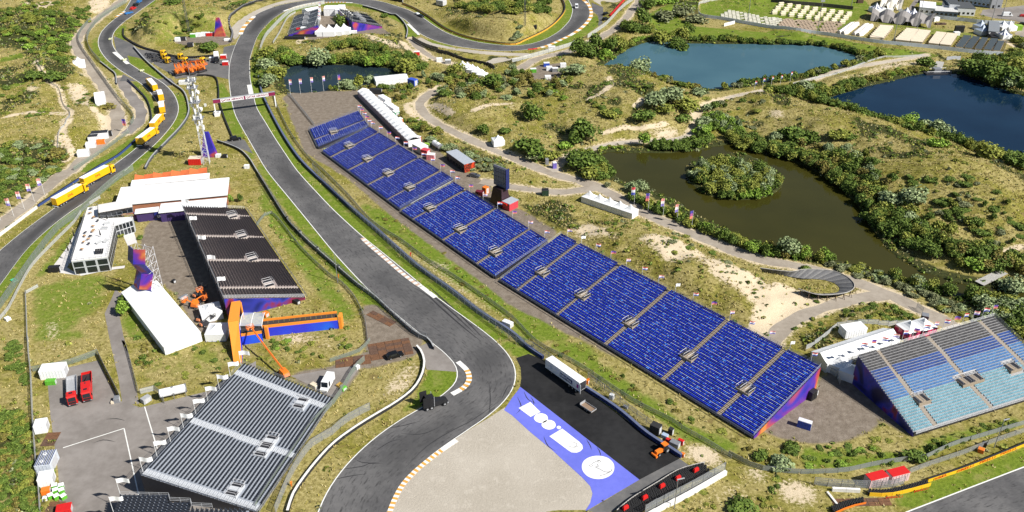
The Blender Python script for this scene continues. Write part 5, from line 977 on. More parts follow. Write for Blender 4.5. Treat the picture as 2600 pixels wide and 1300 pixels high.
crate('container', 'black container at the corner of the gravel lot by the small pond', 'container', "P 235,75", (6, 2.4, 2.5), 0, BLACKP); crate('container', 'long timber stack beside the long white tent', 'timber', "P 620,530", (7, 1.2, .8), -.8, mat('timber', (.40, .24, .11), .8))
crate('toilet_cabin', 'blue and white portable toilets standing on the gravel of the end lot', 'toilets', "L 270,650", (3.4, 1.4, 2.2), -.5, mat('toilet_blue', (.03, .08, .45), .5), lidm=mat('toilet_roof', (.6, .6, .66), .5)); crate('ticket_booth', 'black booth against the printed end of the longest blue stand', 'booth', "L 322,428", (2.4, 2.0, 2.6), .65, BLACKP); crate('site_box', 'white round cabinet beside the black booth', 'cabinet', "L 355,405", (1.0, 1.0, 1.4), .65, WALLW)
crate('ticket_booth', 'dark green booth on the gravel path junction', 'booth', "G 250,185", (2.6, 2.2, 2.4), .1, mat('dark_green_paint', (.015, .04, .025), .5), lidm=BLACKP); crate('toilet_cabin', 'purple portable toilet on the path by the brown pond', 'toilet', "C 320,1268", (1.6, 1.6, 2.5), .2, mat('purple_paint', (.16, .12, .45), .5), lidm=WALLW); crate('toilet_cabin', 'dark grey portable toilet beside the purple one', 'toilet', "C 262,1240", (1.4, 1.4, 2.5), .2, STEEL); crate('toilet_cabin', 'dark grey cabin at the gate behind the light blue stand', 'cabin', "H 1172,1150", (2.0, 2.0, 3.0), -.4, DARKM, lidm=STEEL); crate('site_box', 'white bench-like box beside the dark grey cabin', 'box', "H 1200,1180", (2.8, 1.5, 1.2), -.4, WALLW)
for s, l in (("L 805,1070", 'left of the two red and white generator boxes behind the yellow barrier'), ("L 965,1040", 'right of the two red and white generator boxes behind the yellow barrier')): crate('generator', l, 'generator', s, (5.0, 2.4, 2.5), .3, mat('generator_side', (.62, .45, .45), .5), lidm=RED)
crate('container', 'white walled store behind the left gable of the long marquee', 'container', "Q 480,265", (7, 3.6, 2.7), .25, WALLW, lidm=TENTW)
for s, l, dm in (("A 760,1040", 'dark roofed trailer stall by the left dirt road', (7, 3.4, 2.8)), ("A 710,1065", 'white cabin below the dark roofed stall by the dirt road', (4, 3, 2.6)), ("A 690,1110", 'white box trailer on the verge of the left dirt road', (4, 2.6, 2)), ("A 635,1175", 'white roofed kiosk with dark open side by the left dirt road', (4.6, 2.8, 2.4))): crate('kiosk', l, 'kiosk', s, dm, .25, WALLW, lidm=DARKM if 'dark roofed' in l else TENTW)
crate('container', 'red and white stacked crates beside the kiosks on the left', 'crates', "A 765,1085", (3.4, 1.6, 1.8), .25, ORANGE); crate('container', 'black cabinet at the right end of the dark roofed stall', 'cabinet', "A 832,1025", (2, 1.6, 2.2), .25, BLACKP); crate('container', 'red fronted container at the foot of the lattice tower', 'container', "A 1480,1235", (5, 3.4, 2.8), .05, RED, lidm=BEIGE)
for s, l, m_ in (("A 1460,280", 'green and white boxes at the top building site', GREEN), ("A 1500,275", 'pale boxes beside the green ones at the top building site', WALLW), ("A 1540,270", 'white cabinet at the top building site', WALLW), ("A 1580,270", 'red machine at the top building site', RED), ("A 1612,268", 'pink container at the top building site', mat('stall_red', (.5, .05, .07), .5)), ("A 1345,310", 'white pallets at the left of the top building site', WALLW), ("A 1385,305", 'dark machine left of the top building site', DARKM), ("A 1440,350", 'dark cart at the lower edge of the top building site', DARKM), ("A 1720,305", 'white block pile next to the upper straight', WALLW), ("B 1385,465", 'white roofed unit below the curved grey fence', WALLW), ("B 1450,478", 'grey unit beside the five small white tents', STEEL), ("B 1215,415", 'red and black cabin at the start of the lower gravel trap', RED), ("C 260,500", 'blue cabin in the small yard near the teal pond', mat('toilet_blue', (.03, .08, .45), .5)), ("C 280,530", 'white tent-like cabin in the small yard near the teal pond', WALLW), ("C 385,505", 'white van-sized box in the small yard near the teal pond', WALLW), ("C 325,540", 'grey cabinet in the small yard near the teal pond', STEEL), ("C 160,545", 'green trolley at the left of the small yard near the teal pond', GREEN), ("C 270,600", 'stack of pale barriers below the small yard near the teal pond', WALLW), ("A 1605,460", 'grey trailer behind the white topped lorry', STEEL), ("A 1705,490", 'red quad parked at the edge of the upper straight', RED), ("A 1690,440", 'red and white marshal car by the service road mouth', RED)):
    crate('site_cabin', l, 'cabin', s, (3.2, 2.2, 2.0) if 'pile' not in l else (4, 2, 1), .1, m_, lidm=WALLW if m_ is not DARKM else DARKM)
p, rz, _ = two("A 1638,440 1645,545"); T = artic('white topped lorry with black cab parked at the service road mouth', p, rz, WALLW, TENTW, PAINTB, None, None, 7.0)
p, rz, _ = two("S 870,735 480,735"); T = artic('white tank-like lorry with red cab in front of the far left loop stand', p, rz, WALLW, TENTW, RED, None, None, 8.5)
# ------------------------------------------------------------------ towers, gantry, masts
def gantry():
    a = np.array(flat("A 1632,872")[0]); b = np.array(flat("B 152,810")[0]); d = b - a; L = np.linalg.norm(d); T = thing('track_gantry', 'maroon and white banner gantry spanning the upper main straight', 'gantry', tuple(a), math.atan2(d[1], d[0]))
    for x in (0, L):
        q = MB(); q.box(x - .25, x + .25, -.25, .25, 0, 6.1); q.build('post', WALLW, T)
    q = MB(); q.box(-.8, 1.6, -1.8, 1.8, 0, 1.1); q.build('ballast_block', CONCW, T); q = MB(); q.box(-.3, L + .3, -.5, .5, 7.8, 7.95); q.box(-.3, L + .3, -.4, .4, 6.02, 6.1); q.build('truss', ALU, T)
    q = MB(); q.box(-.3, L + .3, -.42, .42, 6.1, 7.8); q.build('banner', MAROON, T); n = 2
    for k, x in enumerate((.30, .71)): q = MB(); q.box(L * x - L * .19, L * x + L * .19, -.47, -.43, 6.18, 7.72); q.build('white_panel', TENTW, T); text(T, 'QATAR AIRWAYS', 1.35, MAROON, (L * x, -.5, 6.95), (R_(90), 0, 0), L * .36, bold=.03)
gantry()
def lattice(label, s, h, w, m, extras=True, name='lattice_tower', base=True, taper=.45):
    c = w1(s); T = thing(name, label, 'tower', tuple(c), .2); q = MB(); n = int(h / (w * 1.1)) + 1
    def cor(z, k): r = w / 2 * (1 - (1 - taper) * z / h); return ((-1, -1), (1, -1), (1, 1), (-1, 1))[k][0] * r, ((-1, -1), (1, -1), (1, 1), (-1, 1))[k][1] * r, z
    for k in range(4): q.tube(cor(0, k), cor(h, k), .12 if w > 1.5 else .07, 4)
    q.build('legs', m, T); q = MB()
    for i in range(n):
        z0, z1 = h * i / n, h * (i + 1) / n
        for k in range(4): q.tube(cor(z0, k), cor(z1, (k + 1) % 4), .06 if w > 1.5 else .035, 4); q.tube(cor(z1, k), cor(z1, (k + 1) % 4), .06 if w > 1.5 else .035, 4)
    q.build('bracing', m, T); return T
TW = lattice('tall white lattice telecom tower beside the upper left track', "A 1562,1235", 37, 2.5, mat('tower_grey', (.50, .51, .52), .5), taper=.6)
for k in range(9):
    z = 15 + k * 2.5
    for j in range(3): a = j * 2.1 + k * .8; q = MB(); r = 1.55; x, y = r * math.cos(a), r * math.sin(a); q.box(x - .28, x + .28, y - .22, y + .22, z, z + 2.0); q.build('antenna_panel', TENTW, TW)
q = MB()
for z in (20, 27, 33, 36): q.box(-2.1, 2.1, -2.1, 2.1, z, z + .12); q.tube((-2.6, 0, z + .6), (2.6, 0, z + .6), .09, 4); q.tube((0, -2.6, z + .6), (0, 2.6, z + .6), .09, 4)
q.build('platform', STEEL, TW)
for z in (31, 24): q = MB(); q.tube((1.9, -.3, z), (2.2, -.4, z), .75, 12); q.build('dish', TENTW, TW)
q = MB(); q.tube((0, 0, 37), (0, 0, 42), .1, 4); q.build('top_rod', STEEL, TW)
def wedge_screen(label, s, hs, m, rz, w=5., name='printed_totem'):
    c = w1(s); T = thing(name, label, 'totem', tuple(c), rz); q = MB(); q.hexa([(-w / 2, -1.2, 0), (w / 2, -1.2, 0), (w / 2, 1.2, 0), (-w / 2, 1.2, 0), (-w * .1, -.5, hs), (w * .2, -.5, hs), (w * .2, .5, hs), (-w * .1, .5, hs)]); q.build('printed_face', m, T); q = MB()
    for k in range(4): z = hs * (k + .3) / 4; ww = w / 2 * (1 - .6 * z / hs) + .06; q.tube((-ww, 1.3 - z / hs * .7, z), (ww, 1.3 - z / hs * .7, z), .06, 4)
    q.build('back_frame', STEEL, T)
wedge_screen('purple printed totem at the foot of the lattice tower', "A 1585,1180", 11, PRINT, 0, 6.5); wedge_screen('purple printed totem at the top building site', "A 1662,272", 11, PRINT, 0, 6.5)
for s, h, l in (("A 1430,252", 62, 'thin dark mast rising out of the top of the photo, left of the loop'), ("C 97,195", 40, 'dark lattice mast with a cabin inside the top right loop')): lattice(l, s, h, 1.0, mat('mast_grey', (.06, .065, .07), .6), name='radio_mast', taper=.8)
def flood(label, s, h):
    c = w1(s); T = thing('floodlight_mast', label, 'floodlight', tuple(c), 0); q = MB(); q.tube((0, 0, 0), (0, 0, h), .22, 6, .12); q.build('pole', STEEL, T); q = MB(); q.box(-1.2, 1.2, -.25, .25, h - .6, h + .4); q.build('lamp_head', ALU, T)
for s, h, l in (("D 372,245", 19, 'floodlight mast between the brown tent rows'), ("D 945,318", 19, 'floodlight mast between the beige tent blocks'), ("D 1125,215", 20, 'floodlight mast behind the grey stretch tent'), ("D 625,66", 16, 'floodlight mast at the far edge of the tent field'), ("C 1776,180", 19, 'floodlight mast over the small tents by the white fence'), ("R 2030,400", 17, 'floodlight mast beside the grey stage roof'), ("R 2215,280", 17, 'floodlight mast at the top right car park')): flood(l, s, h)
def lamp(label, s, h, name='lamp_post', arm=1.6):
    c = w1(s); T = thing(name, label, 'lamp post', tuple(c), .3); q = MB(); q.tube((0, 0, 0), (0, 0, h), .12, 6, .08); q.build('pole', STEEL, T); q = MB(); q.box(-.2, arm, -.12, .12, h - .05, h + .12); q.build('lamp_head', ALU, T)
lamp('grey lamp post on the bank behind the yellow barrier', "L 1702,805", 9); lamp('white lamp post behind the tyre wall with red blocks', "K 1222,1262", 9); lamp('white pole beside the middle of the main straight', "F 618,850", 11, 'camera_pole', .5)
# LED screen towers
def purple_tower():
    c = np.array(flat("E 1105,985")[0]); T = thing('screen_tower', 'tall zigzag printed tower with open scaffold back above the white marquee', 'tower', tuple(c), -.42); w = 3.5
    prof = [(0, 0.6, 0), (-1.4, 1.6, 5.2), (.9, .6, 9.6), (-1.2, 1.2, 14.2), (.2, .4, 18.6)]
    for k, ((y0, d0, z0), (y1, d1, z1)) in enumerate(zip(prof[:-1], prof[1:])):
        for x0, x1 in ((-w, 0), (0, w)):
            q = MB(); b0 = abs(x0) / w * 1.3; b1 = abs(x1) / w * 1.3; t = .16
            q.hexa([(x0, y0 + b0 - t, z0 + .03), (x1, y0 + b1 - t, z0 + .03), (x1, y0 + b1, z0 + .03), (x0, y0 + b0, z0 + .03), (x0 * .95, y1 + b0 - t, z1), (x1 * .95, y1 + b1 - t, z1), (x1 * .95, y1 + b1, z1), (x0 * .95, y1 + b0, z1)]); q.build('printed_panel', PRINT if (k + (x0 < 0)) % 2 else PRINT2, T)
    q = MB()
    for x in (-w + .2, 0, w - .2):
        for y in (2.4, 4.6): q.tube((x, y, 0), (x, y, 18), .09, 4)
        for k in range(7): z = k * 2.6; q.tube((x, 2.4, z), (x, 4.6, z + 2.6), .06, 4); q.tube((x, .6, z), (x, 4.6, z), .06, 4)
    for k in range(8):
        z = k * 2.5; [q.tube((-w + .2, y, z), (w - .2, y, z), .06, 4) for y in (2.4, 4.6)]
        if k < 7: q.tube((-w + .2, 4.6, z), (0, 4.6, z + 2.5), .06, 4); q.tube((w - .2, 4.6, z), (0, 4.6, z + 2.5), .06, 4)
    q.build('scaffold_frame', mat('bright_rail', (.5, .5, .52), .4, .1), T)
purple_tower()
def black_tower():
    c = np.array(flat("P 1590,1275")[0]); T = thing('screen_tower', 'dark screen tower with sloping base behind the middle blue stand', 'tower', tuple(c), -.75); q = MB()
    q.hexa([(-3.2, -2.6, 0), (3.2, -2.6, 0), (3.2, 2.6, 0), (-3.2, 2.6, 0), (-2.2, -1.6, 7), (2.2, -1.6, 7), (2.2, 1.6, 7), (-2.2, 1.6, 7)]); q.build('sloping_base', mat('tower_dark', (.03, .012, .02), .5), T)
    q = MB(); q.box(-3.6, 3.2, .2, .9, 7.05, 15); q.build('screen_back', mat('screen_back', (.10, .105, .14), .6), T)
    for i in range(5):
        for j in range(4): q = MB(); x = -3.4 + i * 1.32; z = 7.3 + j * 1.9; q.box(x, x + 1.2, -.02, .19, z, z + 1.75); q.build('screen_module', mat('screen_back2', (.16, .17, .22), .6), T)
    q = MB(); q.box(3.25, 3.6, -.6, 1.2, 7.05, 15.2); q.build('side_trim', NAVY, T); q = MB(); q.box(3.4, 7.0, -2.4, 2.4, 0, 3.0); q.build('stall', mat('stall_red', (.5, .05, .07), .5), T); q = MB(); q.box(3.3, 7.2, -2.6, 2.6, 3.02, 3.2); q.build('stall_roof', mat('zinc_roof', (.34, .37, .42), .5, .12), T); q = MB(); q.box(3.3, 6.2, -3.2, -2.45, 2.4, 3.0); q.build('fascia', RED, T)
black_tower(); crate('food_stall', 'red booth left of the dark screen tower', 'stall', "P 1430,1160", (2, 2, 2.6), -.7, ORANGE); crate('food_stall', 'maroon barrel-like bar left of the dark screen tower', 'stall', "P 1365,1180", (3, 2, 1.6), -.3, mat('bar_maroon', (.12, .01, .02), .5))
# ------------------------------------------------------------------ terrace building, entrance bridge
def terrace():
    zt = 5.4; F_ = flat("N 280,1115 N 705,1065 N 785,690 N 990,625 N 1000,600 N 600,620 N 590,470 N 470,490", zt); o = np.array(F_[0]); o[2] = 0; T = thing('terrace_building', 'white L-shaped pavilion with a furnished roof terrace beside the left track', 'building', tuple(o), 0); P = [(p[0] - o[0], p[1] - o[1]) for p in F_]
    q = MB(); q.prism(P, 0, zt - .3); q.build('walls', mat('pavilion_wall', (.42, .44, .46), .5), T); q = MB(); q.prism(P, zt - .28, zt); q.build('roof_deck', mat('terrace_white', (.72, .71, .70), .6, .08), T)
    n = len(P)
    for i in range(n):
        a = np.array([*P[i], 0.]); b = np.array([*P[(i + 1) % n], 0.]); L = np.linalg.norm(b - a); r = MB(); k = max(2, int(L / 1.6))
        for j in range(k + 1): p = a + (b - a) * j / k; r.tube((p[0], p[1], zt), (p[0], p[1], zt + 1.05), .04, 4)
        r.tube((a[0], a[1], zt + 1.05), (b[0], b[1], zt + 1.05), .05, 4); r.tube((a[0], a[1], zt + .5), (b[0], b[1], zt + .5), .03, 4); r.build('balustrade', STEEL, T)
    def facade(i, cols, m_, name='window'):
        a = np.array(P[i]); b = np.array(P[(i + 1) % n]); d = (b - a) / np.linalg.norm(b - a); nr = np.array([d[1], -d[0]]); L = np.linalg.norm(b - a)
        for k in range(cols):
            for z0, z1 in ((.3, 2.4), (2.8, 4.7)):
                x0, x1 = L * (k + .1) / cols, L * (k + .9) / cols; u, v = a + d * x0, a + d * x1; w_ = MB(); e = nr * .06; w_.hexa([(u[0] - e[0], u[1] - e[1], z0), (u[0] + e[0], u[1] + e[1], z0), (v[0] + e[0], v[1] + e[1], z0), (v[0] - e[0], v[1] - e[1], z0), (u[0] - e[0], u[1] - e[1], z1), (u[0] + e[0], u[1] + e[1], z1), (v[0] + e[0], v[1] + e[1], z1), (v[0] - e[0], v[1] - e[1], z1)]); w_.build(name, m_, T)
    facade(0, 3, GLASS); facade(1, 8, DARKM, 'facade_panel'); facade(2, 5, GLASS)
    c, rz, L, w = uv_rect("N 605,535 N 985,470 N 985,395", 8.4); U = thing('roof_pavilion', 'upper box room with pale flat roof on the terrace building', 'building', (c[0], c[1], 5.4), rz); q = MB(); q.box(-L / 2, L / 2, -w / 2 + .6, w / 2, .02, 2.7); q.build('walls', mat('pavilion_dark', (.12, .13, .15), .5), U); q = MB(); q.box(-L / 2 - .2, L / 2 + .2, -w / 2 - .6, w / 2 + .2, 2.72, 3.0); q.build('roof', mat('pavilion_roof', (.62, .60, .58), .6, .08), U)
    for k in range(6): q = MB(); x = -L / 2 + L * (k + .5) / 6; q.box(x - L / 14, x + L / 14, -w / 2 + .55, -w / 2 + .62, .3, 2.4); q.build('window', GLASS, U)
    for i, (x, y) in enumerate(((515, 520), (505, 570), (545, 620), (595, 660), (540, 725), (545, 770), (450, 800), (535, 785), (440, 840), (510, 840), (485, 875), (430, 910), (490, 930), (410, 995), (905, 590))):
        p = flat("N %d,%d" % (x, y), zt)[0]; t_ = thing('terrace_table', ('small', 'brown', 'pale')[i % 3] + ' table on the roof terrace, ' + ORD[i] + ' counted from the far end', 'table', p, i * .7, 'tables on the roof terrace'); q = MB(); q.box(-.55, .55, -.4, .4, .72, .78); q.build('table_top', mat('timber', (.40, .24, .11), .8) if i % 3 else DARKM, t_); q = MB(); [q.tube((a, b, 0), (a, b, .72), .04, 4) for a in (-.45, .45) for b in (-.3, .3)]; q.build('leg', DARKM, t_)
    for i, (x, y) in enumerate(((670, 745), (700, 690), (610, 910), (690, 890))):
        p = flat("N %d,%d" % (x, y), zt)[0]; t_ = thing('lounge_sofa', ('grey lounge sofa near the middle of the roof terrace', 'grey lounge sofa beside the inner terrace rail', 'pale round lounge sofa at the near part of the roof terrace', 'grey lounge sofa at the near inner rail of the terrace')[i], 'sofa', p, i * .5); q = MB(); q.box(-1.1, 1.1, -.45, .45, 0, .42); q.build('seat', mat('sofa_grey', (.40, .41, .42), .8), t_); q = MB(); q.box(-1.1, 1.1, .3, .5, .42, .85); q.build('backrest', mat('sofa_grey', (.40, .41, .42), .8), t_)
    for i, (x, y) in enumerate(((435, 625), (310, 815), (275, 905), (240, 985), (690, 600), (612, 790))):
        p = flat("N %d,%d" % (x + 15, y + 45), 5.4 if i > 3 else 3.)[0]; t_ = thing('closed_parasol', ('farthest dark folded parasol on the track side of the terrace', 'second dark folded parasol on the track side', 'third dark folded parasol on the track side', 'nearest dark folded parasol on the track side', 'dark folded parasol before the upper box room', 'dark folded parasol in the middle of the roof terrace')[i], 'parasol', (p[0], p[1], 0 if i < 4 else 5.4), 0, 'dark folded parasols on the terrace'); h = 6.6 if i < 4 else 3.2; q = MB(); q.tube((0, 0, 0), (0, 0, h), .06, 5); q.build('pole', STEEL, t_); q = MB(); q.tube((0, 0, h - 2.4), (0, 0, h - .1), .28, 6, .08); q.build('folded_cover', BLACKP, t_)
    p = flat("N 610,1025", 5.4)[0]; t_ = thing('solar_panel', 'dark tilted panel array at the near end of the roof terrace', 'panel', p, .15)
    for i in range(4):
        for j in range(3): q = MB(); x, y = -1.3 + i * .68, -.9 + j * .62; q.hexa([(x, y, .3 + j * .3), (x + .62, y, .3 + j * .3), (x + .62, y + .56, .58 + j * .3), (x, y + .56, .58 + j * .3), (x, y, .36 + j * .3), (x + .62, y, .36 + j * .3), (x + .62, y + .56, .64 + j * .3), (x, y + .56, .64 + j * .3)]); q.build('panel', BLACKP, t_)
    sheet('paved_terrace', "N 20,1240 230,960 380,690 420,620 300,1100 230,1190 310,1240 450,1240 740,1190 910,1170 900,1200 700,1225 400,1288", mat('paving_pale', (.55, .53, .52), .7, .1), .026); sheet('paved_terrace', "N 850,760 1000,740 1050,900 940,940 890,830", mat('paving_pale', (.55, .53, .52), .7, .1), .026)
terrace(); crate('black_cabinet', 'black cabinet at the near end of the paved terrace by the track', 'cabinet', "N 95,1240", (3.6, 1.6, 2.0), .1, BLACKP)
def banners():
    for s, z, l, word in (("E 1020,375 1165,370", 3.3, 'purple printed banner wall by the terrace building', None), ("E 1175,378 1368,365", 3.5, 'purple printed banner with large white words beside the black stand', 'LIKE NO OTHER')):
        p, rz, L = two(s); T = thing('banner_wall', l, 'banner', tuple(p), rz); q = MB(); q.box(0, L, -.1, .1, 0.05, z); q.build('printed_sheet', PRINT if not word else PRINT2, T); q = MB()
        for k in range(4): q.tube((L * k / 3, .25, 0), (L * k / 3, .25, z), .06, 4)
        q.build('frame_posts', STEEL, T)
        if word: text(T, word, 1.3, TENTW, (L * .52, -.14, 1.7), (R_(90), 0, 0), L * .82, bold=.04)
        else: q = MB(); q.box(L * .3, L * .55, -.14, -.11, 1.7, 1.95); q.box(L * .45, L * .72, -.14, -.11, 1.3, 1.55); q.build('emblem', TENTW, T)
banners()
def entrance():
    OR = mat('gate_orange', (.74, .25, .03), .5, .05); o = np.array(flat("M 600,860")[0]); T = thing('entrance_bridge', 'orange entrance gate with clear canopy and a walled walkway in blue print', 'entrance', tuple(o), 0)
    def pt(s, z): q = np.array(flat(s, z)[0]) - o; return q[0], q[1]
    A = [pt("M 495,305", 6), pt("M 597,290", 6), pt("M 598,345", 6), pt("M 578,520", 6), pt("M 455,540", 6), pt("M 480,380", 6)]
    q = MB(); q.prism([A[0], A[5], A[4], A[3], A[2], A[1]], 5.4, 6.0); q.build('gate_top', OR, T)
    a, b, c, d = pt("M 457,545", 6), pt("M 577,525", 6), pt("M 622,1010", .4), pt("M 520,1005", .4); q = MB(); q.hexa([(*d, .02), (*c, .02), (b[0], b[1], 5.35), (a[0], a[1], 5.35), (*d, .55), (*c, .55), (b[0], b[1], 6.02), (a[0], a[1], 6.02)]); q.build('sloping_gate_wall', OR, T)
    q = MB(); e = .06; q.hexa([(c[0], c[1], 0), (c[0] + e, c[1], 0), (b[0] + e + .05, b[1], 0), (b[0] + .05, b[1], 0), (c[0], c[1], .5), (c[0] + e, c[1], .5), (b[0] + e + .05, b[1], 5.3), (b[0] + .05, b[1], 5.3)]); q.build('blue_side', PRINT3, T)
    q = MB(); p1 = pt("M 480,380", 6); q.tube((A[0][0], A[0][1], 0), (A[0][0], A[0][1], 5.4), .3, 4); q.tube((A[1][0], A[1][1], 0), (A[1][0], A[1][1], 5.4), .3, 4); q.build('gate_posts', OR, T)
    zd = 3.0; dk = [pt("M 610,705", zd), pt("M 850,670", zd), pt("M 850,560", zd), pt("M 600,590", zd)]; q = MB(); q.prism(dk, zd - .3, zd); q.build('landing_deck', mat('walk_dark', (.035, .03, .03), .8, .3), T)
    w_ = [pt("M 855,610", zd), pt("M 1740,525", zd - .3), pt("M 1730,440", zd - .3), pt("M 860,525", zd)]; n = 14; me = None
    for k in range(n):
        u0, u1 = k / n, (k + .93) / n; f = lambda a, b, u: (a[0] * (1 - u) + b[0] * u, a[1] * (1 - u) + b[1] * u)
        q = MB(); q.prism([f(w_[0], w_[1], u0), f(w_[0], w_[1], u1), f(w_[3], w_[2], u1), f(w_[3], w_[2], u0)], zd - .3, zd - .1 - .002 * (k % 2)); q.build('walkway_board', mat('walk_dark', (.035, .03, .03), .8, .3), T)
    for nm_, aa, bb, z0, z1, m_ in (('walkway_rail', w_[0], w_[1], 3.0, 3.9, OR), ('walkway_rail', w_[3], w_[2], 2.9, 3.6, OR), ('blue_side', w_[0], w_[1], .0, 2.98, PRINT3), ('blue_side', dk[0], dk[1], .0, 2.98, PRINT3), ('walkway_rail', dk[0], dk[1], 3.0, 3.9, OR)):
        a = np.array(aa); b = np.array(bb); d = (b - a) / np.linalg.norm(b - a); nr = np.array([d[1], -d[0]]) * .25; q = MB(); q.prism([tuple(a + nr), tuple(b + nr), tuple(b + nr * .1), tuple(a + nr * .1)], z0, z1); q.build(nm_, m_, T)
    for s in ("M 905,640", "M 1765,520"): x, y = pt(s, 2.8); q = MB(); q.box(x - .45, x + .45, y - .5, y + 1.9 if '1765' in s else y + .6, 0, 4.3); q.build('end_pier', OR, T)
    L_, R2 = pt("M 590,580", 4.6), pt("M 860,550", 4.6); w = np.hypot(R2[0] - L_[0], R2[1] - L_[1]); GL_ = mat('clear_canopy', (.55, .60, .72), .15, .05, 1, 0, .6, .45)
    for k in range(2):
        q = MB(); x0 = L_[0] + (R2[0] - L_[0]) * k / 2 + .05; x1 = L_[0] + (R2[0] - L_[0]) * (k + 1) / 2 - .05; y0 = L_[1]; dp = 4.8
        for j in range(6): a, b = j / 6, (j + 1) / 6; q.quad((x0, y0 + a * dp, 4.4 + 1.5 * math.sin(a * math.pi * .6)), (x1, y0 + a * dp, 4.4 + 1.5 * math.sin(a * math.pi * .6)), (x1, y0 + b * dp, 4.4 + 1.5 * math.sin(b * math.pi * .6)), (x0, y0 + b * dp, 4.4 + 1.5 * math.sin(b * math.pi * .6)))
        q.build('canopy_pane', GL_, T)
    q = MB()
    for k in range(3):
        x = L_[0] + (R2[0] - L_[0]) * k / 2
        for j in range(6): a, b = j / 6, (j + 1) / 6; q.tube((x, L_[1] + a * 4.8, 4.42 + 1.5 * math.sin(a * math.pi * .6)), (x, L_[1] + b * 4.8, 4.42 + 1.5 * math.sin(b * math.pi * .6)), .08, 4)
        q.tube((x, L_[1], 0), (x, L_[1], 4.4), .07, 4)
    q.build('canopy_rib', TENTW, T); q = MB()
    for k in range(7): u = .12 + k * .14; x, y = w_[3][0] * (1 - u) + w_[2][0] * u, w_[3][1] * (1 - u) + w_[2][1] * u; q.box(x - .12, x + .12, y, y + .3, 3.6, 4.1)
    q.build('rail_lamps', BLACKP, T)
entrance()
# ------------------------------------------------------------------ barriers, fences, tyre walls
def runline(s, step, sm=6):
    L = smooth([np.array(p) for p in W(s)], sm) if len(pix(s)) > 2 else [np.array(p) for p in W(s)]
    L = every(L, step)
    for p in L: p[2] = ground(p[0], p[1])
    return L
def barrier(name, label, s, h, th, m, cap=None, step=3., cat='barrier', off=0., group=None, part='barrier_block', every_n=None):
    L = runline(s, step); o = L[len(L) // 2]; T = thing(name, label, cat, tuple(o), 0, group); d = np.mean(np.linalg.norm(np.diff(L, axis=0), axis=1)); mb = MB(); hd = d / 2 - .02
    mb.box(-hd, hd, -th / 2, th / 2, -.3, h, 0)
    if cap: mb.box(-hd, hd, -th / 2 - .03, th / 2 + .03, h + .002, h + .12, 1)
    me = mb.mesh(part, [m] + ([cap] if cap else []))
    for a, b in zip(L[:-1], L[1:]): c = (a + b) / 2 - o; put(part, me, T, loc=c, rz=math.atan2(b[1] - a[1], b[0] - a[0]))
    return T, L
def alpha_mat(name, col, a):
    m, t, b = nodes(name); b.inputs['Base Color'].default_value = (*col, 1); b.inputs['Roughness'].default_value = .6; b.inputs['Alpha'].default_value = a; return m
MESH = alpha_mat('fence_mesh', (.40, .42, .43), .22); MESHG = alpha_mat('fence_mesh_green', (.22, .27, .22), .36); MESHD = alpha_mat('dark_screen', (.04, .045, .05), .8); MESHW = alpha_mat('pale_fence_mesh', (.62, .64, .64), .34)
def fence(name, label, s, h, step=4., post=STEEL, panel=MESH, r=.06, rails=2, cat='fence', tilt=0., part='mesh_panel', group=None, stays=False):
    L = runline(s, step); o = L[len(L) // 2]; T = thing(name, label, cat, tuple(o), 0, group); d = np.mean(np.linalg.norm(np.diff(L, axis=0), axis=1)); q = MB(); q.tube((0, 0, -.3), (0, 0, h), r, 5)
    if stays: q.tube((0, -1.2, 0), (0, 0, h * .7), r * .7, 4)
    pm_ = q.mesh('post', post); q = MB(); q.box(-d / 2 + .04, d / 2 - .04, -.012, .012, .08, h - .05, 0)
    for k in range(rails): z = h * (k + 1) / rails - .03; q.box(-d / 2 + .04, d / 2 - .04, -.03, .03, z - .03, z + .03, 1)
    me = q.mesh(part, [panel, post])
    for i, p in enumerate(L):
        j = min(i, len(L) - 2); a = math.atan2(L[j + 1][1] - L[j][1], L[j + 1][0] - L[j][0]); put('post', pm_, T, loc=p - o, rz=a)
        if i < len(L) - 1: put(part, me, T, loc=(p + L[i + 1]) / 2 - o, rz=a)
    return T
BLUEB = mat('tyre_belt_blue', (.012, .028, .13), .55, .2); GREYB = mat('armco_grey', (.33, .34, .35), .5, .15); BLK = mat('barrier_black', (.018, .019, .022), .6)
barrier('tyre_barrier', 'long dark blue tyre barrier along the right of the main straight', "B 20,440 18,560 42,690 82,790 150,925 230,1065 320,1195 405,1288 F 560,145 700,275 900,445 1080,605 1240,745 1480,915 1700,1085 1933,1235 K 110,50 235,135", 1.1, .7, BLUEB, mat('belt_top', (.10, .12, .20), .5), 2.6)
barrier('tyre_barrier', 'dark blue barrier behind the white trailer along the dark run-off', "K 555,365 800,528 1000,698 1150,798 1275,880", 1.1, .7, BLUEB, mat('belt_top', (.10, .12, .20), .5), 2.6)
barrier('guard_rail', 'grey and dark steel rail along the left of the main straight', "A 1640,1075 1800,1135 1880,1205 1933,1288 F 130,215 240,385 340,495 470,615 620,745 760,865 900,965 1040,1095 1200,1235 1300,1288 J 1340,65", 1.15, .3, BLK, GREYB, 2.6)
barrier('concrete_wall', 'white topped concrete wall curving round the inside of the chicane', "J 240,1300 282,1172 352,1062 452,932 582,792 742,672 902,572 1052,482 1182,382 1250,275 1270,172 1245,92 1212,52", 1.0, .5, BLK, CONCW, 2.6)
T, L = barrier('advert_wall', 'long yellow advertising wall along the infield track at the right', "L 1200,1062 1500,962 1929,790 2100,720", 1.1, .3, mat('advert_yellow', (.74, .44, .015), .5, .06), BLK, 3.0)
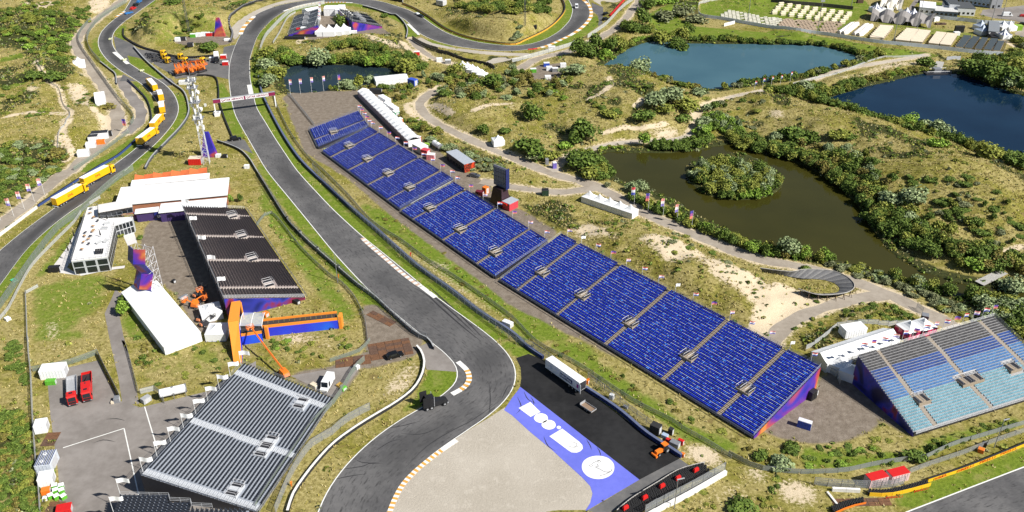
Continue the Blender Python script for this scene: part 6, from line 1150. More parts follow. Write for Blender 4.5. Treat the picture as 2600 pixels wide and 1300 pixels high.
for s in ("L 1310,1028", "L 1480,970", "L 1645,905", "L 1800,842"):
    p = w1(s) - np.array(T.location); a = math.atan2(L[-1][1] - L[0][1], L[-1][0] - L[0][0]); n_ = np.array([math.sin(a), -math.cos(a)]) * .2; text(T, 'PIRELLI', .95, RED, (p[0] + n_[0], p[1] + n_[1], .6), (R_(90), 0, a + .02), 5.2)
def tyre_wall(name, label, s, rows, h, step=.72, front=None, fh=1.0, lead=None, limit=290, side=1):
    L = runline(s, step); o = L[len(L) // 2]; T = thing(name, label, 'tyre wall', tuple(o)); q = MB(); n = 8; k = 3
    for z in range(k):
        for i in range(n):
            a, b = 2 * math.pi * i / n, 2 * math.pi * (i + 1) / n; r, r2 = .33, .17; z0, z1 = z * h / k + .02, (z + 1) * h / k - .02
            q.quad((r * math.cos(a), r * math.sin(a), z0), (r * math.cos(b), r * math.sin(b), z0), (r * math.cos(b), r * math.sin(b), z1), (r * math.cos(a), r * math.sin(a), z1))
            if z == k - 1: q.quad((r * math.cos(a), r * math.sin(a), z1), (r * math.cos(b), r * math.sin(b), z1), (r2 * math.cos(b), r2 * math.sin(b), z1), (r2 * math.cos(a), r2 * math.sin(a), z1)); q.quad((r2 * math.cos(a), r2 * math.sin(a), z1), (r2 * math.cos(b), r2 * math.sin(b), z1), (r2 * math.cos(b), r2 * math.sin(b), .3), (r2 * math.cos(a), r2 * math.sin(a), .3))
    me = q.mesh('tyre_stack', mat('tyre_black', (.02, .02, .021), .75, .25, 3)); cnt = 0
    for i, p in enumerate(L[:-1]):
        d = L[i + 1] - p; d = d / np.linalg.norm(d); nr = np.array([-d[1], d[0], 0]) * side
        for j in range(rows):
            if cnt < limit: put('tyre_stack', me, T, loc=p - o + nr * .68 * (j + .5) + d * (.36 if j % 2 else 0), rz=rng.random()); cnt += 1
    if front:
        L2 = every(L, 2.5); q = MB(); dd = np.mean(np.linalg.norm(np.diff(L2, axis=0), axis=1)); q.box(-dd / 2 + .02, dd / 2 - .02, -.06, .04, .0, fh); me = q.mesh('belt_panel', front)
        for a, b in zip(L2[:-1], L2[1:]):
            d = (b - a) / np.linalg.norm(b - a); nr = np.array([-d[1], d[0], 0]) * side; put('belt_panel', me, T, loc=(a + b) / 2 - o - nr * .1, rz=math.atan2(d[1], d[0]))
    return T, L, o
T, L, o = tyre_wall('tyre_wall', 'wide bank of stacked black tyres with red blocks and a white front, bottom of the photo', "K 790,1300 905,1205 1100,1085 1260,990 1450,937", 6, 1.15, .78, CONC, 1.2, limit=298, side=-1)
for s in ("K 855,1262", "K 1000,1185", "K 1130,1098", "K 1250,1038", "K 1385,978"):
    p = np.array(flat(s, 1.2)[0]); q = MB(); q.box(-.8, .8, -.35, .35, 0, .75, ins=.08); q.box(-.62, .62, -.22, .22, .75, .95, ins=.05); q.build('red_block', RED, T, loc=p - o, rz=.62)
barrier('concrete_wall', 'pale concrete wall behind the bank of tyres with red blocks', "K 1000,1340 1130,1270 1380,1140 1610,1005", 1.3, .7, CONCW, None, 3.2); fence('catch_fence', 'tall grey catch fence on the wall behind the bank of tyres', "K 1000,1310 1120,1245 1380,1110 1600,985", 3.2, 3.6, STEEL, MESH, .09, 3)
T, L, o = tyre_wall('tyre_wall', 'tyre bundle faced with yellow belting beside the infield track', "L 760,1165 900,1168 1060,1135 1220,1090", 2, 1.0, .75, mat('advert_yellow', (.74, .44, .015), .5, .06), 1.1)
a = math.atan2(L[-1][1] - L[-12][1], L[-1][0] - L[-12][0]); p = np.array(flat("L 1150,1118", .5)[0]) - o; text(T, 'PIRELLI', .9, RED, (p[0] + .05, p[1] - .25, .55), (R_(90), 0, a), 4.0); p = np.array(flat("L 950,1170", .5)[0]) - o; text(T, 'PIRELLI', .9, RED, (p[0], p[1] - .22, .5), (R_(90), 0, .12), 4.0)
barrier('concrete_wall', 'short white wall left of the yellow faced tyre bundle', "L 480,1128 690,1138", 1.0, .6, CONCW, None, 3.); tyre_wall('tyre_wall', 'dark tyre row with orange end at the bottom right edge', "L 500,1300 620,1250 735,1225", 2, 1.0, .75, ORANGE, .6)
fence('debris_fence', 'open grey debris fence in front of the red and white generators', "L 345,1085 480,1100 700,1110 900,1110 1020,1080", 2.6, 3.2, STEEL, MESH, .07, 4); barrier('site_board', 'leaning white board on the sand at the lower right', "L 445,1140 520,1235", .35, .5, CONCW, None, 4)
tyre_wall('tyre_wall', 'tyre wall curving round the back of the service area', "A 935,225 940,280 1000,325 1070,360 1200,398 1290,425 1420,440 1630,425", 1, 1.1, 1.1, BLK, 1.15, side=-1)
barrier('concrete_wall', 'grey wall between the left track and the service area, sweeping round the bend', "A 1012,362 1100,462 1200,552 1300,635 1390,702 1425,800 1422,880 1360,975 1250,1090 1150,1195 1100,1280", 1.1, .5, mat('wall_dark_face', (.06, .065, .08), .6), GREYB, 3.)
barrier('tyre_barrier', 'dark barrier round the grass island below the orange lifts', "A 1490,575 1580,577 1635,600 1652,680 1655,760 1690,880 1760,1050", 1.0, .5, BLK, None, 2.6)
barrier('tyre_barrier', 'dark tyre wall bounding the gravel at the top left of the loop', "A 1740,320 1758,255 1730,165 1775,95 1930,15 B 150,-18", 1.1, .8, BLK, mat('belt_grey', (.16, .16, .17), .6), 3.)
barrier('advert_wall', 'blue and white advert barrier inside the left track bend', "A 965,612 1050,690 1115,770 1145,880 1125,965 1050,1040 900,1175 755,1260 E 600,72 540,110 290,275", 1.0, .35, mat('advert_blue', (.03, .06, .2), .5), BLK, 3.); barrier('concrete_wall', 'white wall running off the left edge beside the left track', "E 280,285 140,390 0,495 -80,560", 1.0, .5, CONCW, None, 3.)
barrier('tyre_barrier', 'orange faced tyre barrier round the inside of the top right loop', "B 1105,32 1200,72 1300,130 1420,215 1550,272 1700,310 1933,340 C 100,305 250,232 350,152 400,70 370,-20", 1.0, .7, mat('belt_orange', (.62, .32, .04), .6), BLK, 3.2)
barrier('guard_rail', 'dark barrier with orange end on the right of the loop yard', "S 1900,150 2200,230 2500,330 B 1060,120 1120,180 1145,235 1135,295", 1.1, .5, BLK, GREYB, 3.); barrier('tyre_barrier', 'dark panel fence above the five small white tents', "B 1375,392 1500,430 1650,470 1745,492 1800,522", 1.6, .5, BLK, None, 3.4); fence('catch_fence', 'grey mesh fence at the left end of the lower gravel trap', "B 1180,300 1250,345 1375,390", 2.6, 3.4, STEEL, MESHD)
fence('catch_fence', 'long pale fence below the lower gravel trap up to the tall trees', "C 0,470 200,420 440,350 470,330", 2.4, 4, STEEL, MESHW); fence('catch_fence', 'pale grey fence along the outside of the top right loop', "C 570,290 700,200 760,140 850,50 930,-10", 2.6, 4, STEEL, MESHW); barrier('tyre_barrier', 'red tyre barrier in front of the stand of the top right run-off', "C 740,125 790,70 850,0", 1.2, .8, RED, None, 3)
barrier('concrete_wall', 'dark wall on the inside of the left bend under the dirt road', "A 760,475 830,530 875,570 882,640", 1.0, .4, BLK, GREYB, 3.)
for s, l, h, pn in (("A 960,20 800,112 705,200 662,290 682,380 760,475", 'upper left fence between dirt road and left track', 2.4, MESHG), ("A 690,150 610,240 600,330 700,480 800,620 900,755 1010,880 990,945", 'long fence down the right edge of the left dirt road', 2.0, MESHG), ("A 980,1000 860,1090 700,1200 560,1288", 'lower left fence between dirt road and the advert barrier', 1.8, MESHG), ("E 1010,0 880,82 742,200 602,332 452,442 302,622 152,832 0,1052", 'green tinted catch fence right of the left track', 2.8, MESHG), ("E 0,1130 60,1060 100,990 150,890 250,720 420,540 560,400 640,290 760,210", 'low wire fence on the bank beside the terrace building', 1.4, MESHW),
    ("F 20,40 140,230 250,395 350,510 480,630 630,760 770,880 910,985 1050,1115 1210,1250 1290,1288", 'catch fence behind the left rail of the main straight', 2.8, MESH), ("F 430,-10 600,180 760,340 930,490 1110,660 1270,780 1500,955 1720,1120 1933,1280 K 190,90 330,190", 'catch fence behind the dark blue barrier of the main straight', 3.0, MESH), ("B 130,690 160,800 260,1010 400,1200 500,1288 F 560,60 700,200 880,400 1100,540 1300,690 1480,800 1700,950 1933,1120 K 200,30 500,190 900,455 1200,610 1300,680 1500,790 1650,890", 'low grey fence at the foot of the grass bank under the blue stands', 1.5, MESHG), ("K 570,290 720,400 800,470 900,550 1080,680", 'post and wire fence behind the dark barrier of the run-off', 2.6, MESH), ("F 0,430 120,330 340,590 560,800 640,850 740,960 820,1120 845,1288", 'low curving fence between the black stand bank and the straight', 1.3, MESHG), ("B 240,720 270,740 440,950", 'pale fence at the left edge of the wide gravel lot', 1.5, MESHW), ("B 20,430 60,310 110,240 240,110 330,68 520,30", 'pale catch fence along the inside of the upper main straight', 2.6, MESHW), ("B 130,330 190,230 240,140 300,100", 'second pale fence left of the far left loop stand', 1.5, MESHW),
    ("I 215,-20 222,120 238,260 250,540 272,860 300,1140 310,1300 ", 'pale fence down the left edge of the yard', 1.8, MESHW), ("E 195,925 200,1000 210,1288", 'pale fence between the lawn and the left scrub', 1.3, MESHW), ("E 290,880 200,930", 'short pale fence at the top of the left lawn', 1.2, MESHW), ("I 250,232 520,180 740,100", 'mesh fence along the top of the yard', 1.9, MESHG), ("I 742,105 800,225 860,340 905,430", 'dark shaded fence at the right of the yard corner', 1.9, MESHD), ("I 940,0 970,100 1000,210 1045,385", 'railing down the right side of the ramp', 1.2, MESHW), ("I 1060,400 1190,375 1240,470", 'mesh fence around the white liquid tank', 1.8, MESHW), ("J 0,1270 120,1080 280,850 450,610 600,460 740,230 820,150", 'mesh fence between the grey stand and the chicane', 2.0, MESHG), ("J 150,1300 270,1020 420,800 560,720 690,610 860,520", 'catch fence behind the white chicane wall', 2.6, MESH), ("J 560,160 740,100 800,70 860,0", 'low mesh fence below the entrance bridge bank', 1.4, MESHG),
    ("L -300,860 -100,960 60,985 200,1000 400,1000 600,985 780,945 1000,910 1130,905 1200,880 1300,830 1420,780 1560,740 1929,630", 'long grey green screen fence below the light blue stand', 1.6, alpha_mat('screen_fence', (.26, .29, .26), .6)), ("L 440,225 550,300 540,330", 'grey fence corner beside the left pagoda tent', 2.0, MESHW), ("L 1060,1000 1250,930 1460,860 1640,790 1929,690", 'rusty post fence behind the yellow wall', 1.8, MESH), ("Q 20,430 140,350 330,200 420,185", 'fence round the back of the long marquee', 1.8, MESHW), ("Q 420,185 800,185 900,180 1010,180", 'fence behind the two skirted pagoda tents', 1.8, MESHW), ("H 1120,1040 1165,1080", 'dark gate frame on the path behind the light blue stand', 2.2, MESH),
    ("A 275,460 330,555 400,640 450,680 480,790 530,850 500,930 450,1000 440,1140", 'winding fence over the left dunes', 1.0, MESHW), ("D 180,640 330,600 520,560 700,490 850,440 960,435 1160,425", 'pale post fence along the track between the ponds', 1.1, MESHW)):
    fence('wire_fence' if h < 2.3 else 'catch_fence', l, s, h, 3.2 if h > 1.6 else 3.0, STEEL, pn, .07 if h > 2.3 else .05, 2)
# white fence round the tent field
T, L = barrier('panel_fence', 'long white panel fence round the tent field with dark gaps below', "C 1408,105 1440,130 1600,152 1780,185 1933,212 D 200,235 400,262 800,322 1200,362 1550,402 1770,418", 2.0, .12, mat('fence_panel_blue', (.60, .66, .76), .5, .1), None, 3.0, 'fence', part='fence_panel')
fence('catch_fence', 'fence posts up the right end of the tent field', "D 1775,415 1800,330 1830,230 1845,190", 2.2, 4, STEEL, MESHW); barrier('panel_fence', 'white panel fence in front of the white club building', "R 830,260 1200,310 1600,350 1900,385 2300,400 2410,405", 2.2, .12, mat('fence_panel_blue', (.52, .57, .66), .5, .1), None, 3.2, 'fence', part='fence_panel'); barrier('hedge_wall', 'dark wall across the far edge of the tent field', "D 20,15 150,30 400,50 640,75", 2.4, .3, mat('dark_wall', (.06, .055, .05), .8), None, 4, 'wall'); fence('panel_fence', 'curving fence at the left end of the tent field', "C 1408,105 1405,60 1430,25 1560,0 1700,-30", 2.0, 4, STEEL, MESHW, part='fence_panel'); barrier('panel_fence', 'short white hoarding outside the tent field fence', "C 1600,200 1680,180", 2.0, .12, WALLW, None, 3.0, 'fence', part='fence_panel')
barrier('panel_fence', 'dark and white hoarding by the jetty of the blue pond', "D 1345,455 1450,450", 1.8, .3, mat('hoarding_grey', (.4, .42, .46), .5), None, 3, 'fence', part='fence_panel')
# ------------------------------------------------------------------ tent field
GT3 = 'low beige ridge tents packed in blocks on the field'
def ridge(label, c, rz, L, w, h, m, group, nm='ridge_tent', endm=None):
    T = thing(nm, label, 'tent', (c[0], c[1], 0), rz, group); q = MB(); q.hexa([(-L / 2, -w / 2, .0), (L / 2, -w / 2, 0), (L / 2, w / 2, 0), (-L / 2, w / 2, 0), (-L / 2, -w / 2, h * .72), (L / 2, -w / 2, h * .72), (L / 2, w / 2, h * .72), (-L / 2, w / 2, h * .72)]); q.build('walls', endm or m, T); q = MB(); q.extr([(-w / 2 - .1, h * .72), (w / 2 + .1, h * .72), (0, h)], -L / 2 - .1, L / 2 + .1); q.build('roof', m, T); return T
def block(corner, n, L_, m, who, h=2.4, endm=None, group=GT3, nm='ridge_tent'):
    p = [np.array(q) for q in flat(corner)]                            # near left, near right, far left
    u = (p[1] - p[0]); v = (p[2] - p[0]) / n; rz = math.atan2(u[1], u[0]); L = np.linalg.norm(u)
    for i in range(n): c = p[0] + u / 2 + v * (i + .5); ridge('%s, %s row from the fence' % (who, ORD[i]), c, rz, L * .98, np.linalg.norm(v) * .93, h, m, group, nm, endm)
block("R 35,650 265,665 215,455", 8, 0, BEIGE, 'beige ridge tent in the left block of the field'); block("R 455,690 690,715 650,505", 8, 0, BEIGE, 'beige ridge tent in the second block from the left'); block("R 700,715 900,735 850,530", 8, 0, BEIGE, 'beige ridge tent in the middle block of the field'); block("R 1000,745 1170,765 1135,565", 8, 0, BEIGE, 'beige ridge tent in the fourth block from the left'); block("R 1185,765 1365,785 1310,585", 8, 0, BEIGE, 'beige ridge tent in the right-hand beige block')
SLATE = mat('slate_tent', (.045, .06, .07), .6)
for i, s in enumerate(("R 1440,795 1560,805 1590,610", "R 1590,810 1710,825 1735,625", "R 1760,830 1860,840 1880,645", "R 1905,840 2020,850 2030,660", "R 2060,855 2160,860 2140,700")): block(s, 7, 0, SLATE, ('first', 'second', 'third', 'fourth', 'last')[i] + ' column of slate tents at the right of the field', 1.9, BEIGE, 'slate roofed tents at the right of the field', 'slate_tent')
def bells():
    m = mat('canvas_pale', (.66, .62, .58), .7)
    for b_, (s, nm_) in enumerate((("R -90,470 40,490 -10,430", ''),)): pass
    for k, (a, b) in enumerate((("D 548,250", "D 632,190"), ("D 580,255", "D 662,190"), ("D 660,262", "D 738,200"), ("D 695,268", "D 768,205"))):
        p, q = np.array(flat(a)[0]), np.array(flat(b)[0]); n = 9
        for i in range(n):
            c = p + (q - p) * i / (n - 1); T = thing('bell_tent', 'pale rounded tent, %s from the fence in the %s line' % (ORD[i], ORD[k]), 'tent', tuple(c), .4, 'pale rounded tents in four lines'); o_ = MB(); pr = [(1.5 * math.cos(t), 2.0 * math.sin(t)) for t in np.linspace(0, math.pi, 7)]; o_.extr([(x, z) for x, z in pr], -1.6, 1.6); o_.build('canopy', m, T); o_ = MB(); o_.box(1.55, 1.64, -.5, .5, 0, 1.5); o_.build('door_flap', mat('rose_flap', (.4, .18, .15), .7), T)
bells()
def pitches():
    mA = mat('frame_tent_brown', (.34, .26, .19), .8); mW = mat('pitch_pale', (.55, .53, .45), .7); mY = mat('tent_cream', (.62, .56, .40), .7); k = 0
    for s, nr, nc, m, who, sz in (("D 75,205 185,215 130,150", 8, 5, mA, 'brown low tent, left group of the far field', (2.6, 1.3, 1.0)), ("D 215,225 330,235 270,160", 8, 5, mA, 'brown low tent, middle group of the far field', (2.6, 1.3, 1.0)), ("D 385,245 490,250 440,170", 8, 5, mA, 'brown low tent, right group of the far field', (2.6, 1.3, 1.0)), ("C 1560,130 1900,195 1640,85", 7, 12, mW, 'pale low tent in the left part of the field', (2.0, 1.2, .9)), ("D 0,185 50,195 40,140", 5, 3, mW, 'pale low tent beside the brown left group', (2.0, 1.2, .9))):
        p = [np.array(q) for q in flat(s)]
        for i in range(nr):
            for j in range(nc):
                c = p[0] + (p[1] - p[0]) * (j + .5 * (i % 2)) / (nc - 1) + (p[2] - p[0]) * i / (nr - 1)
                if (i * 7 + j * 3) % 11 == 0: continue
                T = ridge('%s, %s row, %s from the left' % (who, ORD[i], ORD[j]), c, .1, *sz, m, 'low tents: ' + who, 'low_tent'); k += 1
    for i in range(6):
        for j in range(9):
            c = flat("D %d,%d" % (45 + j * 64 + i * 12 - 8 * (i % 2), 105 - i * 14 + j * 9))[0]; ridge('cream tent on the far lawn, %s row, %s from the left' % (ORD[i], ORD[j]), c, .2, 3.2, 2.4, 1.7, mY, 'cream tents on the far lawn', 'cream_tent')
pitches()
def stretch(label, s4, peaks, m, h=4.5):
    p = [np.array(q) for q in flat(s4)]; o = p[0].copy(); T = thing('stretch_tent', label, 'tent', tuple(o)); n = peaks * 6; q = MB(); rows = 6
    def P(u, v):
        a = p[0] * (1 - u) + p[1] * u; b = p[3] * (1 - u) + p[2] * u; c = a * (1 - v) + b * v - o; f = abs(math.cos(math.pi * u * peaks)); z = 1.2 + h * (.35 + .65 * f) * math.sin(math.pi * (.08 + .84 * v)) ** .7 if True else 0; return (c[0], c[1], z if v > .02 else (2.6 if f < .5 else .4))
    for i in range(n):
        for j in range(rows): q.quad(P(i / n, j / rows), P((i + 1) / n, j / rows), P((i + 1) / n, (j + 1) / rows), P(i / n, (j + 1) / rows))
    q.build('membrane', m, T, smooth=True); q = MB()
    for i in range(peaks * 2 + 1): u = i / (peaks * 2); a = P(u, .5); q.tube((a[0], a[1], 0), (a[0], a[1], a[2] + .3), .12, 5); a = P(u, 0); q.tube((a[0], a[1], 0), (a[0], a[1], a[2]), .08, 4)
    q.build('poles', STEEL, T)
stretch('large grey stretch tent with four peaks in the middle of the tent field', "R 60,350 1040,470 1130,320 80,240", 4, GREYW, 5.0); stretch('cream stretch canopy at the top of the tent field', "R 200,150 560,180 620,50 300,20", 2, mat('cream_membrane', (.62, .58, .50), .6), 5.0)
STR_N = mat('tent_stripe_navy', (.05, .07, .16), .6)
for s, l, st in (("R 145,190", 'navy and white striped pagoda left of the cream stretch canopy', 1), ("R 640,265", 'striped pagoda left of the pair behind the grey stretch tent', 1), ("R 755,280", 'striped pagoda right of the pair behind the grey stretch tent', 1), ("R 2230,620", 'striped pagoda at the right end of the tent field', 1), ("R 1855,480", 'grey blue pagoda, upper of two by the black stage', 0), ("R 1880,555", 'grey blue pagoda, lower of two by the black stage', 0), ("R 2210,490", 'white pagoda, left of two at the far right of the field', 2), ("R 2320,490", 'white pagoda, right of two at the far right of the field', 2)):
    c = w1(s); pagoda('pagoda_tent', l, c[0], c[1], 6.5, .3, 2.6, 3.2, m=TENTW if st else mat('tent_bluegrey', (.34, .40, .50), .6), stripes=[TENTW, STR_N] if st == 1 else None)
def stage():
    c, rz, L, w = uv_rect("R 1960,620 R 2140,640 R 2110,470"); T = thing('stage', 'black stage with grey curved roof at the right of the tent field', 'stage', (c[0], c[1], 0), rz); q = MB(); q.extr([(-w / 2, 4.2), (-w / 4, 5.6), (w / 8, 5.9), (w / 2, 4.6), (w / 2, 4.3), (w / 8, 5.6), (-w / 4, 5.3), (-w / 2, 3.9)], -L / 2, L / 2); q.build('roof', mat('stage_roof', (.20, .215, .23), .5), T); q = MB(); q.box(-L / 2, -L / 2 + .2, -w / 2, w / 2, 0, 4.2); q.box(-L / 2, L / 2, w / 2 - .3, w / 2 - .1, 0, 4.3); q.build('backdrop', BLACKP, T); q = MB(); q.box(-L / 2 + .25, L / 2, -w / 2, w / 2 - .35, 0, 1.0); q.build('platform', DARKM, T)
stage(); crate('video_wall', 'free standing black video wall on the tent field', 'screen', "R 1505,530", (5.5, 1.6, 4.0), .0, BLACKP); crate('site_box', 'white van-like box below the black video wall', 'box', "R 1465,575", (3.6, 2, 2), .1, WALLW); crate('container', 'bright green container at the right end of the tent field', 'container', "R 2445,490", (6, 3, 3), .0, mat('lime_paint', (.25, .42, .04), .5)); crate('site_box', 'white trailer right of the grey stretch tent', 'trailer', "R 1125,345", (4.5, 2.2, 2.4), .4, WALLW)
for s, l in (("R 255,190", 'white cube cabin next to the striped pagoda'), ("R 375,200", 'low white bar counter under the cream canopy'), ("D 692,22", 'dark shelter at the far end of the field'), ("R 1180,400", 'brown bench group right of the grey stretch tent'), ("R 1240,400", 'second brown bench group right of the grey stretch tent')): crate('site_box', l, 'cabin', s, (4, 2.2, 2.2 if 'bench' not in l else .8), .1, WALLW if 'white' in l else mat('bench_brown', (.08, .045, .03), .8))
box_building('club_building', 'white club building with slate roofs and a row of dark windows', "R 1470,250 R 1760,265 R 1790,160", 4.6, WALLW, mat('slate_roof', (.06, .065, .07), .7)); box_building('club_building', 'taller white middle part of the club building', "R 1330,215 R 1490,225 R 1500,110", 6.0, WALLW, mat('slate_roof', (.06, .065, .07), .7)); box_building('club_building', 'low glass fronted part of the white club building', "R 1110,260 R 1480,285 R 1490,205", 3.2, mat('glass_front', (.08, .11, .14), .3), mat('flat_roof_grey', (.50, .50, .49), .7)); box_building('club_building', 'left white wing of the club building with pale sheet roof', "R 850,215 R 1110,240 R 1160,140", 3.8, WALLW, TENTW); box_building('club_building', 'small slate roofed link of the club building', "R 1230,190 R 1340,200 R 1340,120", 4.2, WALLW, mat('slate_roof', (.06, .065, .07), .7))
box_building('warehouse', 'long grey blue warehouse at the top edge of the photo', "R 1330,20 R 2010,125 R 2100,0", 9, BLUEG, mat('flat_roof_grey', (.50, .50, .49), .7)); box_building('warehouse', 'white and grey end block of the warehouse at the top', "R 2020,140 R 2200,140 R 2260,0", 9, mat('warehouse_grey', (.28, .29, .31), .6), TENTW)
sheet('paved_road', "R 1900,160 2300,120 2800,60 2800,420 2450,330 2100,300 1870,240", AS_YARD, .02); sheet('paved_road', "R 640,200 760,30 820,-40 900,-40 820,60 700,210", AS_YARD, .02); sheet('paved_road', "R 2420,540 2600,420 2700,700 2480,640", PM[0], .02)
# ------------------------------------------------------------------ banked bowl, jetties, footbridge
def bowl():
    out = smooth([np.array(p) for p in flat("H -60,735 60,752 180,762 260,748 340,746 450,752 530,770 600,805 645,850 650,880 630,905 580,925 480,938 380,938 290,915 230,890", 2.0)], 5); inn = smooth([np.array(p) for p in flat("H -40,765 60,784 180,803 265,815 350,818 430,828 490,846 525,868 542,892 532,913 505,922 470,926 440,928 380,928 320,920 270,902", .08)], 5)
    out, inn = resample(out, 61), resample(inn, 61); o = np.array([*out[30][:2], 0]); T = thing('banked_bowl', 'old banked concrete turn curled like a horseshoe in the dunes', 'banked turn', tuple(o)); WOODG = [mat('bowl_panel_%d' % i, c, .85, .25, 2) for i, c in enumerate(((.13, .13, .135), (.18, .178, .175), (.10, .10, .105)))]
    for i in range(60):
        a, b, c, d = inn[i] - o, inn[i + 1] - o, out[i + 1] - o, out[i] - o; nrm = np.cross(b - a, d - a); nrm /= np.linalg.norm(nrm); s = 1 if nrm[2] > 0 else -1; e = nrm * s * .12; g = .985; b2, c2 = a + (b - a) * g, d + (c - d) * g; q = MB(); q.hexa([a - e, b2 - e, c2 - e, d - e, a + e * .1, b2 + e * .1, c2 + e * .1, d + e * .1]); q.build('bank_slab', WOODG[(i * 7) % 3], T)
    q = MB()
    for i in range(14, 60, 3): p = out[i] - o; q.tube((p[0], p[1], 0), (p[0], p[1], p[2]), .12, 5); r = p + (p - (inn[i] - o)) * .25; q.tube((r[0], r[1], 0), (p[0], p[1], p[2] - .2), .09, 4)
    q.build('support_posts', mat('post_wood', (.10, .065, .04), .8), T); q = MB()
    for a, b in zip(out[:-1], out[1:]): q.tube(a - o + np.array([0, 0, .1]), b - o + np.array([0, 0, .1]), .11, 4)
    q.build('top_rim', CONC, T)
bowl()
def boardwalk(nm_, label, a, b, w, z0, z1, n, m, cat='jetty', legs=True):
    p, q_ = np.array(flat(a)[0]), np.array(flat(b)[0]); d = q_ - p; L = np.linalg.norm(d); T = thing(nm_, label, cat, tuple(p), math.atan2(d[1], d[0])); me = MB(); me.box(-L / n / 2 + .02, L / n / 2 - .02, -w / 2, w / 2, -.06, .06); me = me.mesh('deck_plank', m)
    for i in range(n): u = (i + .5) / n; put('deck_plank', me, T, loc=(L * u, (rng.random() - .5) * .1, z0 + (z1 - z0) * u))
    g = MB()
    for y in (-w / 2 + .1, w / 2 - .1): g.tube((0, y, z0 - .15), (L, y, z1 - .15), .1, 4); [g.tube((L * k / 4, y, -2), (L * k / 4, y, z0 + (z1 - z0) * k / 4 - .1), .1, 4) for k in range(5)]
    g.build('bearers', mat('post_wood', (.10, .065, .04), .8), T); return T
PW_ = mat('grey_plank', (.36, .35, .33), .85, .25, 3)
boardwalk('jetty', 'grey plank bridge over the narrow end of the brown pond', "H 1592,862 ", "H 1772,772", 3.2, .5, .5, 22, PW_); boardwalk('jetty', 'grey jetty at the head of the blue pond', "D 1300,470", "D 1270,545", 4, .4, .3, 16, PW_); boardwalk('footbridge', 'white footbridge with rails on the slope above the brown pond', "C 1600,795", "C 1735,748", 2.2, .9, .9, 20, mat('pale_plank', (.5, .47, .42), .8)); boardwalk('footbridge', 'second pale plank walk beside the white footbridge', "C 1540,845", "C 1640,800", 1.6, .6, .7, 16, mat('pale_plank', (.5, .47, .42), .8))
def pontoon():
    c = np.array(flat("D 1270,545")[0]); T = thing('pontoon', 'dark floating pontoon with pale frame at the end of the jetty', 'pontoon', tuple(c), .1); q = MB(); q.box(-7, 7, -3, 3, -.6, .25); q.build('float', DARKM, T); q = MB(); q.box(-2, 2, -1.5, 1.5, .25, 2.3); q.build('pump_house', STEEL, T); q = MB(); [q.tube((x, y, .25), (x, y, 1.3), .08, 4) for x in (-6.8, -3.4, 3.4, 6.8) for y in (-2.8, 2.8)]; [q.tube((-6.8, y, 1.3), (6.8, y, 1.3), .07, 4) for y in (-2.8, 2.8)]; q.build('handrail', ALU, T)
pontoon()
# ------------------------------------------------------------------ flags
def flagmat(name, cols):
    return [mat('flag_%s_%d' % (name, i), c, .7, .04) for i, c in enumerate(cols)]
F_TRI = flagmat('tri', ((.55, .05, .06), (.72, .72, .72), (.05, .07, .36))); F_OR = flagmat('or', ((.62, .25, .22), (.70, .66, .66), (.20, .16, .45))); F_W = flagmat('white', ((.74, .75, .76),)); F_BL = flagmat('blue', ((.06, .05, .30), (.30, .08, .25), (.6, .2, .12)))
FLAGM = {}
def flag_mesh(key, L, w, mats, vertical=False, seed=0):
    k = (key, L, w, vertical, seed)
    if k in FLAGM: return FLAGM[k]
    q = MB(); n = 8; nb_ = len(mats)
    def P(u, v): return (.06 + u * L, .18 * L * math.sin(u * 5 + seed) * u, v * w - .16 * u * L * (0 if vertical else 1))
    for i in range(n):
        for j in range(nb_): q.quad(P(i / n, j / nb_), P((i + 1) / n, j / nb_), P((i + 1) / n, (j + 1) / nb_), P(i / n, (j + 1) / nb_), nb_ - 1 - j)
    FLAGM[k] = q.mesh('flag', mats); return FLAGM[k]
POLEM = {}
def flag(label, base, h, L, w, key, mats, rz, group, seed=0, lean=0., r=.06):
    T = thing('flag_pole', label, 'flag', tuple(base), rz, group); T.rotation_euler = (0, lean, rz)
    if (h, r) not in POLEM: q = MB(); q.tube((0, 0, 0), (0, 0, h), r, 6, r * .7); POLEM[(h, r)] = q.mesh('pole', WALLW)
    put('pole', POLEM[(h, r)], T); put('flag', flag_mesh(key, L, w, mats, L < w, seed), T, loc=(0, 0, h - w - .1)); return T
wind = .35
SETS = (('tri', F_TRI), ('or', F_OR), ('white', F_W), ('blue', F_BL))
def along(n, wf, who, group, kinds, h=3.2, L=1.6, w=1.0, u0=.03, u1=.97, zoff=.0, only=None, rz=wind):
    for i in range(n):
        u = u0 + (u1 - u0) * i / (n - 1); p = wf(u, 1.0); k = kinds[i % len(kinds)]; flag('%s, %s from left' % (who, ORD[i]), p, h, L, w, SETS[k][0], SETS[k][1], rz + .25 * math.sin(i * 2.1), group, i % 3)
along(15, w4, 'flag behind the longest blue stand', 'flags along the back of the longest blue stand', (1, 2, 0, 3, 1, 0)); along(7, w3, 'flag above the back of the middle blue stand', 'flags along the back of the middle blue stand', (0, 3, 1)); along(10, w2, 'flag above the back of the dark blue stand', 'flags along the back of the dark blue stand', (0, 0, 3)); along(5, w1_, 'flag above the back of the shortest blue stand', 'flags along the back of the shortest blue stand', (0, 3))
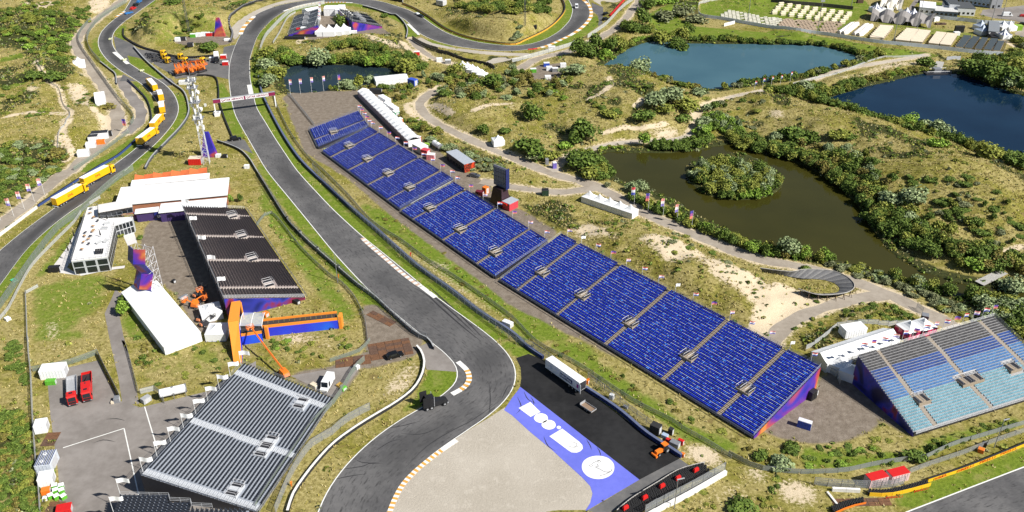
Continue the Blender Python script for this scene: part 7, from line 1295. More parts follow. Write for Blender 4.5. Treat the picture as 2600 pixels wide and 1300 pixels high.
along(14, wr, 'flag above the light blue stand', 'flags along the top of the light blue stand', (0, 3, 0, 1), 4.2, 1.9, 1.2, .0, .97); along(5, wb, 'white flag on the high edge of the black stand', 'white flags on the black stand', (2,), 3.8, 2.3, 1.4, .03, .9); along(9, wg, 'white flag on the high edge of the grey stand', 'white flags on the grey stand', (2,), 4.6, 2.6, 1.3, .02, .98); along(6, wf2, 'white mast on the high edge of the right loop stand', 'masts on the right loop stand', (2,), 4.5, .9, .6, .0, .7); along(8, wf1, 'red flag on the high edge of the left loop stand', 'flags on the left loop stand', (0, 2), 4.0, 1.2, .9)
for i, s in enumerate(("I 905,1150", "I 855,1288")):
    p = flat(s, 5.5)[0]; flag(('upper', 'lower')[i] + ' white flag on the corner of the second grey stand', p, 4.6, 2.6, 1.3, 'white', F_W, wind, 'white flags on the second grey stand', i)
for i, s in enumerate(("G 922,258", "G 1028,305", "G 1140,345", "G 1245,390", "G 1355,440")): flag(ORD[i] + ' tall banner flag from the far end beside the gravel path', w1(s), 7.5, 1.3, 3.2, SETS[(0, 3, 1, 1, 3)[i]][0], SETS[(0, 3, 1, 1, 3)[i]][1], R_(180) + .3, 'tall banner flags beside the brown pond', i)
for i, s in enumerate(("E 105,345", "E 185,292", "E 260,232", "E 340,190", "E 5,375")): flag(('nearest', 'second nearest', 'third nearest', 'farthest', 'leftmost')[i] + ' tall banner flag beside the left dirt road', w1(s), 7.5, 1.3, 3.0, 'or', F_OR, R_(180) + .3, 'tall banner flags beside the left dirt road', i)
for i, s in enumerate(("B 262,718", "B 337,712", "B 422,700", "B 512,690", "B 627,680")): flag(ORD[i] + ' banner flag from the left before the small pond', w1(s), 8, 1.2, 2.6, ('or', 'blue')[i == 4], (F_OR, F_BL)[i == 4], wind, 'banner flags before the small pond', i)
for i, s in enumerate(("C 1828,690", "C 1890,668", "D 22,655", "D 90,645", "D 165,620")): flag(ORD[i] + ' flag from the left on the path to the ponds', w1(s), 5.5, .9, 1.7, 'tri', F_TRI, wind, 'flags on the path to the ponds', i)
flag('purple banner on the left dirt road below the winding fence', w1("A 968,1000"), 6.5, 1.6, 3.2, 'blue', F_BL, R_(180), None, 1)
# odds and ends behind the barrier of the run-off
for s, l, dm, m_ in (("K 1080,690", 'stack of black tyres behind the dark run-off barrier', (2.6, 2.0, 2.6), RUBBER), ("K 1195,700", 'short black tyre stack behind the run-off barrier', (1.2, 1.2, 1.8), RUBBER), ("K 1150,725", 'blue grey crate behind the run-off barrier', (1.6, 1.2, .9), BLUEG), ("K 1185,760", 'red block lying left of the grey crates', (1.8, .9, .8), RED), ("K 1225,790", 'stacked grey mesh crates behind the run-off barrier', (2.4, 1.6, 1.3), STEEL), ("K 1270,775", 'red block leaning right of the grey crates', (1.5, .9, 1.3), RED), ("K 750,435", 'white cabinet behind the dark run-off barrier', (1.2, 1.0, 1.5), WALLW), ("K 855,505", 'small grey generator behind the dark run-off barrier', (1.3, .8, .7), STEEL), ("K 1285,870", 'orange end block of the run-off barrier', (.9, .8, 1.0), ORANGE), ("K 568,320", 'orange box behind the open trailer door', (.8, .8, 1.2), ORANGE), ("F 1900,1170", 'white machine behind the blue barrier by the trailer', (3.2, 1.6, 1.4), WALLW), ("I 1105,455", 'stack of folded grey barriers by the ramp', (1.6, 2.4, 1.4), GREYB), ("J 760,205", 'white and black bin by the mat of boards', (1.4, 1.2, 1.0), WALLW), ("J 660,365", 'small green and white trolley behind the van', (1.2, 1.6, .8), GREEN), ("J 630,335", 'yellow and black forklift pallet behind the van', (1.2, 1.6, .5), mat('pallet_ochre', (.4, .25, .05), .7)), ("J 440,345", 'light wooden crates left of the white van', (2.2, 1.4, .9), BEIGE), ("M 1255,320", 'black flight case below the black stand', (2.4, 1.4, 1.1), BLACKP), ("M 900,470", 'round orange seat block by the clear canopy', (1.6, 1.6, 1.2), ORANGE), ("E 1315,845", 'black speaker crate on the paved court', (1.1, 1.1, .9), BLACKP), ("L 1600,835", 'red bag shaped bin on the bank behind the yellow wall', (1.4, 1.2, 1.0), ORANGE), ("L 1625,790", 'dark crate beside the red bin behind the yellow wall', (1.2, 1.0, 1.2), BLACKP), ("E 108,832", 'small green cover beside the left track', (2.2, 1.6, .3), mat('mint_cover', (.08, .45, .25), .6)), ("E 60,1128", 'white satellite box at the left edge', (1.6, 1.4, .8), WALLW), ("E 1385,965", 'low grey rail crate beside the white marquee', (1, 3, .8), STEEL), ("F 235,375", 'first black box on the rail left of the straight', (.8, .8, 1.4), BLACKP), ("F 335,480", 'second black box on the rail left of the straight', (.8, .8, 1.4), BLACKP), ("F 465,605", 'third black box on the rail left of the straight', (.8, .8, 1.4), BLACKP), ("F 625,745", 'fourth black box on the rail left of the straight', (.8, .8, 1.4), BLACKP), ("A 1640,860", 'white ballast block under the gantry post', (3.0, 2.0, 1.0), WALLW), ("A 1552,805", 'small white board on the infield grass', (1.2, .3, 1.4), WALLW), ("A 1400,635", 'white cabinets at the far end of the infield', (6, 2.0, 1.8), WALLW), ("A 1650,1185", 'white boxes at the foot of the tower', (2.2, 1.6, 1.2), WALLW), ("A 1700,1190", 'black generator at the foot of the tower', (2, 1.5, 1.3), BLACKP), ("A 1865,1270", 'white cabinet beside the lower left rail', (2, 1.5, 1.4), WALLW), ("S 650,790", 'black stage deck before the far left loop stand', (14, 3, 1.0), BLACKP), ("S 420,850", 'black railing stage at the left corner of the loop yard', (12, 2.6, 1.4), BLACKP), ("S 1710,720", 'white sofa-like box right of the four pointed tents', (3.4, 1.6, 1.4), WALLW), ("S 1640,690", 'dark cabin right of the four pointed tents', (4, 3, 2.6), NAVY), ("C 300,378", 'white box in the fence left of the tall trees', (4, 2, 2.2), WALLW), ("C 105,205", 'white cabin at the foot of the lattice mast', (3, 2.4, 2.6), WALLW), ("C 150,215", 'dark equipment rack at the foot of the lattice mast', (6, 2.4, 2.0), BLACKP), ("C 85,215", 'red box at the foot of the lattice mast', (2, 2, 1.6), RED), ("B 1400,35", 'grey roofed hut in the dunes inside the top right loop', (6, 4, 3), mat('flat_roof_grey', (.50, .50, .49), .7)), ("B 1060,10", 'dark screen at the top edge above the loop', (12, .8, 2.4), BLACKP), ("B 1185,640", 'blue stand with orange board by the long pond marquee', (4.5, 3, 3), mat('toilet_blue', (.03, .08, .45), .5)), ("D 1150,22", 'dark picnic shelter on the lawn at the top', (3, 2, 1.5), DARKM)):
    crate('equipment_crate' if 'tyre' not in l else 'tyre_stack', l, 'crate' if 'tyre' not in l else 'tyres', s, dm, (.0 if s[0] in 'ASC' else -.62), m_)

def person(label, s, col, pose):
    c = w1(s); J = [(0, 0, .95), (0, 0, 1.2), (0, 0, 1.45), (0, .02, 1.58), (0, .04, 1.7)] + [p for q in (-1, 1) for p in ((q * .2, 0, 1.42), (q * .27, .06 + pose * .1, 1.15), (q * .25, .16 + pose * .2, .93 + pose * .2), (q * .1, 0, .9), (q * .11, .03, .5), (q * .12 , -.02 + q * .08, .05), (q * .12, .14 + q * .08, .03))]
    E_ = [(0, 1), (1, 2), (2, 3), (3, 4)] + [e for k in (5, 12) for e in ((2, k), (k, k + 1), (k + 1, k + 2), (0, k + 3), (k + 3, k + 4), (k + 4, k + 5), (k + 5, k + 6))]; rad = [.16, .15, .16, .07, .11] + [.08, .06, .045, .11, .08, .06, .05] * 2
    me = bpy.data.meshes.new('b'); me.from_pydata(J, E_, []); ob = bpy.data.objects.new('b', me); C.objects.link(ob); ob.modifiers.new('s', 'SKIN'); ob.modifiers.new('u', 'SUBSURF').levels = 1
    for v, r in zip(me.skin_vertices[0].data, rad): v.radius = (r, r)
    m2 = bpy.data.meshes.new_from_object(ob.evaluated_get(bpy.context.evaluated_depsgraph_get())); bpy.data.objects.remove(ob); m2.materials.clear(); SK = mat('skin', (.45, .27, .19), .6); [m2.materials.append(x) for x in (col, SK, mat('hair_brown', (.05, .03, .02), .8))]
    for f in m2.polygons: z = f.center.z; f.material_index = 2 if z > 1.72 or (z > 1.6 and f.center.y < 0) else (1 if z > 1.55 or (abs(f.center.x) > .2 and z < .98 + pose * .2 and z > .8) else 0)
    T = thing('person', label, 'person', tuple(c), rng.random() * 6); put('body', m2, T)
for s, l, c in (("F 622,812", 'person in orange overalls by the white pole beside the straight', ORANGE), ("J 268,1092", 'person in orange overalls behind the white chicane wall', ORANGE), ("F 1168,648", 'person in red standing behind the blue barrier of the straight', RED), ("K 575,312", 'person in orange by the open door of the white trailer', ORANGE), ("A 930,455", 'person in a pale shirt beside the pale cart on the left bend', WALLW)): person(l, s, c, rng.random())
# ------------------------------------------------------------------ trees, shrubs, grass
def leafm(name, cols):
    out = []
    for i, c in enumerate(cols):
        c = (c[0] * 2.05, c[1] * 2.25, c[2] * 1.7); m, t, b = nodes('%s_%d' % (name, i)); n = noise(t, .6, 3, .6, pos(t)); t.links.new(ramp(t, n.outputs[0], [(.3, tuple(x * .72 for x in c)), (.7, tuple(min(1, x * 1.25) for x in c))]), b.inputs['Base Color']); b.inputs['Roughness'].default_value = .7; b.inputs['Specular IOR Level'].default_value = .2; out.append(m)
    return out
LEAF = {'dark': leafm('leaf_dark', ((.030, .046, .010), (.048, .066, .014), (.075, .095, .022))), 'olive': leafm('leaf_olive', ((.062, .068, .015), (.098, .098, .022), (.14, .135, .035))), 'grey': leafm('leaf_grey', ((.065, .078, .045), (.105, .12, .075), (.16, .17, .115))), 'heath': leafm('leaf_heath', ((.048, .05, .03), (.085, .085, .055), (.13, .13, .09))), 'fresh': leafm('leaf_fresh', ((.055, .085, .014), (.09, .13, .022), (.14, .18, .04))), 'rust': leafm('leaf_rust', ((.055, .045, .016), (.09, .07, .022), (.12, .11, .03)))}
BARK = mat('bark', (.075, .06, .045), .9, .3, 4)
def crown_np(seed, n, tall=1.0, lobes=8, spread=.55, leaf=.16, low=.0):
    r = np.random.default_rng(seed); cs = r.normal(size=(lobes, 3)); cs /= np.linalg.norm(cs, axis=1)[:, None]; cs *= (r.random((lobes, 1)) ** .5) * spread; cs[:, 2] = np.abs(cs[:, 2]) * .9 - .05 + low; rad = .34 + .28 * r.random(lobes)
    k = r.integers(0, lobes, n); d = r.normal(size=(n, 3)); d /= np.linalg.norm(d, axis=1)[:, None]; d[:, 2] = np.where(d[:, 2] < -.35, -d[:, 2] * .4, d[:, 2]); p = cs[k] + d * (rad[k] * (.72 + .34 * r.random(n)))[:, None]
    p[:, 2] = (p[:, 2] + .42) * tall; keep_ = p[:, 2] > .03; p = p[keep_]; d = d[keep_]; n = len(p)
    nr = d + r.normal(size=(n, 3)) * .65; nr[:, 2] += .25; nr /= np.linalg.norm(nr, axis=1)[:, None]; up = r.normal(size=(n, 3)); a = np.cross(nr, up); a /= np.linalg.norm(a, axis=1)[:, None]; b = np.cross(nr, a); s = (leaf * (.6 + .8 * r.random(n)))[:, None]
    bend = nr * s * .35
    v = np.stack([p - a * s * .5 - b * s * .35, p + a * s * .5 - b * s * .3 + bend * .3, p + a * s * .4 + b * s * .4, p - a * s * .45 + b * s * .3 - bend * .4], 1).reshape(-1, 3); h = p[:, 2] / max(p[:, 2].max(), .1)
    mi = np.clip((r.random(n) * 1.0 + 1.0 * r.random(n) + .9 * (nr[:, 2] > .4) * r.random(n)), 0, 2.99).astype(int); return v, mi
def np_mesh(name, v, mi, mats):
    me = bpy.data.meshes.new(name); n = len(mi); me.vertices.add(len(v)); me.vertices.foreach_set('co', v.ravel()); me.loops.add(len(v)); me.loops.foreach_set('vertex_index', np.arange(len(v), dtype=np.int32)); me.polygons.add(n); s = len(v) // n
    me.polygons.foreach_set('loop_start', np.arange(0, len(v), s, dtype=np.int32))
    for m in mats: me.materials.append(m)
    me.polygons.foreach_set('material_index', mi.astype(np.int32)); me.update(calc_edges=True); return me
FORMS = {'bush': [(41, 620, .85, 8, .58, .19), (42, 620, .75, 10, .62, .19), (43, 580, .95, 7, .55, .20)], 'tree': [(51, 1150, 1.15, 11, .60, .145), (52, 1150, 1.3, 12, .58, .145), (53, 1100, 1.05, 10, .64, .15)]}
CNP = {f: [crown_np(*a) for a in l] for f, l in FORMS.items()}; CM = {}; TM = {}
def crown_mesh(form, k, kind):
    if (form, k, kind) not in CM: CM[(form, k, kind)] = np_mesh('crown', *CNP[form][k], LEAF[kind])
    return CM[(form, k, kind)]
def trunk_mesh(form):
    if form not in TM:
        q = MB(); q.tube((0, 0, -.12), (.02, .01, .34), .06, 6, .045)
        for a in (.3, 1.9, 3.4, 5.0): q.tube((.02, .01, .28), (.26 * math.cos(a), .26 * math.sin(a), .66), .03, 5, .012)
        TM[form] = q.mesh('trunk', BARK)
    return TM[form]
def plant(name, label, cat, p, r, h, kind, form, group=None):
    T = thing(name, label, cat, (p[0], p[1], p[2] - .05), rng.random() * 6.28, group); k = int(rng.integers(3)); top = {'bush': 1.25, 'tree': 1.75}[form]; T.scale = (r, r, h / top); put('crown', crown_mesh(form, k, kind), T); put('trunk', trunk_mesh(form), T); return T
# trees one can point at
for s, r, h, kind, form, l in (
    ("C 490,415", 6, 13, 'dark', 'tree', 'tall dark tree, leftmost of the row by the upper fence'), ("C 560,425", 5.5, 9, 'dark', 'tree', 'lower dark tree below the tall leftmost one'), ("C 640,385", 5.5, 13, 'dark', 'tree', 'tall dark tree in the middle of the row by the teal pond'), ("C 735,400", 5, 11, 'dark', 'tree', 'dark rounded tree at the corner of the teal pond'), ("C 810,380", 5.5, 11, 'olive', 'tree', 'grey green tree right of the tall row at the teal pond'), ("C 690,430", 4.5, 6, 'fresh', 'bush', 'bright bush at the foot of the tall row by the pond'), ("C 600,440", 5, 5, 'dark', 'bush', 'broad dark bush below the tall row'),
    ("C 985,190", 6, 12, 'dark', 'tree', 'large dark tree above the teal pond, left of the lawn'), ("C 905,240", 6, 8, 'dark', 'tree', 'dark tree beside the path above the teal pond'), ("C 1130,330", 7.5, 10, 'olive', 'tree', 'wide grey green tree on the spit in the teal pond'), ("C 1240,370", 6, 8, 'dark', 'tree', 'dark tree at the tip of the spit in the teal pond'), ("C 1270,300", 6, 10, 'olive', 'tree', 'olive tree on the spit nearest the lawn'), ("C 1330,260", 5, 8, 'dark', 'tree', 'dark tree where the spit meets the lawn'), ("C 1300,390", 5, 5, 'dark', 'bush', 'low dark bush at the right edge of the spit'),
    ("C 1150,150", 9, 6, 'heath', 'bush', 'broad brownish thicket tree at the left of the lawn'), ("C 1290,120", 9, 9, 'heath', 'tree', 'tall brownish tree group between the lawns'), ("C 1380,170", 8, 5, 'heath', 'bush', 'low brownish bush at the right of the brown tree group'), ("C 1080,40", 9, 8, 'fresh', 'tree', 'bright green tree at the top edge by the right path'), ("C 1020,60", 7, 8, 'dark', 'tree', 'dark tree at the top edge by the right path'), ("C 1180,25", 8, 7, 'fresh', 'tree', 'bright tree at the top edge left of the lawn'),
    ("C 955,560", 7.5, 10.5, 'grey', 'tree', 'big silvery round tree on the near bank of the teal pond'), ("C 480,545", 6, 6, 'grey', 'bush', 'silvery bush above the small yard with cabins'), ("C 420,560", 5, 5, 'grey', 'bush', 'silvery bush at the right of the small yard'), ("C 1070,800", 6.5, 9.5, 'grey', 'tree', 'silvery tree, leftmost of the three on the centre slope'), ("C 1200,780", 7, 10, 'grey', 'tree', 'silvery tree, middle of the three on the centre slope'), ("C 1310,850", 7, 9, 'olive', 'tree', 'olive grey tree, rightmost of the three on the centre slope'), ("C 1150,840", 5, 5, 'olive', 'bush', 'olive bush in front of the centre slope trees'), ("C 1420,720", 4.5, 5, 'grey', 'bush', 'silvery bush left of the white footbridge'),
    ("C 140,900", 6, 10, 'dark', 'tree', 'lone dark tree on the dune at the left of the centre slope'), ("C 555,1050", 7.5, 12, 'dark', 'tree', 'large dark tree standing alone in the middle dunes'), ("C 470,1090", 5, 6, 'dark', 'bush', 'dark bush touching the large lone dune tree'), ("C 1000,900", 6.5, 6, 'dark', 'bush', 'spreading green bush on the centre slope'), ("C 735,880", 4.5, 4, 'olive', 'bush', 'olive bush right of the large lone dune tree'), ("C 995,1105", 3.4, 8, 'fresh', 'tree', 'slim bright tree between path and brown pond'), ("C 540,1265", 7.5, 9.5, 'dark', 'tree', 'large dark tree at the left end of the brown pond'), ("C 460,1230", 5, 8, 'dark', 'tree', 'dark tree between path fork and brown pond'), ("C 600,1330", 6, 6, 'olive', 'bush', 'olive bush below the large tree at the left pond end'), ("C 130,1150", 8.5, 6, 'dark', 'bush', 'wide dark bush above the purple toilet'), ("C 280,1200", 5, 4.5, 'olive', 'bush', 'olive bush left of the purple toilet'), ("C 190,1190", 5, 3, 'heath', 'bush', 'brown grey bush in front of the wide dark bush'), ("C 395,1120", 3.5, 3.5, 'fresh', 'bush', 'yellow green bush at the path fork'),
    ("C 1440,960", 5, 6, 'grey', 'bush', 'silvery bush beside the path at the head of the pond'), ("C 1290,920", 4.5, 4, 'dark', 'bush', 'dark bush left of the path bend'), ("C 1470,840", 4, 4, 'grey', 'bush', 'silvery bush below the white footbridge'), ("C 1530,810", 3.5, 4, 'dark', 'bush', 'small dark bush beside the white footbridge'),
    ("D 230,1060", 8, 6.5, 'dark', 'bush', 'large dark bush on the right dune slope'), ("D 150,1030", 5, 5, 'dark', 'bush', 'dark bush left of the large one on the right dune'), ("D 320,1070", 5, 5, 'dark', 'bush', 'dark bush right of the large one on the right dune'), ("D 530,1040", 6, 4.5, 'olive', 'bush', 'olive bush alone on the right dune ridge'), ("D 600,1050", 4, 3, 'dark', 'bush', 'small dark bush at the ridge end'), ("D 1300,1020", 6, 9, 'grey', 'tree', 'pale silvery tree on the bank of the blue pond'), ("D 1180,980", 4.5, 5.5, 'grey', 'bush', 'smaller silvery bush on the bank of the blue pond'), ("D 1060,950", 5, 7, 'fresh', 'tree', 'yellow green tree on the bank of the blue pond'), ("D 1270,1110", 5, 5, 'fresh', 'bush', 'yellow green bush below the pale silvery tree'), ("D 1640,1190", 7, 8, 'olive', 'tree', 'olive tree on the far right of the blue pond bank'), ("D 1880,1260", 7, 8, 'dark', 'tree', 'dark tree at the right edge below the blue pond'),
    ("D 1640,600", 9, 13, 'dark', 'tree', 'tall dark tree on the shore behind the jetty'), ("D 1520,560", 8, 9, 'dark', 'tree', 'dark tree next to the jetty'), ("D 1760,640", 9, 13, 'dark', 'tree', 'tall dark tree at the right shore of the blue pond'), ("D 1830,660", 6.5, 9, 'grey', 'tree', 'silvery tree at the right shore of the blue pond'), ("D 1880,560", 8, 10, 'olive', 'tree', 'olive tree at the right edge behind the blue pond'), ("D 1180,500", 6, 5, 'dark', 'bush', 'dark bush left of the jetty'), ("D 280,690", 4.5, 6.5, 'grey', 'tree', 'silvery slim tree at the left end of the blue pond'),
    ("B 85,440", 6.5, 9, 'olive', 'tree', 'grey green tree beside the upper straight, farthest of four'), ("B 95,540", 6.5, 8, 'grey', 'tree', 'silvery tree beside the upper straight, second of four'), ("B 160,590", 6.5, 8, 'olive', 'tree', 'olive tree right of the silvery ones by the straight'), ("B 95,650", 5.5, 7, 'grey', 'tree', 'silvery tree beside the upper straight, nearest of four'), ("B 475,490", 8, 10.5, 'grey', 'tree', 'large silvery tree on the far bank of the small pond'), ("B 1160,540", 7.5, 9, 'olive', 'tree', 'large grey green tree at the right end of the small pond'), ("B 640,205", 5.5, 10, 'dark', 'tree', 'dark tree between the two loop stands'), ("B 690,660", 5, 6, 'grey', 'bush', 'silvery bush right of the banner flags at the small pond'), ("B 780,650", 5, 6, 'olive', 'bush', 'olive bush between the banner flags and the pond marquee'), ("B 870,640", 4.5, 6, 'grey', 'bush', 'silvery bush at the left end of the pond marquee'), ("B 1510,570", 6, 8, 'olive', 'tree', 'olive tree left of the five small tents'), ("B 970,130", 3.5, 3.5, 'dark', 'bush', 'dark bush on the bank right of the loop stands'),
    ("B 1640,720", 7, 7, 'rust', 'tree', 'rust tinged tree above the curving path'), ("B 1780,640", 7, 7, 'dark', 'tree', 'dark tree in the thicket below the five small tents'), ("B 1715,1000", 3.5, 4, 'dark', 'bush', 'dark bush on the slope above the lone white tent'), ("B 1890,1000", 3, 3, 'dark', 'bush', 'second dark bush on the slope near the lone tent'), ("A 440,600", 6.5, 5.5, 'dark', 'bush', 'dark rounded bush beside the winding fence'), ("A 285,590", 5.5, 5, 'dark', 'bush', 'dark bush left of the winding fence'), ("A 1580,370", 7.5, 5, 'dark', 'bush', 'dark spreading bush above the service area'), ("A 430,1190", 5, 4.5, 'rust', 'bush', 'rust green bush above the lower left kiosk'), ("A 790,820", 5, 2.5, 'rust', 'bush', 'low rusty bush below the tall white tent'), ("A 1290,30", 7, 4, 'dark', 'bush', 'dark bush on the hill at the top left'),
    ("E 935,1080", 3.2, 4.6, 'fresh', 'bush', 'bright rounded tree on the grass left of the white marquee'), ("E 955,990", 2.4, 3.6, 'dark', 'bush', 'dark bush above the bright tree by the marquee'), ("E 1735,235", 1.5, 3.2, 'fresh', 'bush', 'left of two clipped shrubs at the end of the clubhouse'), ("E 1815,235", 1.7, 3.4, 'dark', 'bush', 'right of two clipped shrubs at the end of the clubhouse'), ("E 915,500", 1.5, 1.8, 'olive', 'bush', 'small tree on the inner lawn of the terrace building'), ("E 1060,515", 1.5, 1.6, 'dark', 'bush', 'small shrub at the path of the terrace building'), ("E 1000,420", 1.4, 2, 'dark', 'bush', 'small palm like shrub under the terrace building'),
    ("L 80,930", 3.4, 3.0, 'grey', 'bush', 'silvery green bush at the corner of the end lot bank'), ("L 190,820", 2.4, 2.0, 'dark', 'bush', 'smaller bush above the silvery green one'), ("L 1110,890", 3.2, 3.2, 'dark', 'bush', 'dark round bush beside the screen fence'), ("L 1230,820", 1.6, 2.0, 'dark', 'bush', 'small dark bush right of the round one'), ("L 1325,800", 1.5, 1.8, 'dark', 'bush', 'tiny dark bush at the fence below the light blue stand'), ("K 1870,880", 2.4, 2.2, 'dark', 'bush', 'dark bush at the end of the low grey fence'), ("K 1190,465", 1.2, 1.2, 'dark', 'bush', 'small dark bush on the grass bank under the blue seats'), ("H 155,640", 4.6, 8, 'grey', 'tree', 'silvery tree rising from the hedge left of the banked turn'), ("H 285,755", 2, 1.8, 'dark', 'bush', 'small bush at the rim of the banked turn'), ("G 905,160", 3.2, 5.5, 'grey', 'tree', 'pale tree in the hedge left of the banner flags'), ("G 970,150", 3.2, 5.5, 'grey', 'tree', 'pale tree in the hedge behind the first banner flag'), ("H 930,260", 5.5, 7, 'grey', 'tree', 'silvery tree on the far bank of the brown pond, left'), ("H 1085,250", 6, 8, 'grey', 'tree', 'silvery tree on the far bank of the brown pond, right'), ("H 1640,1060", 4.5, 6, 'grey', 'tree', 'silvery tree below the plank bridge'), ("H 1830,930", 5, 7, 'grey', 'tree', 'silvery tree right of the plank bridge'), ("H 1540,740", 4, 5, 'fresh', 'tree', 'yellow green tree on the far bank near the plank bridge'), ("H 1880,1060", 5, 6, 'grey', 'tree', 'silvery tree at the right edge behind the light blue stand'), ("K 1720,1288", 4.0, 2.4, 'dark', 'bush', 'green bush at the lower edge right of the tyre bank')):
    plant('tree' if form == 'tree' else 'shrub', l, 'tree' if form == 'tree' else 'shrub', w1(s), r, h, kind, form)
# hedges and thickets: many alike, in groups by bank
POOL = []
def hedge(s, width, step, rr, hh, kinds, where, dens=1.0):
    L = every(smooth([np.array(p) for p in flat(s)], 4), step)
    for i, p in enumerate(L):
        j = min(i, len(L) - 2); d = L[j + 1] - L[j]; d = d / np.linalg.norm(d); nr = np.array([-d[1], d[0], 0]); n = max(1, int(round(width / step * dens * 2.1)))
        for k in range(n):
            o = (rng.random() - .5) * width; q = p + nr * o + d * (rng.random() - .5) * step; r = rr[0] + (rr[1] - rr[0]) * rng.random(); h = 1.15 * (hh[0] + (hh[1] - hh[0]) * rng.random()); r *= 1.12; POOL.append((q[0], q[1], r, h, rng.choice(kinds), where))
def scatter(s, n, rr, hh, kinds, where):
    P_ = np.array(W(s))[:, :2]; lo, hi = P_.min(0), P_.max(0); c = 0; t_ = 0
    while c < n and t_ < n * 30:
        t_ += 1; q = lo + (hi - lo) * rng.random(2)
        if inside(P_, q[:1], q[1:2])[0]: c += 1; POOL.append((q[0], q[1], rr[0] + (rr[1] - rr[0]) * rng.random() ** 1.6, hh[0] + (hh[1] - hh[0]) * rng.random() ** 1.3, rng.choice(kinds), where))
D_, O_, G_, HE, FR, RU = 'dark', 'olive', 'grey', 'heath', 'fresh', 'rust'
hedge("G 470,35 560,80 700,165 830,215 960,255 1090,300 1210,335 1310,385 1400,440 1540,500 1700,565 1933,632", 4.2, 2.6, (1.5, 2.6), (2.2, 4.2), [D_, D_, D_, O_, O_, FR], 'in the near hedge along the brown pond', .85)
hedge("H 0,615 130,630 260,640 400,655 620,668 760,690 860,715 940,750 1010,790", 5.0, 2.7, (1.6, 2.8), (2.4, 4.4), [D_, D_, O_, FR, D_, RU], 'in the hedge above the banked turn', .9); hedge("H 1000,790 1120,830 1260,870 1400,905 1560,920 1700,950 1850,985 1960,1010", 8.0, 3.0, (1.9, 3.2), (2.8, 5), [D_, D_, D_, O_, G_], 'in the hedge below the plank bridge', .9)
hedge("H 430,690 600,735 760,785 900,840 1060,900 1200,970 1330,1030 1480,1090 1600,1120", 6.5, 2.8, (1.2, 2.1), (.9, 1.9), [HE, HE, HE, G_, O_], 'in the low grey scrub strip along the gravel path', .9); hedge("G 560,60 640,100 760,160 860,210 960,240", 3., 2.6, (1.2, 2), (1.4, 2.4), [HE, HE, G_], 'in the grey strip beside the five tents'); hedge("G 1060,310 1180,360 1330,420 1460,460", 2.5, 2.6, (1., 1.8), (.9, 1.8), [HE, HE, O_], 'in the low strip below the banner flags'); hedge("H 1600,930 1700,1010 1760,1090 1933,1150 1960,1250", 14, 3.6, (2, 3.4), (2.6, 5.5), [D_, D_, O_, G_], 'in the thicket behind the light blue stand', .8)
hedge("C 1660,1085 1760,1085 1860,1110 1933,1140 D 100,1160 200,1195 400,1250 560,1288 H 420,30 560,60 660,120 740,200 800,290 860,380 950,450 1060,520 1200,590 1330,640 1480,690 1620,730 1760,745 1933,740", 10.5, 3.5, (2.0, 3.5), (3.0, 5.4), [D_, D_, D_, D_, O_, O_, RU], 'in the thick belt on the far bank of the brown pond', .75); hedge("D 0,1080 200,1140 420,1200 620,1270 H 700,60 840,190 1000,330 1160,460 1330,560 1500,640", 8, 4.2, (1.8, 3.2), (2.2, 4.6), [D_, O_, D_, G_, RU], 'along the upper edge of the far bank belt', .6)
hedge("C 1060,1115 1150,1120 1250,1125 1350,1110 1420,1080 1470,1060", 5, 2.9, (1.8, 2.8), (2.6, 4.2), [D_, D_, FR], 'between the white path and the head of the brown pond'); hedge("C 620,1140 700,1120 760,1115 830,1120", 2.5, 3, (1, 1.6), (1, 1.8), [O_, FR], 'along the white path by the pond'); hedge("C 440,1170 520,1190 600,1240 660,1300 700,1340", 7, 3, (2, 3.2), (2.6, 4.4), [D_, O_, D_], 'round the left end of the brown pond'); hedge("C 1400,1010 1480,960 1540,920 1600,960 1660,1010", 9, 3.4, (2, 3), (2.4, 4.5), [D_, FR, FR, G_], 'at the head of the brown pond')
isl_ = "Z 1736,444 1758,424 1800,414 1860,410 1912,422 1952,444 1963,464 1940,484 1895,494 1830,494 1768,478"
scatter(isl_, 110, (2.1, 3.6), (3.0, 6.6), [G_, O_, O_, O_, D_], 'on the round island in the brown pond'); hedge("G 1335,120 1400,160 1500,195 1600,205 1720,195 1850,200 1933,185", 3, 3, (1.8, 2.6), (2.6, 4), [D_, O_, FR], 'along the near rim of the island')
hedge("D 0,745 90,755 180,765 300,800 450,860 600,905 780,925 900,965 1050,990 1200,1035 1400,1085 1550,1150 1750,1220 1933,1290 H 1933,-20", 7, 3.6, (2.0, 3.6), (2.8, 5.2), [D_, D_, D_, O_, O_], 'on the near bank of the blue pond', .8); hedge("D 330,700 450,720 520,700 590,690 640,640", 8, 3.6, (2.2, 3.6), (3, 5), [D_, D_, O_], 'at the left end of the blue pond', .9); hedge("D 640,640 760,605 860,585 960,560 1050,545 1160,530", 4, 3, (1.5, 2.4), (1.6, 2.8), [O_, FR, O_, RU], 'in the reedy strip at the head of the blue pond'); hedge("D 0,690 140,690 250,690 330,670 430,680", 5, 3.4, (1.8, 3), (2.2, 4), [D_, O_], 'between the path and the blue pond')
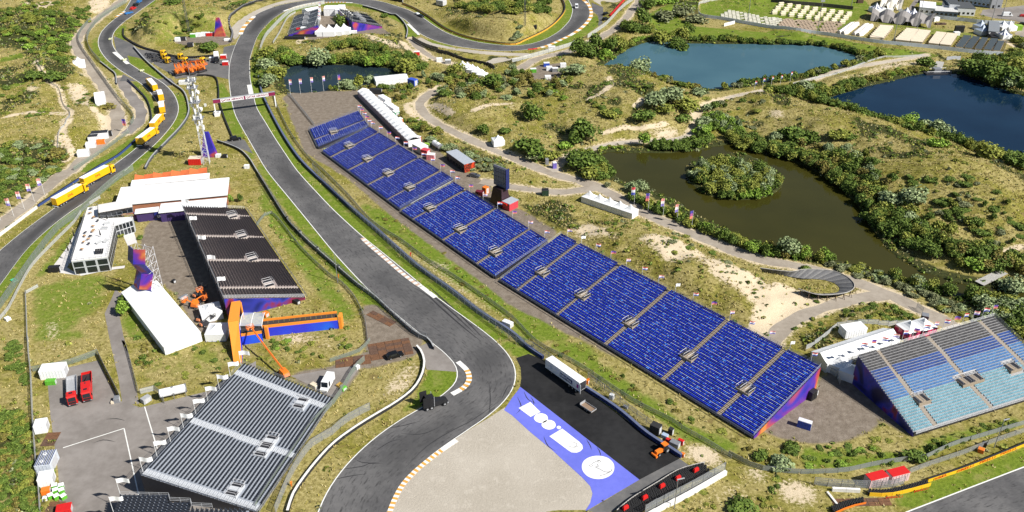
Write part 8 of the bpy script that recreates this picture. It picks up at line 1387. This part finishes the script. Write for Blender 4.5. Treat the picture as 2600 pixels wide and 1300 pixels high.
hedge("C 1560,660 1650,650 1720,640 1800,620 1933,600 D 60,610 150,600 260,580 380,555 480,540 560,525 660,480 760,440 850,410", 5, 3.4, (1.8, 3.0), (2.0, 3.8), [D_, D_, O_, HE], 'on the near bank of the teal pond', .8); hedge("C 800,530 880,545 1000,580 1080,600 1200,625 1300,640 1400,660", 5.5, 3.2, (1.6, 2.8), (1.8, 3.4), [D_, O_, RU, HE], 'on the dune edge above the teal pond', .9); hedge("C 1350,305 1500,300 1700,315 1933,330 D 100,325 250,335 420,350 560,375 650,405 720,420", 5, 3.4, (1.5, 2.6), (2.2, 3.6), [D_, O_, D_], 'in the reed hedge on the far bank of the teal pond', .9); hedge("C 700,450 820,410 900,340 960,300 1040,290", 3, 3.2, (1.4, 2.2), (1.6, 2.8), [FR, O_], 'in the reeds at the left corner of the teal pond'); hedge("C 840,200 880,240 960,260 1040,250", 5, 4, (2.4, 3.6), (3, 5), [D_, O_], 'beside the right loop path')
scatter("D 1440,600 1933,720 1933,420 1700,420 1460,500", 34, (3, 5.4), (5, 10), [D_, D_, D_, O_], 'in the wood on the shore behind the jetty'); scatter("D 1790,400 1860,290 1933,330 1933,460", 14, (2.4, 4), (2.5, 4.5), [HE, O_], 'on the bank right of the tent field')
hedge("B 170,450 260,470 350,490 560,480 680,470 800,470 900,480 1000,500 1100,530", 11, 3.8, (2.3, 4.0), (3.4, 6.2), [D_, D_, D_, O_, FR], 'on the far bank of the small pond', .85); hedge("B 560,400 700,380 800,390 900,400 1040,440 1150,470 1240,540", 6, 4, (2, 3.4), (2.4, 5), [D_, O_, D_], 'above the far bank of the small pond', .8); hedge("B 270,670 400,680 600,670 700,670 820,670 940,665 1140,675 1230,640", 3, 3.4, (1.3, 2.4), (1.4, 3), [O_, RU, G_, D_], 'between the gravel lot and the small pond'); hedge("B 30,470 40,560 60,640", 4, 3.2, (1.6, 2.8), (2, 4), [D_, O_], 'beside the upper straight by the small pond')
scatter("B 1240,600 1340,560 1480,560 1600,590 1700,600 1933,560 1933,770 1700,760 1500,760 1320,680", 66, (2, 4), (2.2, 5), [D_, D_, O_, G_, HE, RU], 'in the thicket below the five small tents'); scatter("B 1090,860 1250,900 1390,970 1380,1010 1200,990 1100,920", 20, (1.6, 3), (1.4, 3), [D_, RU, O_], 'in the thicket behind the long white tent'); scatter("B 1240,1040 1420,1060 1650,1200 1780,1288 1600,1288 1420,1130 1260,1080", 22, (1.6, 3), (1.2, 2.6), [G_, G_, HE], 'in the silvery scrub behind the container office'); scatter("P 1230,760 1420,790 1650,930 1680,1010 1450,920 1300,830", 18, (1.6, 2.6), (1.2, 2.4), [G_, HE, G_], 'in the silvery scrub below the gravel path'); scatter("B 890,700 1150,690 1300,740 1100,760 900,720", 14, (1.6, 2.8), (1.4, 2.6), [D_, RU, O_], 'behind the white containers by the small pond')
scatter("C 0,500 130,560 160,640 330,620 430,580 460,640 340,760 200,740 0,760", 34, (2, 3.8), (2.2, 5), [D_, D_, O_, RU, G_], 'around the small yard with cabins'); scatter("C 300,640 500,740 460,770 320,740", 8, (2, 3), (1.6, 3), [O_, FR], 'on the dune left of the centre slope'); scatter("C 590,640 700,620 1000,800 1400,760 1650,740 1600,700 1480,680 1300,680 1000,660", 16, (1.4, 3), (1, 2.2), [D_, HE, O_], 'scattered over the centre slope'); scatter("C 560,760 700,800 870,850 860,870 700,850", 10, (1.4, 2.6), (1, 2), [D_, O_], 'in the hollow of the centre slope'); scatter("C 0,760 400,800 400,1000 300,1050 0,1000", 9, (1.2, 2.4), (.8, 1.8), [O_, D_], 'on the dune beside the lone white tent')
scatter("C 0,0 240,-60 330,60 200,110 0,120", 40, (3, 5), (3.5, 6), [D_, O_, D_], 'in the wood inside the top right loop'); scatter("B 1480,0 1933,-60 1933,110 1700,120 1540,60", 50, (3, 5), (3.5, 6), [D_, O_, D_], 'in the wood inside the top right loop'); scatter("C 0,220 60,230 80,270 0,280", 5, (2, 3.4), (2, 3), [HE, G_], 'beside the lattice mast'); scatter("B 1100,60 1933,300 1933,220 1480,150", 8, (1.4, 2.8), (1, 2.2), [D_, HE], 'on the grassy mound inside the loop')
scatter("A 0,80 350,70 560,130 570,280 430,430 260,430 200,340 0,260", 100, (2, 4.2), (1.6, 4), [D_, D_, O_, O_, FR], 'in the scrub wood at the upper left'); scatter("A 230,20 480,30 520,160 400,90 250,70", 14, (2, 3.6), (1.6, 3), [D_, O_], 'at the top left sand hollows'); scatter("A 550,80 680,60 690,150 620,220 560,200", 18, (2, 3.6), (1.6, 3.4), [D_, D_, O_], 'beside the top of the left dirt road'); scatter("A 390,420 560,300 570,460 470,500", 16, (2, 3.4), (1.6, 3.4), [D_, O_], 'along the winding fence on the left'); scatter("A 0,640 180,660 160,760 0,800", 8, (1.6, 3), (1, 2.2), [D_, O_], 'on the left edge dunes'); scatter("A 0,900 400,900 640,860 860,820 780,760 560,640 300,660 100,760", 20, (1.2, 2.8), (.7, 1.8), [D_, O_, RU], 'scattered over the left dunes')
scatter("A 0,1060 140,1090 400,1110 530,1190 440,1288 0,1288", 46, (1.6, 3.2), (1.2, 3), [D_, D_, O_, RU, G_], 'in the dark scrub at the left edge'); scatter("E -60,0 470,0 330,110 150,150 0,250 -80,280", 90, (1.5, 3), (1.1, 2.6), [D_, D_, O_, G_], 'in the dark scrub beside the left dirt road'); scatter("A 1010,160 1090,100 1110,130 1060,200", 6, (2, 3), (1.6, 2.4), [D_], 'on the hill slope left of the mast'); scatter("A 1180,170 1560,150 1530,230 1300,240", 16, (1.8, 3.4), (1.2, 2.6), [D_, O_], 'on the hill beside the mast'); scatter("A 1000,0 1700,-20 1700,200 1200,260 960,300", 14, (1.2, 2.6), (.8, 1.8), [O_, D_], 'scattered over the hill inside the left loop'); scatter("A 1650,-20 1930,-20 1800,40 1680,20", 8, (2, 3.6), (1.4, 2.6), [D_, O_], 'at the top edge left of the gravel')
scatter("I -60,500 210,570 250,900 285,1300 -60,1300", 190, (1.0, 2.1), (.7, 1.7), [D_, D_, D_, O_, RU], 'in the dark scrub at the lower left edge'); scatter("I 10,40 120,10 205,180 210,330 120,320", 20, (1.0, 2.0), (.8, 1.6), [D_], 'in the dark scrub left of the yard fence'); scatter("I 1020,40 1130,30 1110,200 1040,260", 10, (.9, 1.6), (.8, 1.5), [D_, RU], 'on the slope right of the ramp'); scatter("I 1150,60 1690,60 1690,250 1350,320 1100,350", 14, (.8, 1.4), (.5, 1.0), [O_, D_], 'on the slope above the white liquid tank'); scatter("M 940,720 1180,720 1150,900 980,860", 12, (.9, 1.5), (.6, 1.1), [O_, FR, D_], 'on the bank below the entrance bridge'); scatter("M 1260,780 1580,780 1580,960 1260,980", 9, (.8, 1.4), (.6, 1.0), [O_, D_], 'on the bank left of the sandy streak'); scatter("M 1640,700 1900,640 1930,880 1660,900", 9, (.8, 1.4), (.6, 1.0), [O_, D_], 'on the bank right of the sandy streak'); scatter("M 640,860 940,860 1000,1040 700,1040", 6, (.7, 1.3), (.4, .8), [O_], 'on the grass under the boom lift')
scatter("F 0,150 200,480 420,800 560,960 480,900 260,640 60,360", 14, (.7, 1.4), (.4, .8), [O_, FR], 'on the bank beside the black stand'); scatter("F 1000,310 1300,540 1700,780 1933,950 1933,1100 1600,900 1200,600 900,430", 22, (.7, 1.5), (.4, .9), [O_, RU, FR], 'on the grass bank under the blue stands'); scatter("K 250,40 560,0 1000,360 1500,600 1800,760 1780,860 1300,640 800,400 440,190", 30, (.7, 1.6), (.4, 1.0), [O_, D_, RU], 'on the grass bank beside the run-off'); scatter("L 60,680 240,800 500,800 700,780 1050,860 1000,920 500,960 250,960 100,860", 34, (.8, 1.8), (.5, 1.3), [O_, D_, FR, D_], 'on the bank below the end lot'); scatter("L 700,640 930,760 900,800 720,760", 5, (.7, 1.3), (.5, .9), [O_], 'beside the light blue stand corner'); scatter("L 1150,760 1929,540 1929,620 1200,860", 26, (.7, 1.4), (.4, .9), [O_, D_], 'on the verge below the light blue stand'); scatter("K 1300,1150 1929,1080 1929,1288 1250,1288", 14, (.7, 1.4), (.4, .8), [O_], 'on the sandy grass at the lower edge'); scatter("L 0,1000 100,1040 60,1250 0,1288", 6, (.8, 1.4), (.5, .9), [O_, D_], 'on the sand at the lower right')
scatter("G 430,400 1000,380 1100,440 700,470 450,440", 16, (.9, 1.8), (.5, 1.1), [O_, D_], 'on the dune behind the middle blue stand'); scatter("G 1050,470 1300,480 1700,700 1920,900 1880,1000 1500,780 1200,640", 26, (.8, 1.9), (.5, 1.2), [O_, D_, HE], 'on the sandy slope behind the longest blue stand'); scatter("H 160,1000 400,930 520,1010 380,1020", 5, (.9, 1.5), (.6, 1.0), [D_, O_], 'on the bare sand by the banked turn'); scatter("H 520,1080 760,1010 1000,1040 1120,1120 1000,1150 700,1160", 26, (1, 2), (.7, 1.5), [O_, D_, D_], 'on the island of grass behind the long marquee'); scatter("H 200,1160 420,1080 520,1100 420,1200 220,1288", 12, (.8, 1.4), (.5, .9), [O_, D_], 'on the sandy slope left of the long marquee'); scatter("H 1000,60 1500,0 1933,300 1933,620 1700,600 1500,420 1250,330 1100,200", 56, (1.0, 3.0), (.7, 2.2), [O_, D_, D_, HE], 'scattered over the right dune slope'); scatter("H 1250,180 1450,300 1600,420 1700,500 1500,480 1330,400", 24, (1.6, 3.2), (1.6, 3), [D_, O_, D_], 'in the dark clump on the right dune slope'); scatter("D 700,960 1300,1080 1900,1270 1500,1288 900,1200", 18, (1, 2.4), (.7, 1.6), [O_, HE], 'scattered along the right dune ridge'); scatter("C 1450,780 1933,760 1933,980 1600,960", 16, (1.2, 2.6), (1, 2.2), [D_, HE, O_], 'around the white footbridge')
# keep clear of tracks, water and buildings
nog = np.zeros((NY, NX))
for p in [TL + TR[::-1], LL + LR[::-1]] + SHEETS: nog = np.maximum(nog, fill(p))
for s, w in PATHS: nog = np.maximum(nog, stroke(smooth(flat(s)), w + .3))
for k, v in LOTS.items(): nog = np.maximum(nog, fill(flat(v)))
hard = np.maximum(nog, pm > .5)
items = []
for x, y, r, h, kind, where in POOL:
    if samp(hard, x, y) > .3: continue
    items.append((r * h ** .5 / math.hypot(y, CAM_H), x, y, r, h, kind, where))
items.sort(key=lambda a: -a[0])
KN = {'dark': 'dark green shrub', 'olive': 'olive green shrub', 'grey': 'silvery grey shrub', 'heath': 'brownish grey low shrub', 'fresh': 'bright green shrub', 'rust': 'rust tinged shrub'}
rest = {}
for i, (_, x, y, r, h, kind, where) in enumerate(items):
    z = ground(x, y); form = 'tree' if h > 4.6 else 'bush'
    if i < 270: plant('shrub', KN[kind] + ' ' + where, 'shrub', (x, y, z), r, h, kind, form, KN[kind] + 's ' + where)
    else: rest.setdefault(kind, []).append((x, y, z, r, h, form))
lv, lm, off, mats_ = [], [], 0, []
for kind, L in rest.items():
    mats_ += LEAF[kind]
    for x, y, z, r, h, form in L:
        v, mi = CNP[form][int(rng.integers(3))]; a = rng.random() * 6.28; c, s_ = math.cos(a), math.sin(a); top = {'bush': 1.25, 'tree': 1.75}[form]; stp = 1 if r > 1.6 else 2
        v = v.reshape(-1, 4, 3)[::stp]; f = 1.0 if stp == 1 else 1.3; ctr_ = v.mean(1, keepdims=True); v = (ctr_ + (v - ctr_) * f).reshape(-1, 3)
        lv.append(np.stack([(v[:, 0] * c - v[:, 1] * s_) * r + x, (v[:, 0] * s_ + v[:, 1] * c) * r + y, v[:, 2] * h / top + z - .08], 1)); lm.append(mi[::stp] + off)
    off += 3
put('shrub_thicket', np_mesh('shrub_thicket', np.concatenate(lv), np.concatenate(lm), mats_), kind='stuff')['label'] = 'small shrubs and thicket growing over the dunes and pond banks'
# low scrub and tufts of dune grass
def where_ok(n, weight):
    pts_ = []; g = np.clip(weight * (hard < .5), 0, None); dist = np.hypot(GY, CAM_H); vis = (np.abs(GX) < 30 + .63 * (GY * CT + CAM_H * ST)) & (GY > 128) & (GY < 625); g = g * vis / dist ** .8; pr = g.ravel() / g.sum(); k = rng.choice(pr.size, n, p=pr); return GX.ravel()[k] + (rng.random(n) - .5) * STEP, GY.ravel()[k] + (rng.random(n) - .5) * STEP
def scrubby(n):
    x, y = where_ok(n, np.clip(a_scrub, 0, 1) * .9 + .10 * keep + .012 * (1 - keep) * (1 - np.clip(a_lush, 0, 1)) + .01); z = samp(H, x, y); m = 12; r = .35 + .75 * rng.random(n) ** 1.6; p = rng.normal(size=(n, m, 3)); p /= np.linalg.norm(p, axis=2, keepdims=True); p[..., 2] = np.abs(p[..., 2]); ctr_ = np.stack([x, y, z], 1)[:, None] + p * (r[:, None, None] * np.array([1, 1, .75])); nr = p + rng.normal(size=p.shape) * .5; nr /= np.linalg.norm(nr, axis=2, keepdims=True); a = np.cross(nr, rng.normal(size=p.shape)); a /= np.linalg.norm(a, axis=2, keepdims=True); b = np.cross(nr, a); s = (r[:, None, None] * .42)
    v = np.stack([ctr_ - a * s - b * s * .7, ctr_ + a * s - b * s * .6, ctr_ + a * s * .8 + b * s * .8, ctr_ - a * s * .9 + b * s * .7], 2).reshape(-1, 3); sp = rng.choice(3, n, p=(.5, .32, .18)); mi = (sp[:, None] * 3 + rng.integers(0, 3, (n, m))).ravel(); return np_mesh('low_scrub', v, mi, LEAF['dark'] + LEAF['olive'] + LEAF['heath'])
put('low_scrub', scrubby(7000), kind='stuff')['label'] = 'low dark scrub growing in the dune grass'
GM = [mat('grass_straw', (.40, .325, .12), .9, .2, .5), mat('grass_olive', (.29, .25, .055), .9, .25, .5), mat('grass_green', (.20, .195, .035), .9, .25, .5), mat('grass_pale', (.48, .41, .20), .9, .15, .5)]
def tufts(n):
    bl = 5; x, y = where_ok(n, np.clip(1 - a_sand * 1.1, .06, 1) * np.clip(1 - 1.1 * a_lush, .03, 1) * np.clip(1 - 1.2 * a_dirt, .0, 1) * np.clip(.35 + keep, 0, 1)); z = samp(H, x, y); a = rng.random((n, bl)) * 6.28; ln = .30 + .45 * rng.random((n, bl)); lean = .25 + .5 * rng.random((n, bl)); w = .10 + .10 * rng.random((n, bl)); ox = rng.normal(size=(n, bl)) * .22; oy = rng.normal(size=(n, bl)) * .22; c, s = np.cos(a), np.sin(a); bx, by = x[:, None] + ox, y[:, None] + oy; Z = np.broadcast_to(z[:, None] - .04, bx.shape)
    v = np.stack([np.stack([bx - s * w, by + c * w, Z], -1), np.stack([bx + s * w, by - c * w, Z], -1), np.stack([bx + c * lean * ln, by + s * lean * ln, Z + ln], -1)], 2).reshape(-1, 3); base = rng.choice(4, n, p=(.40, .27, .15, .18)); mi = np.where(rng.random((n, bl)) < .8, base[:, None], rng.integers(0, 4, (n, bl))).ravel(); return np_mesh('dune_grass', v, mi, GM)
put('dune_grass', tufts(60000), kind='stuff')['label'] = 'tufts of dry dune grass all over the dunes'
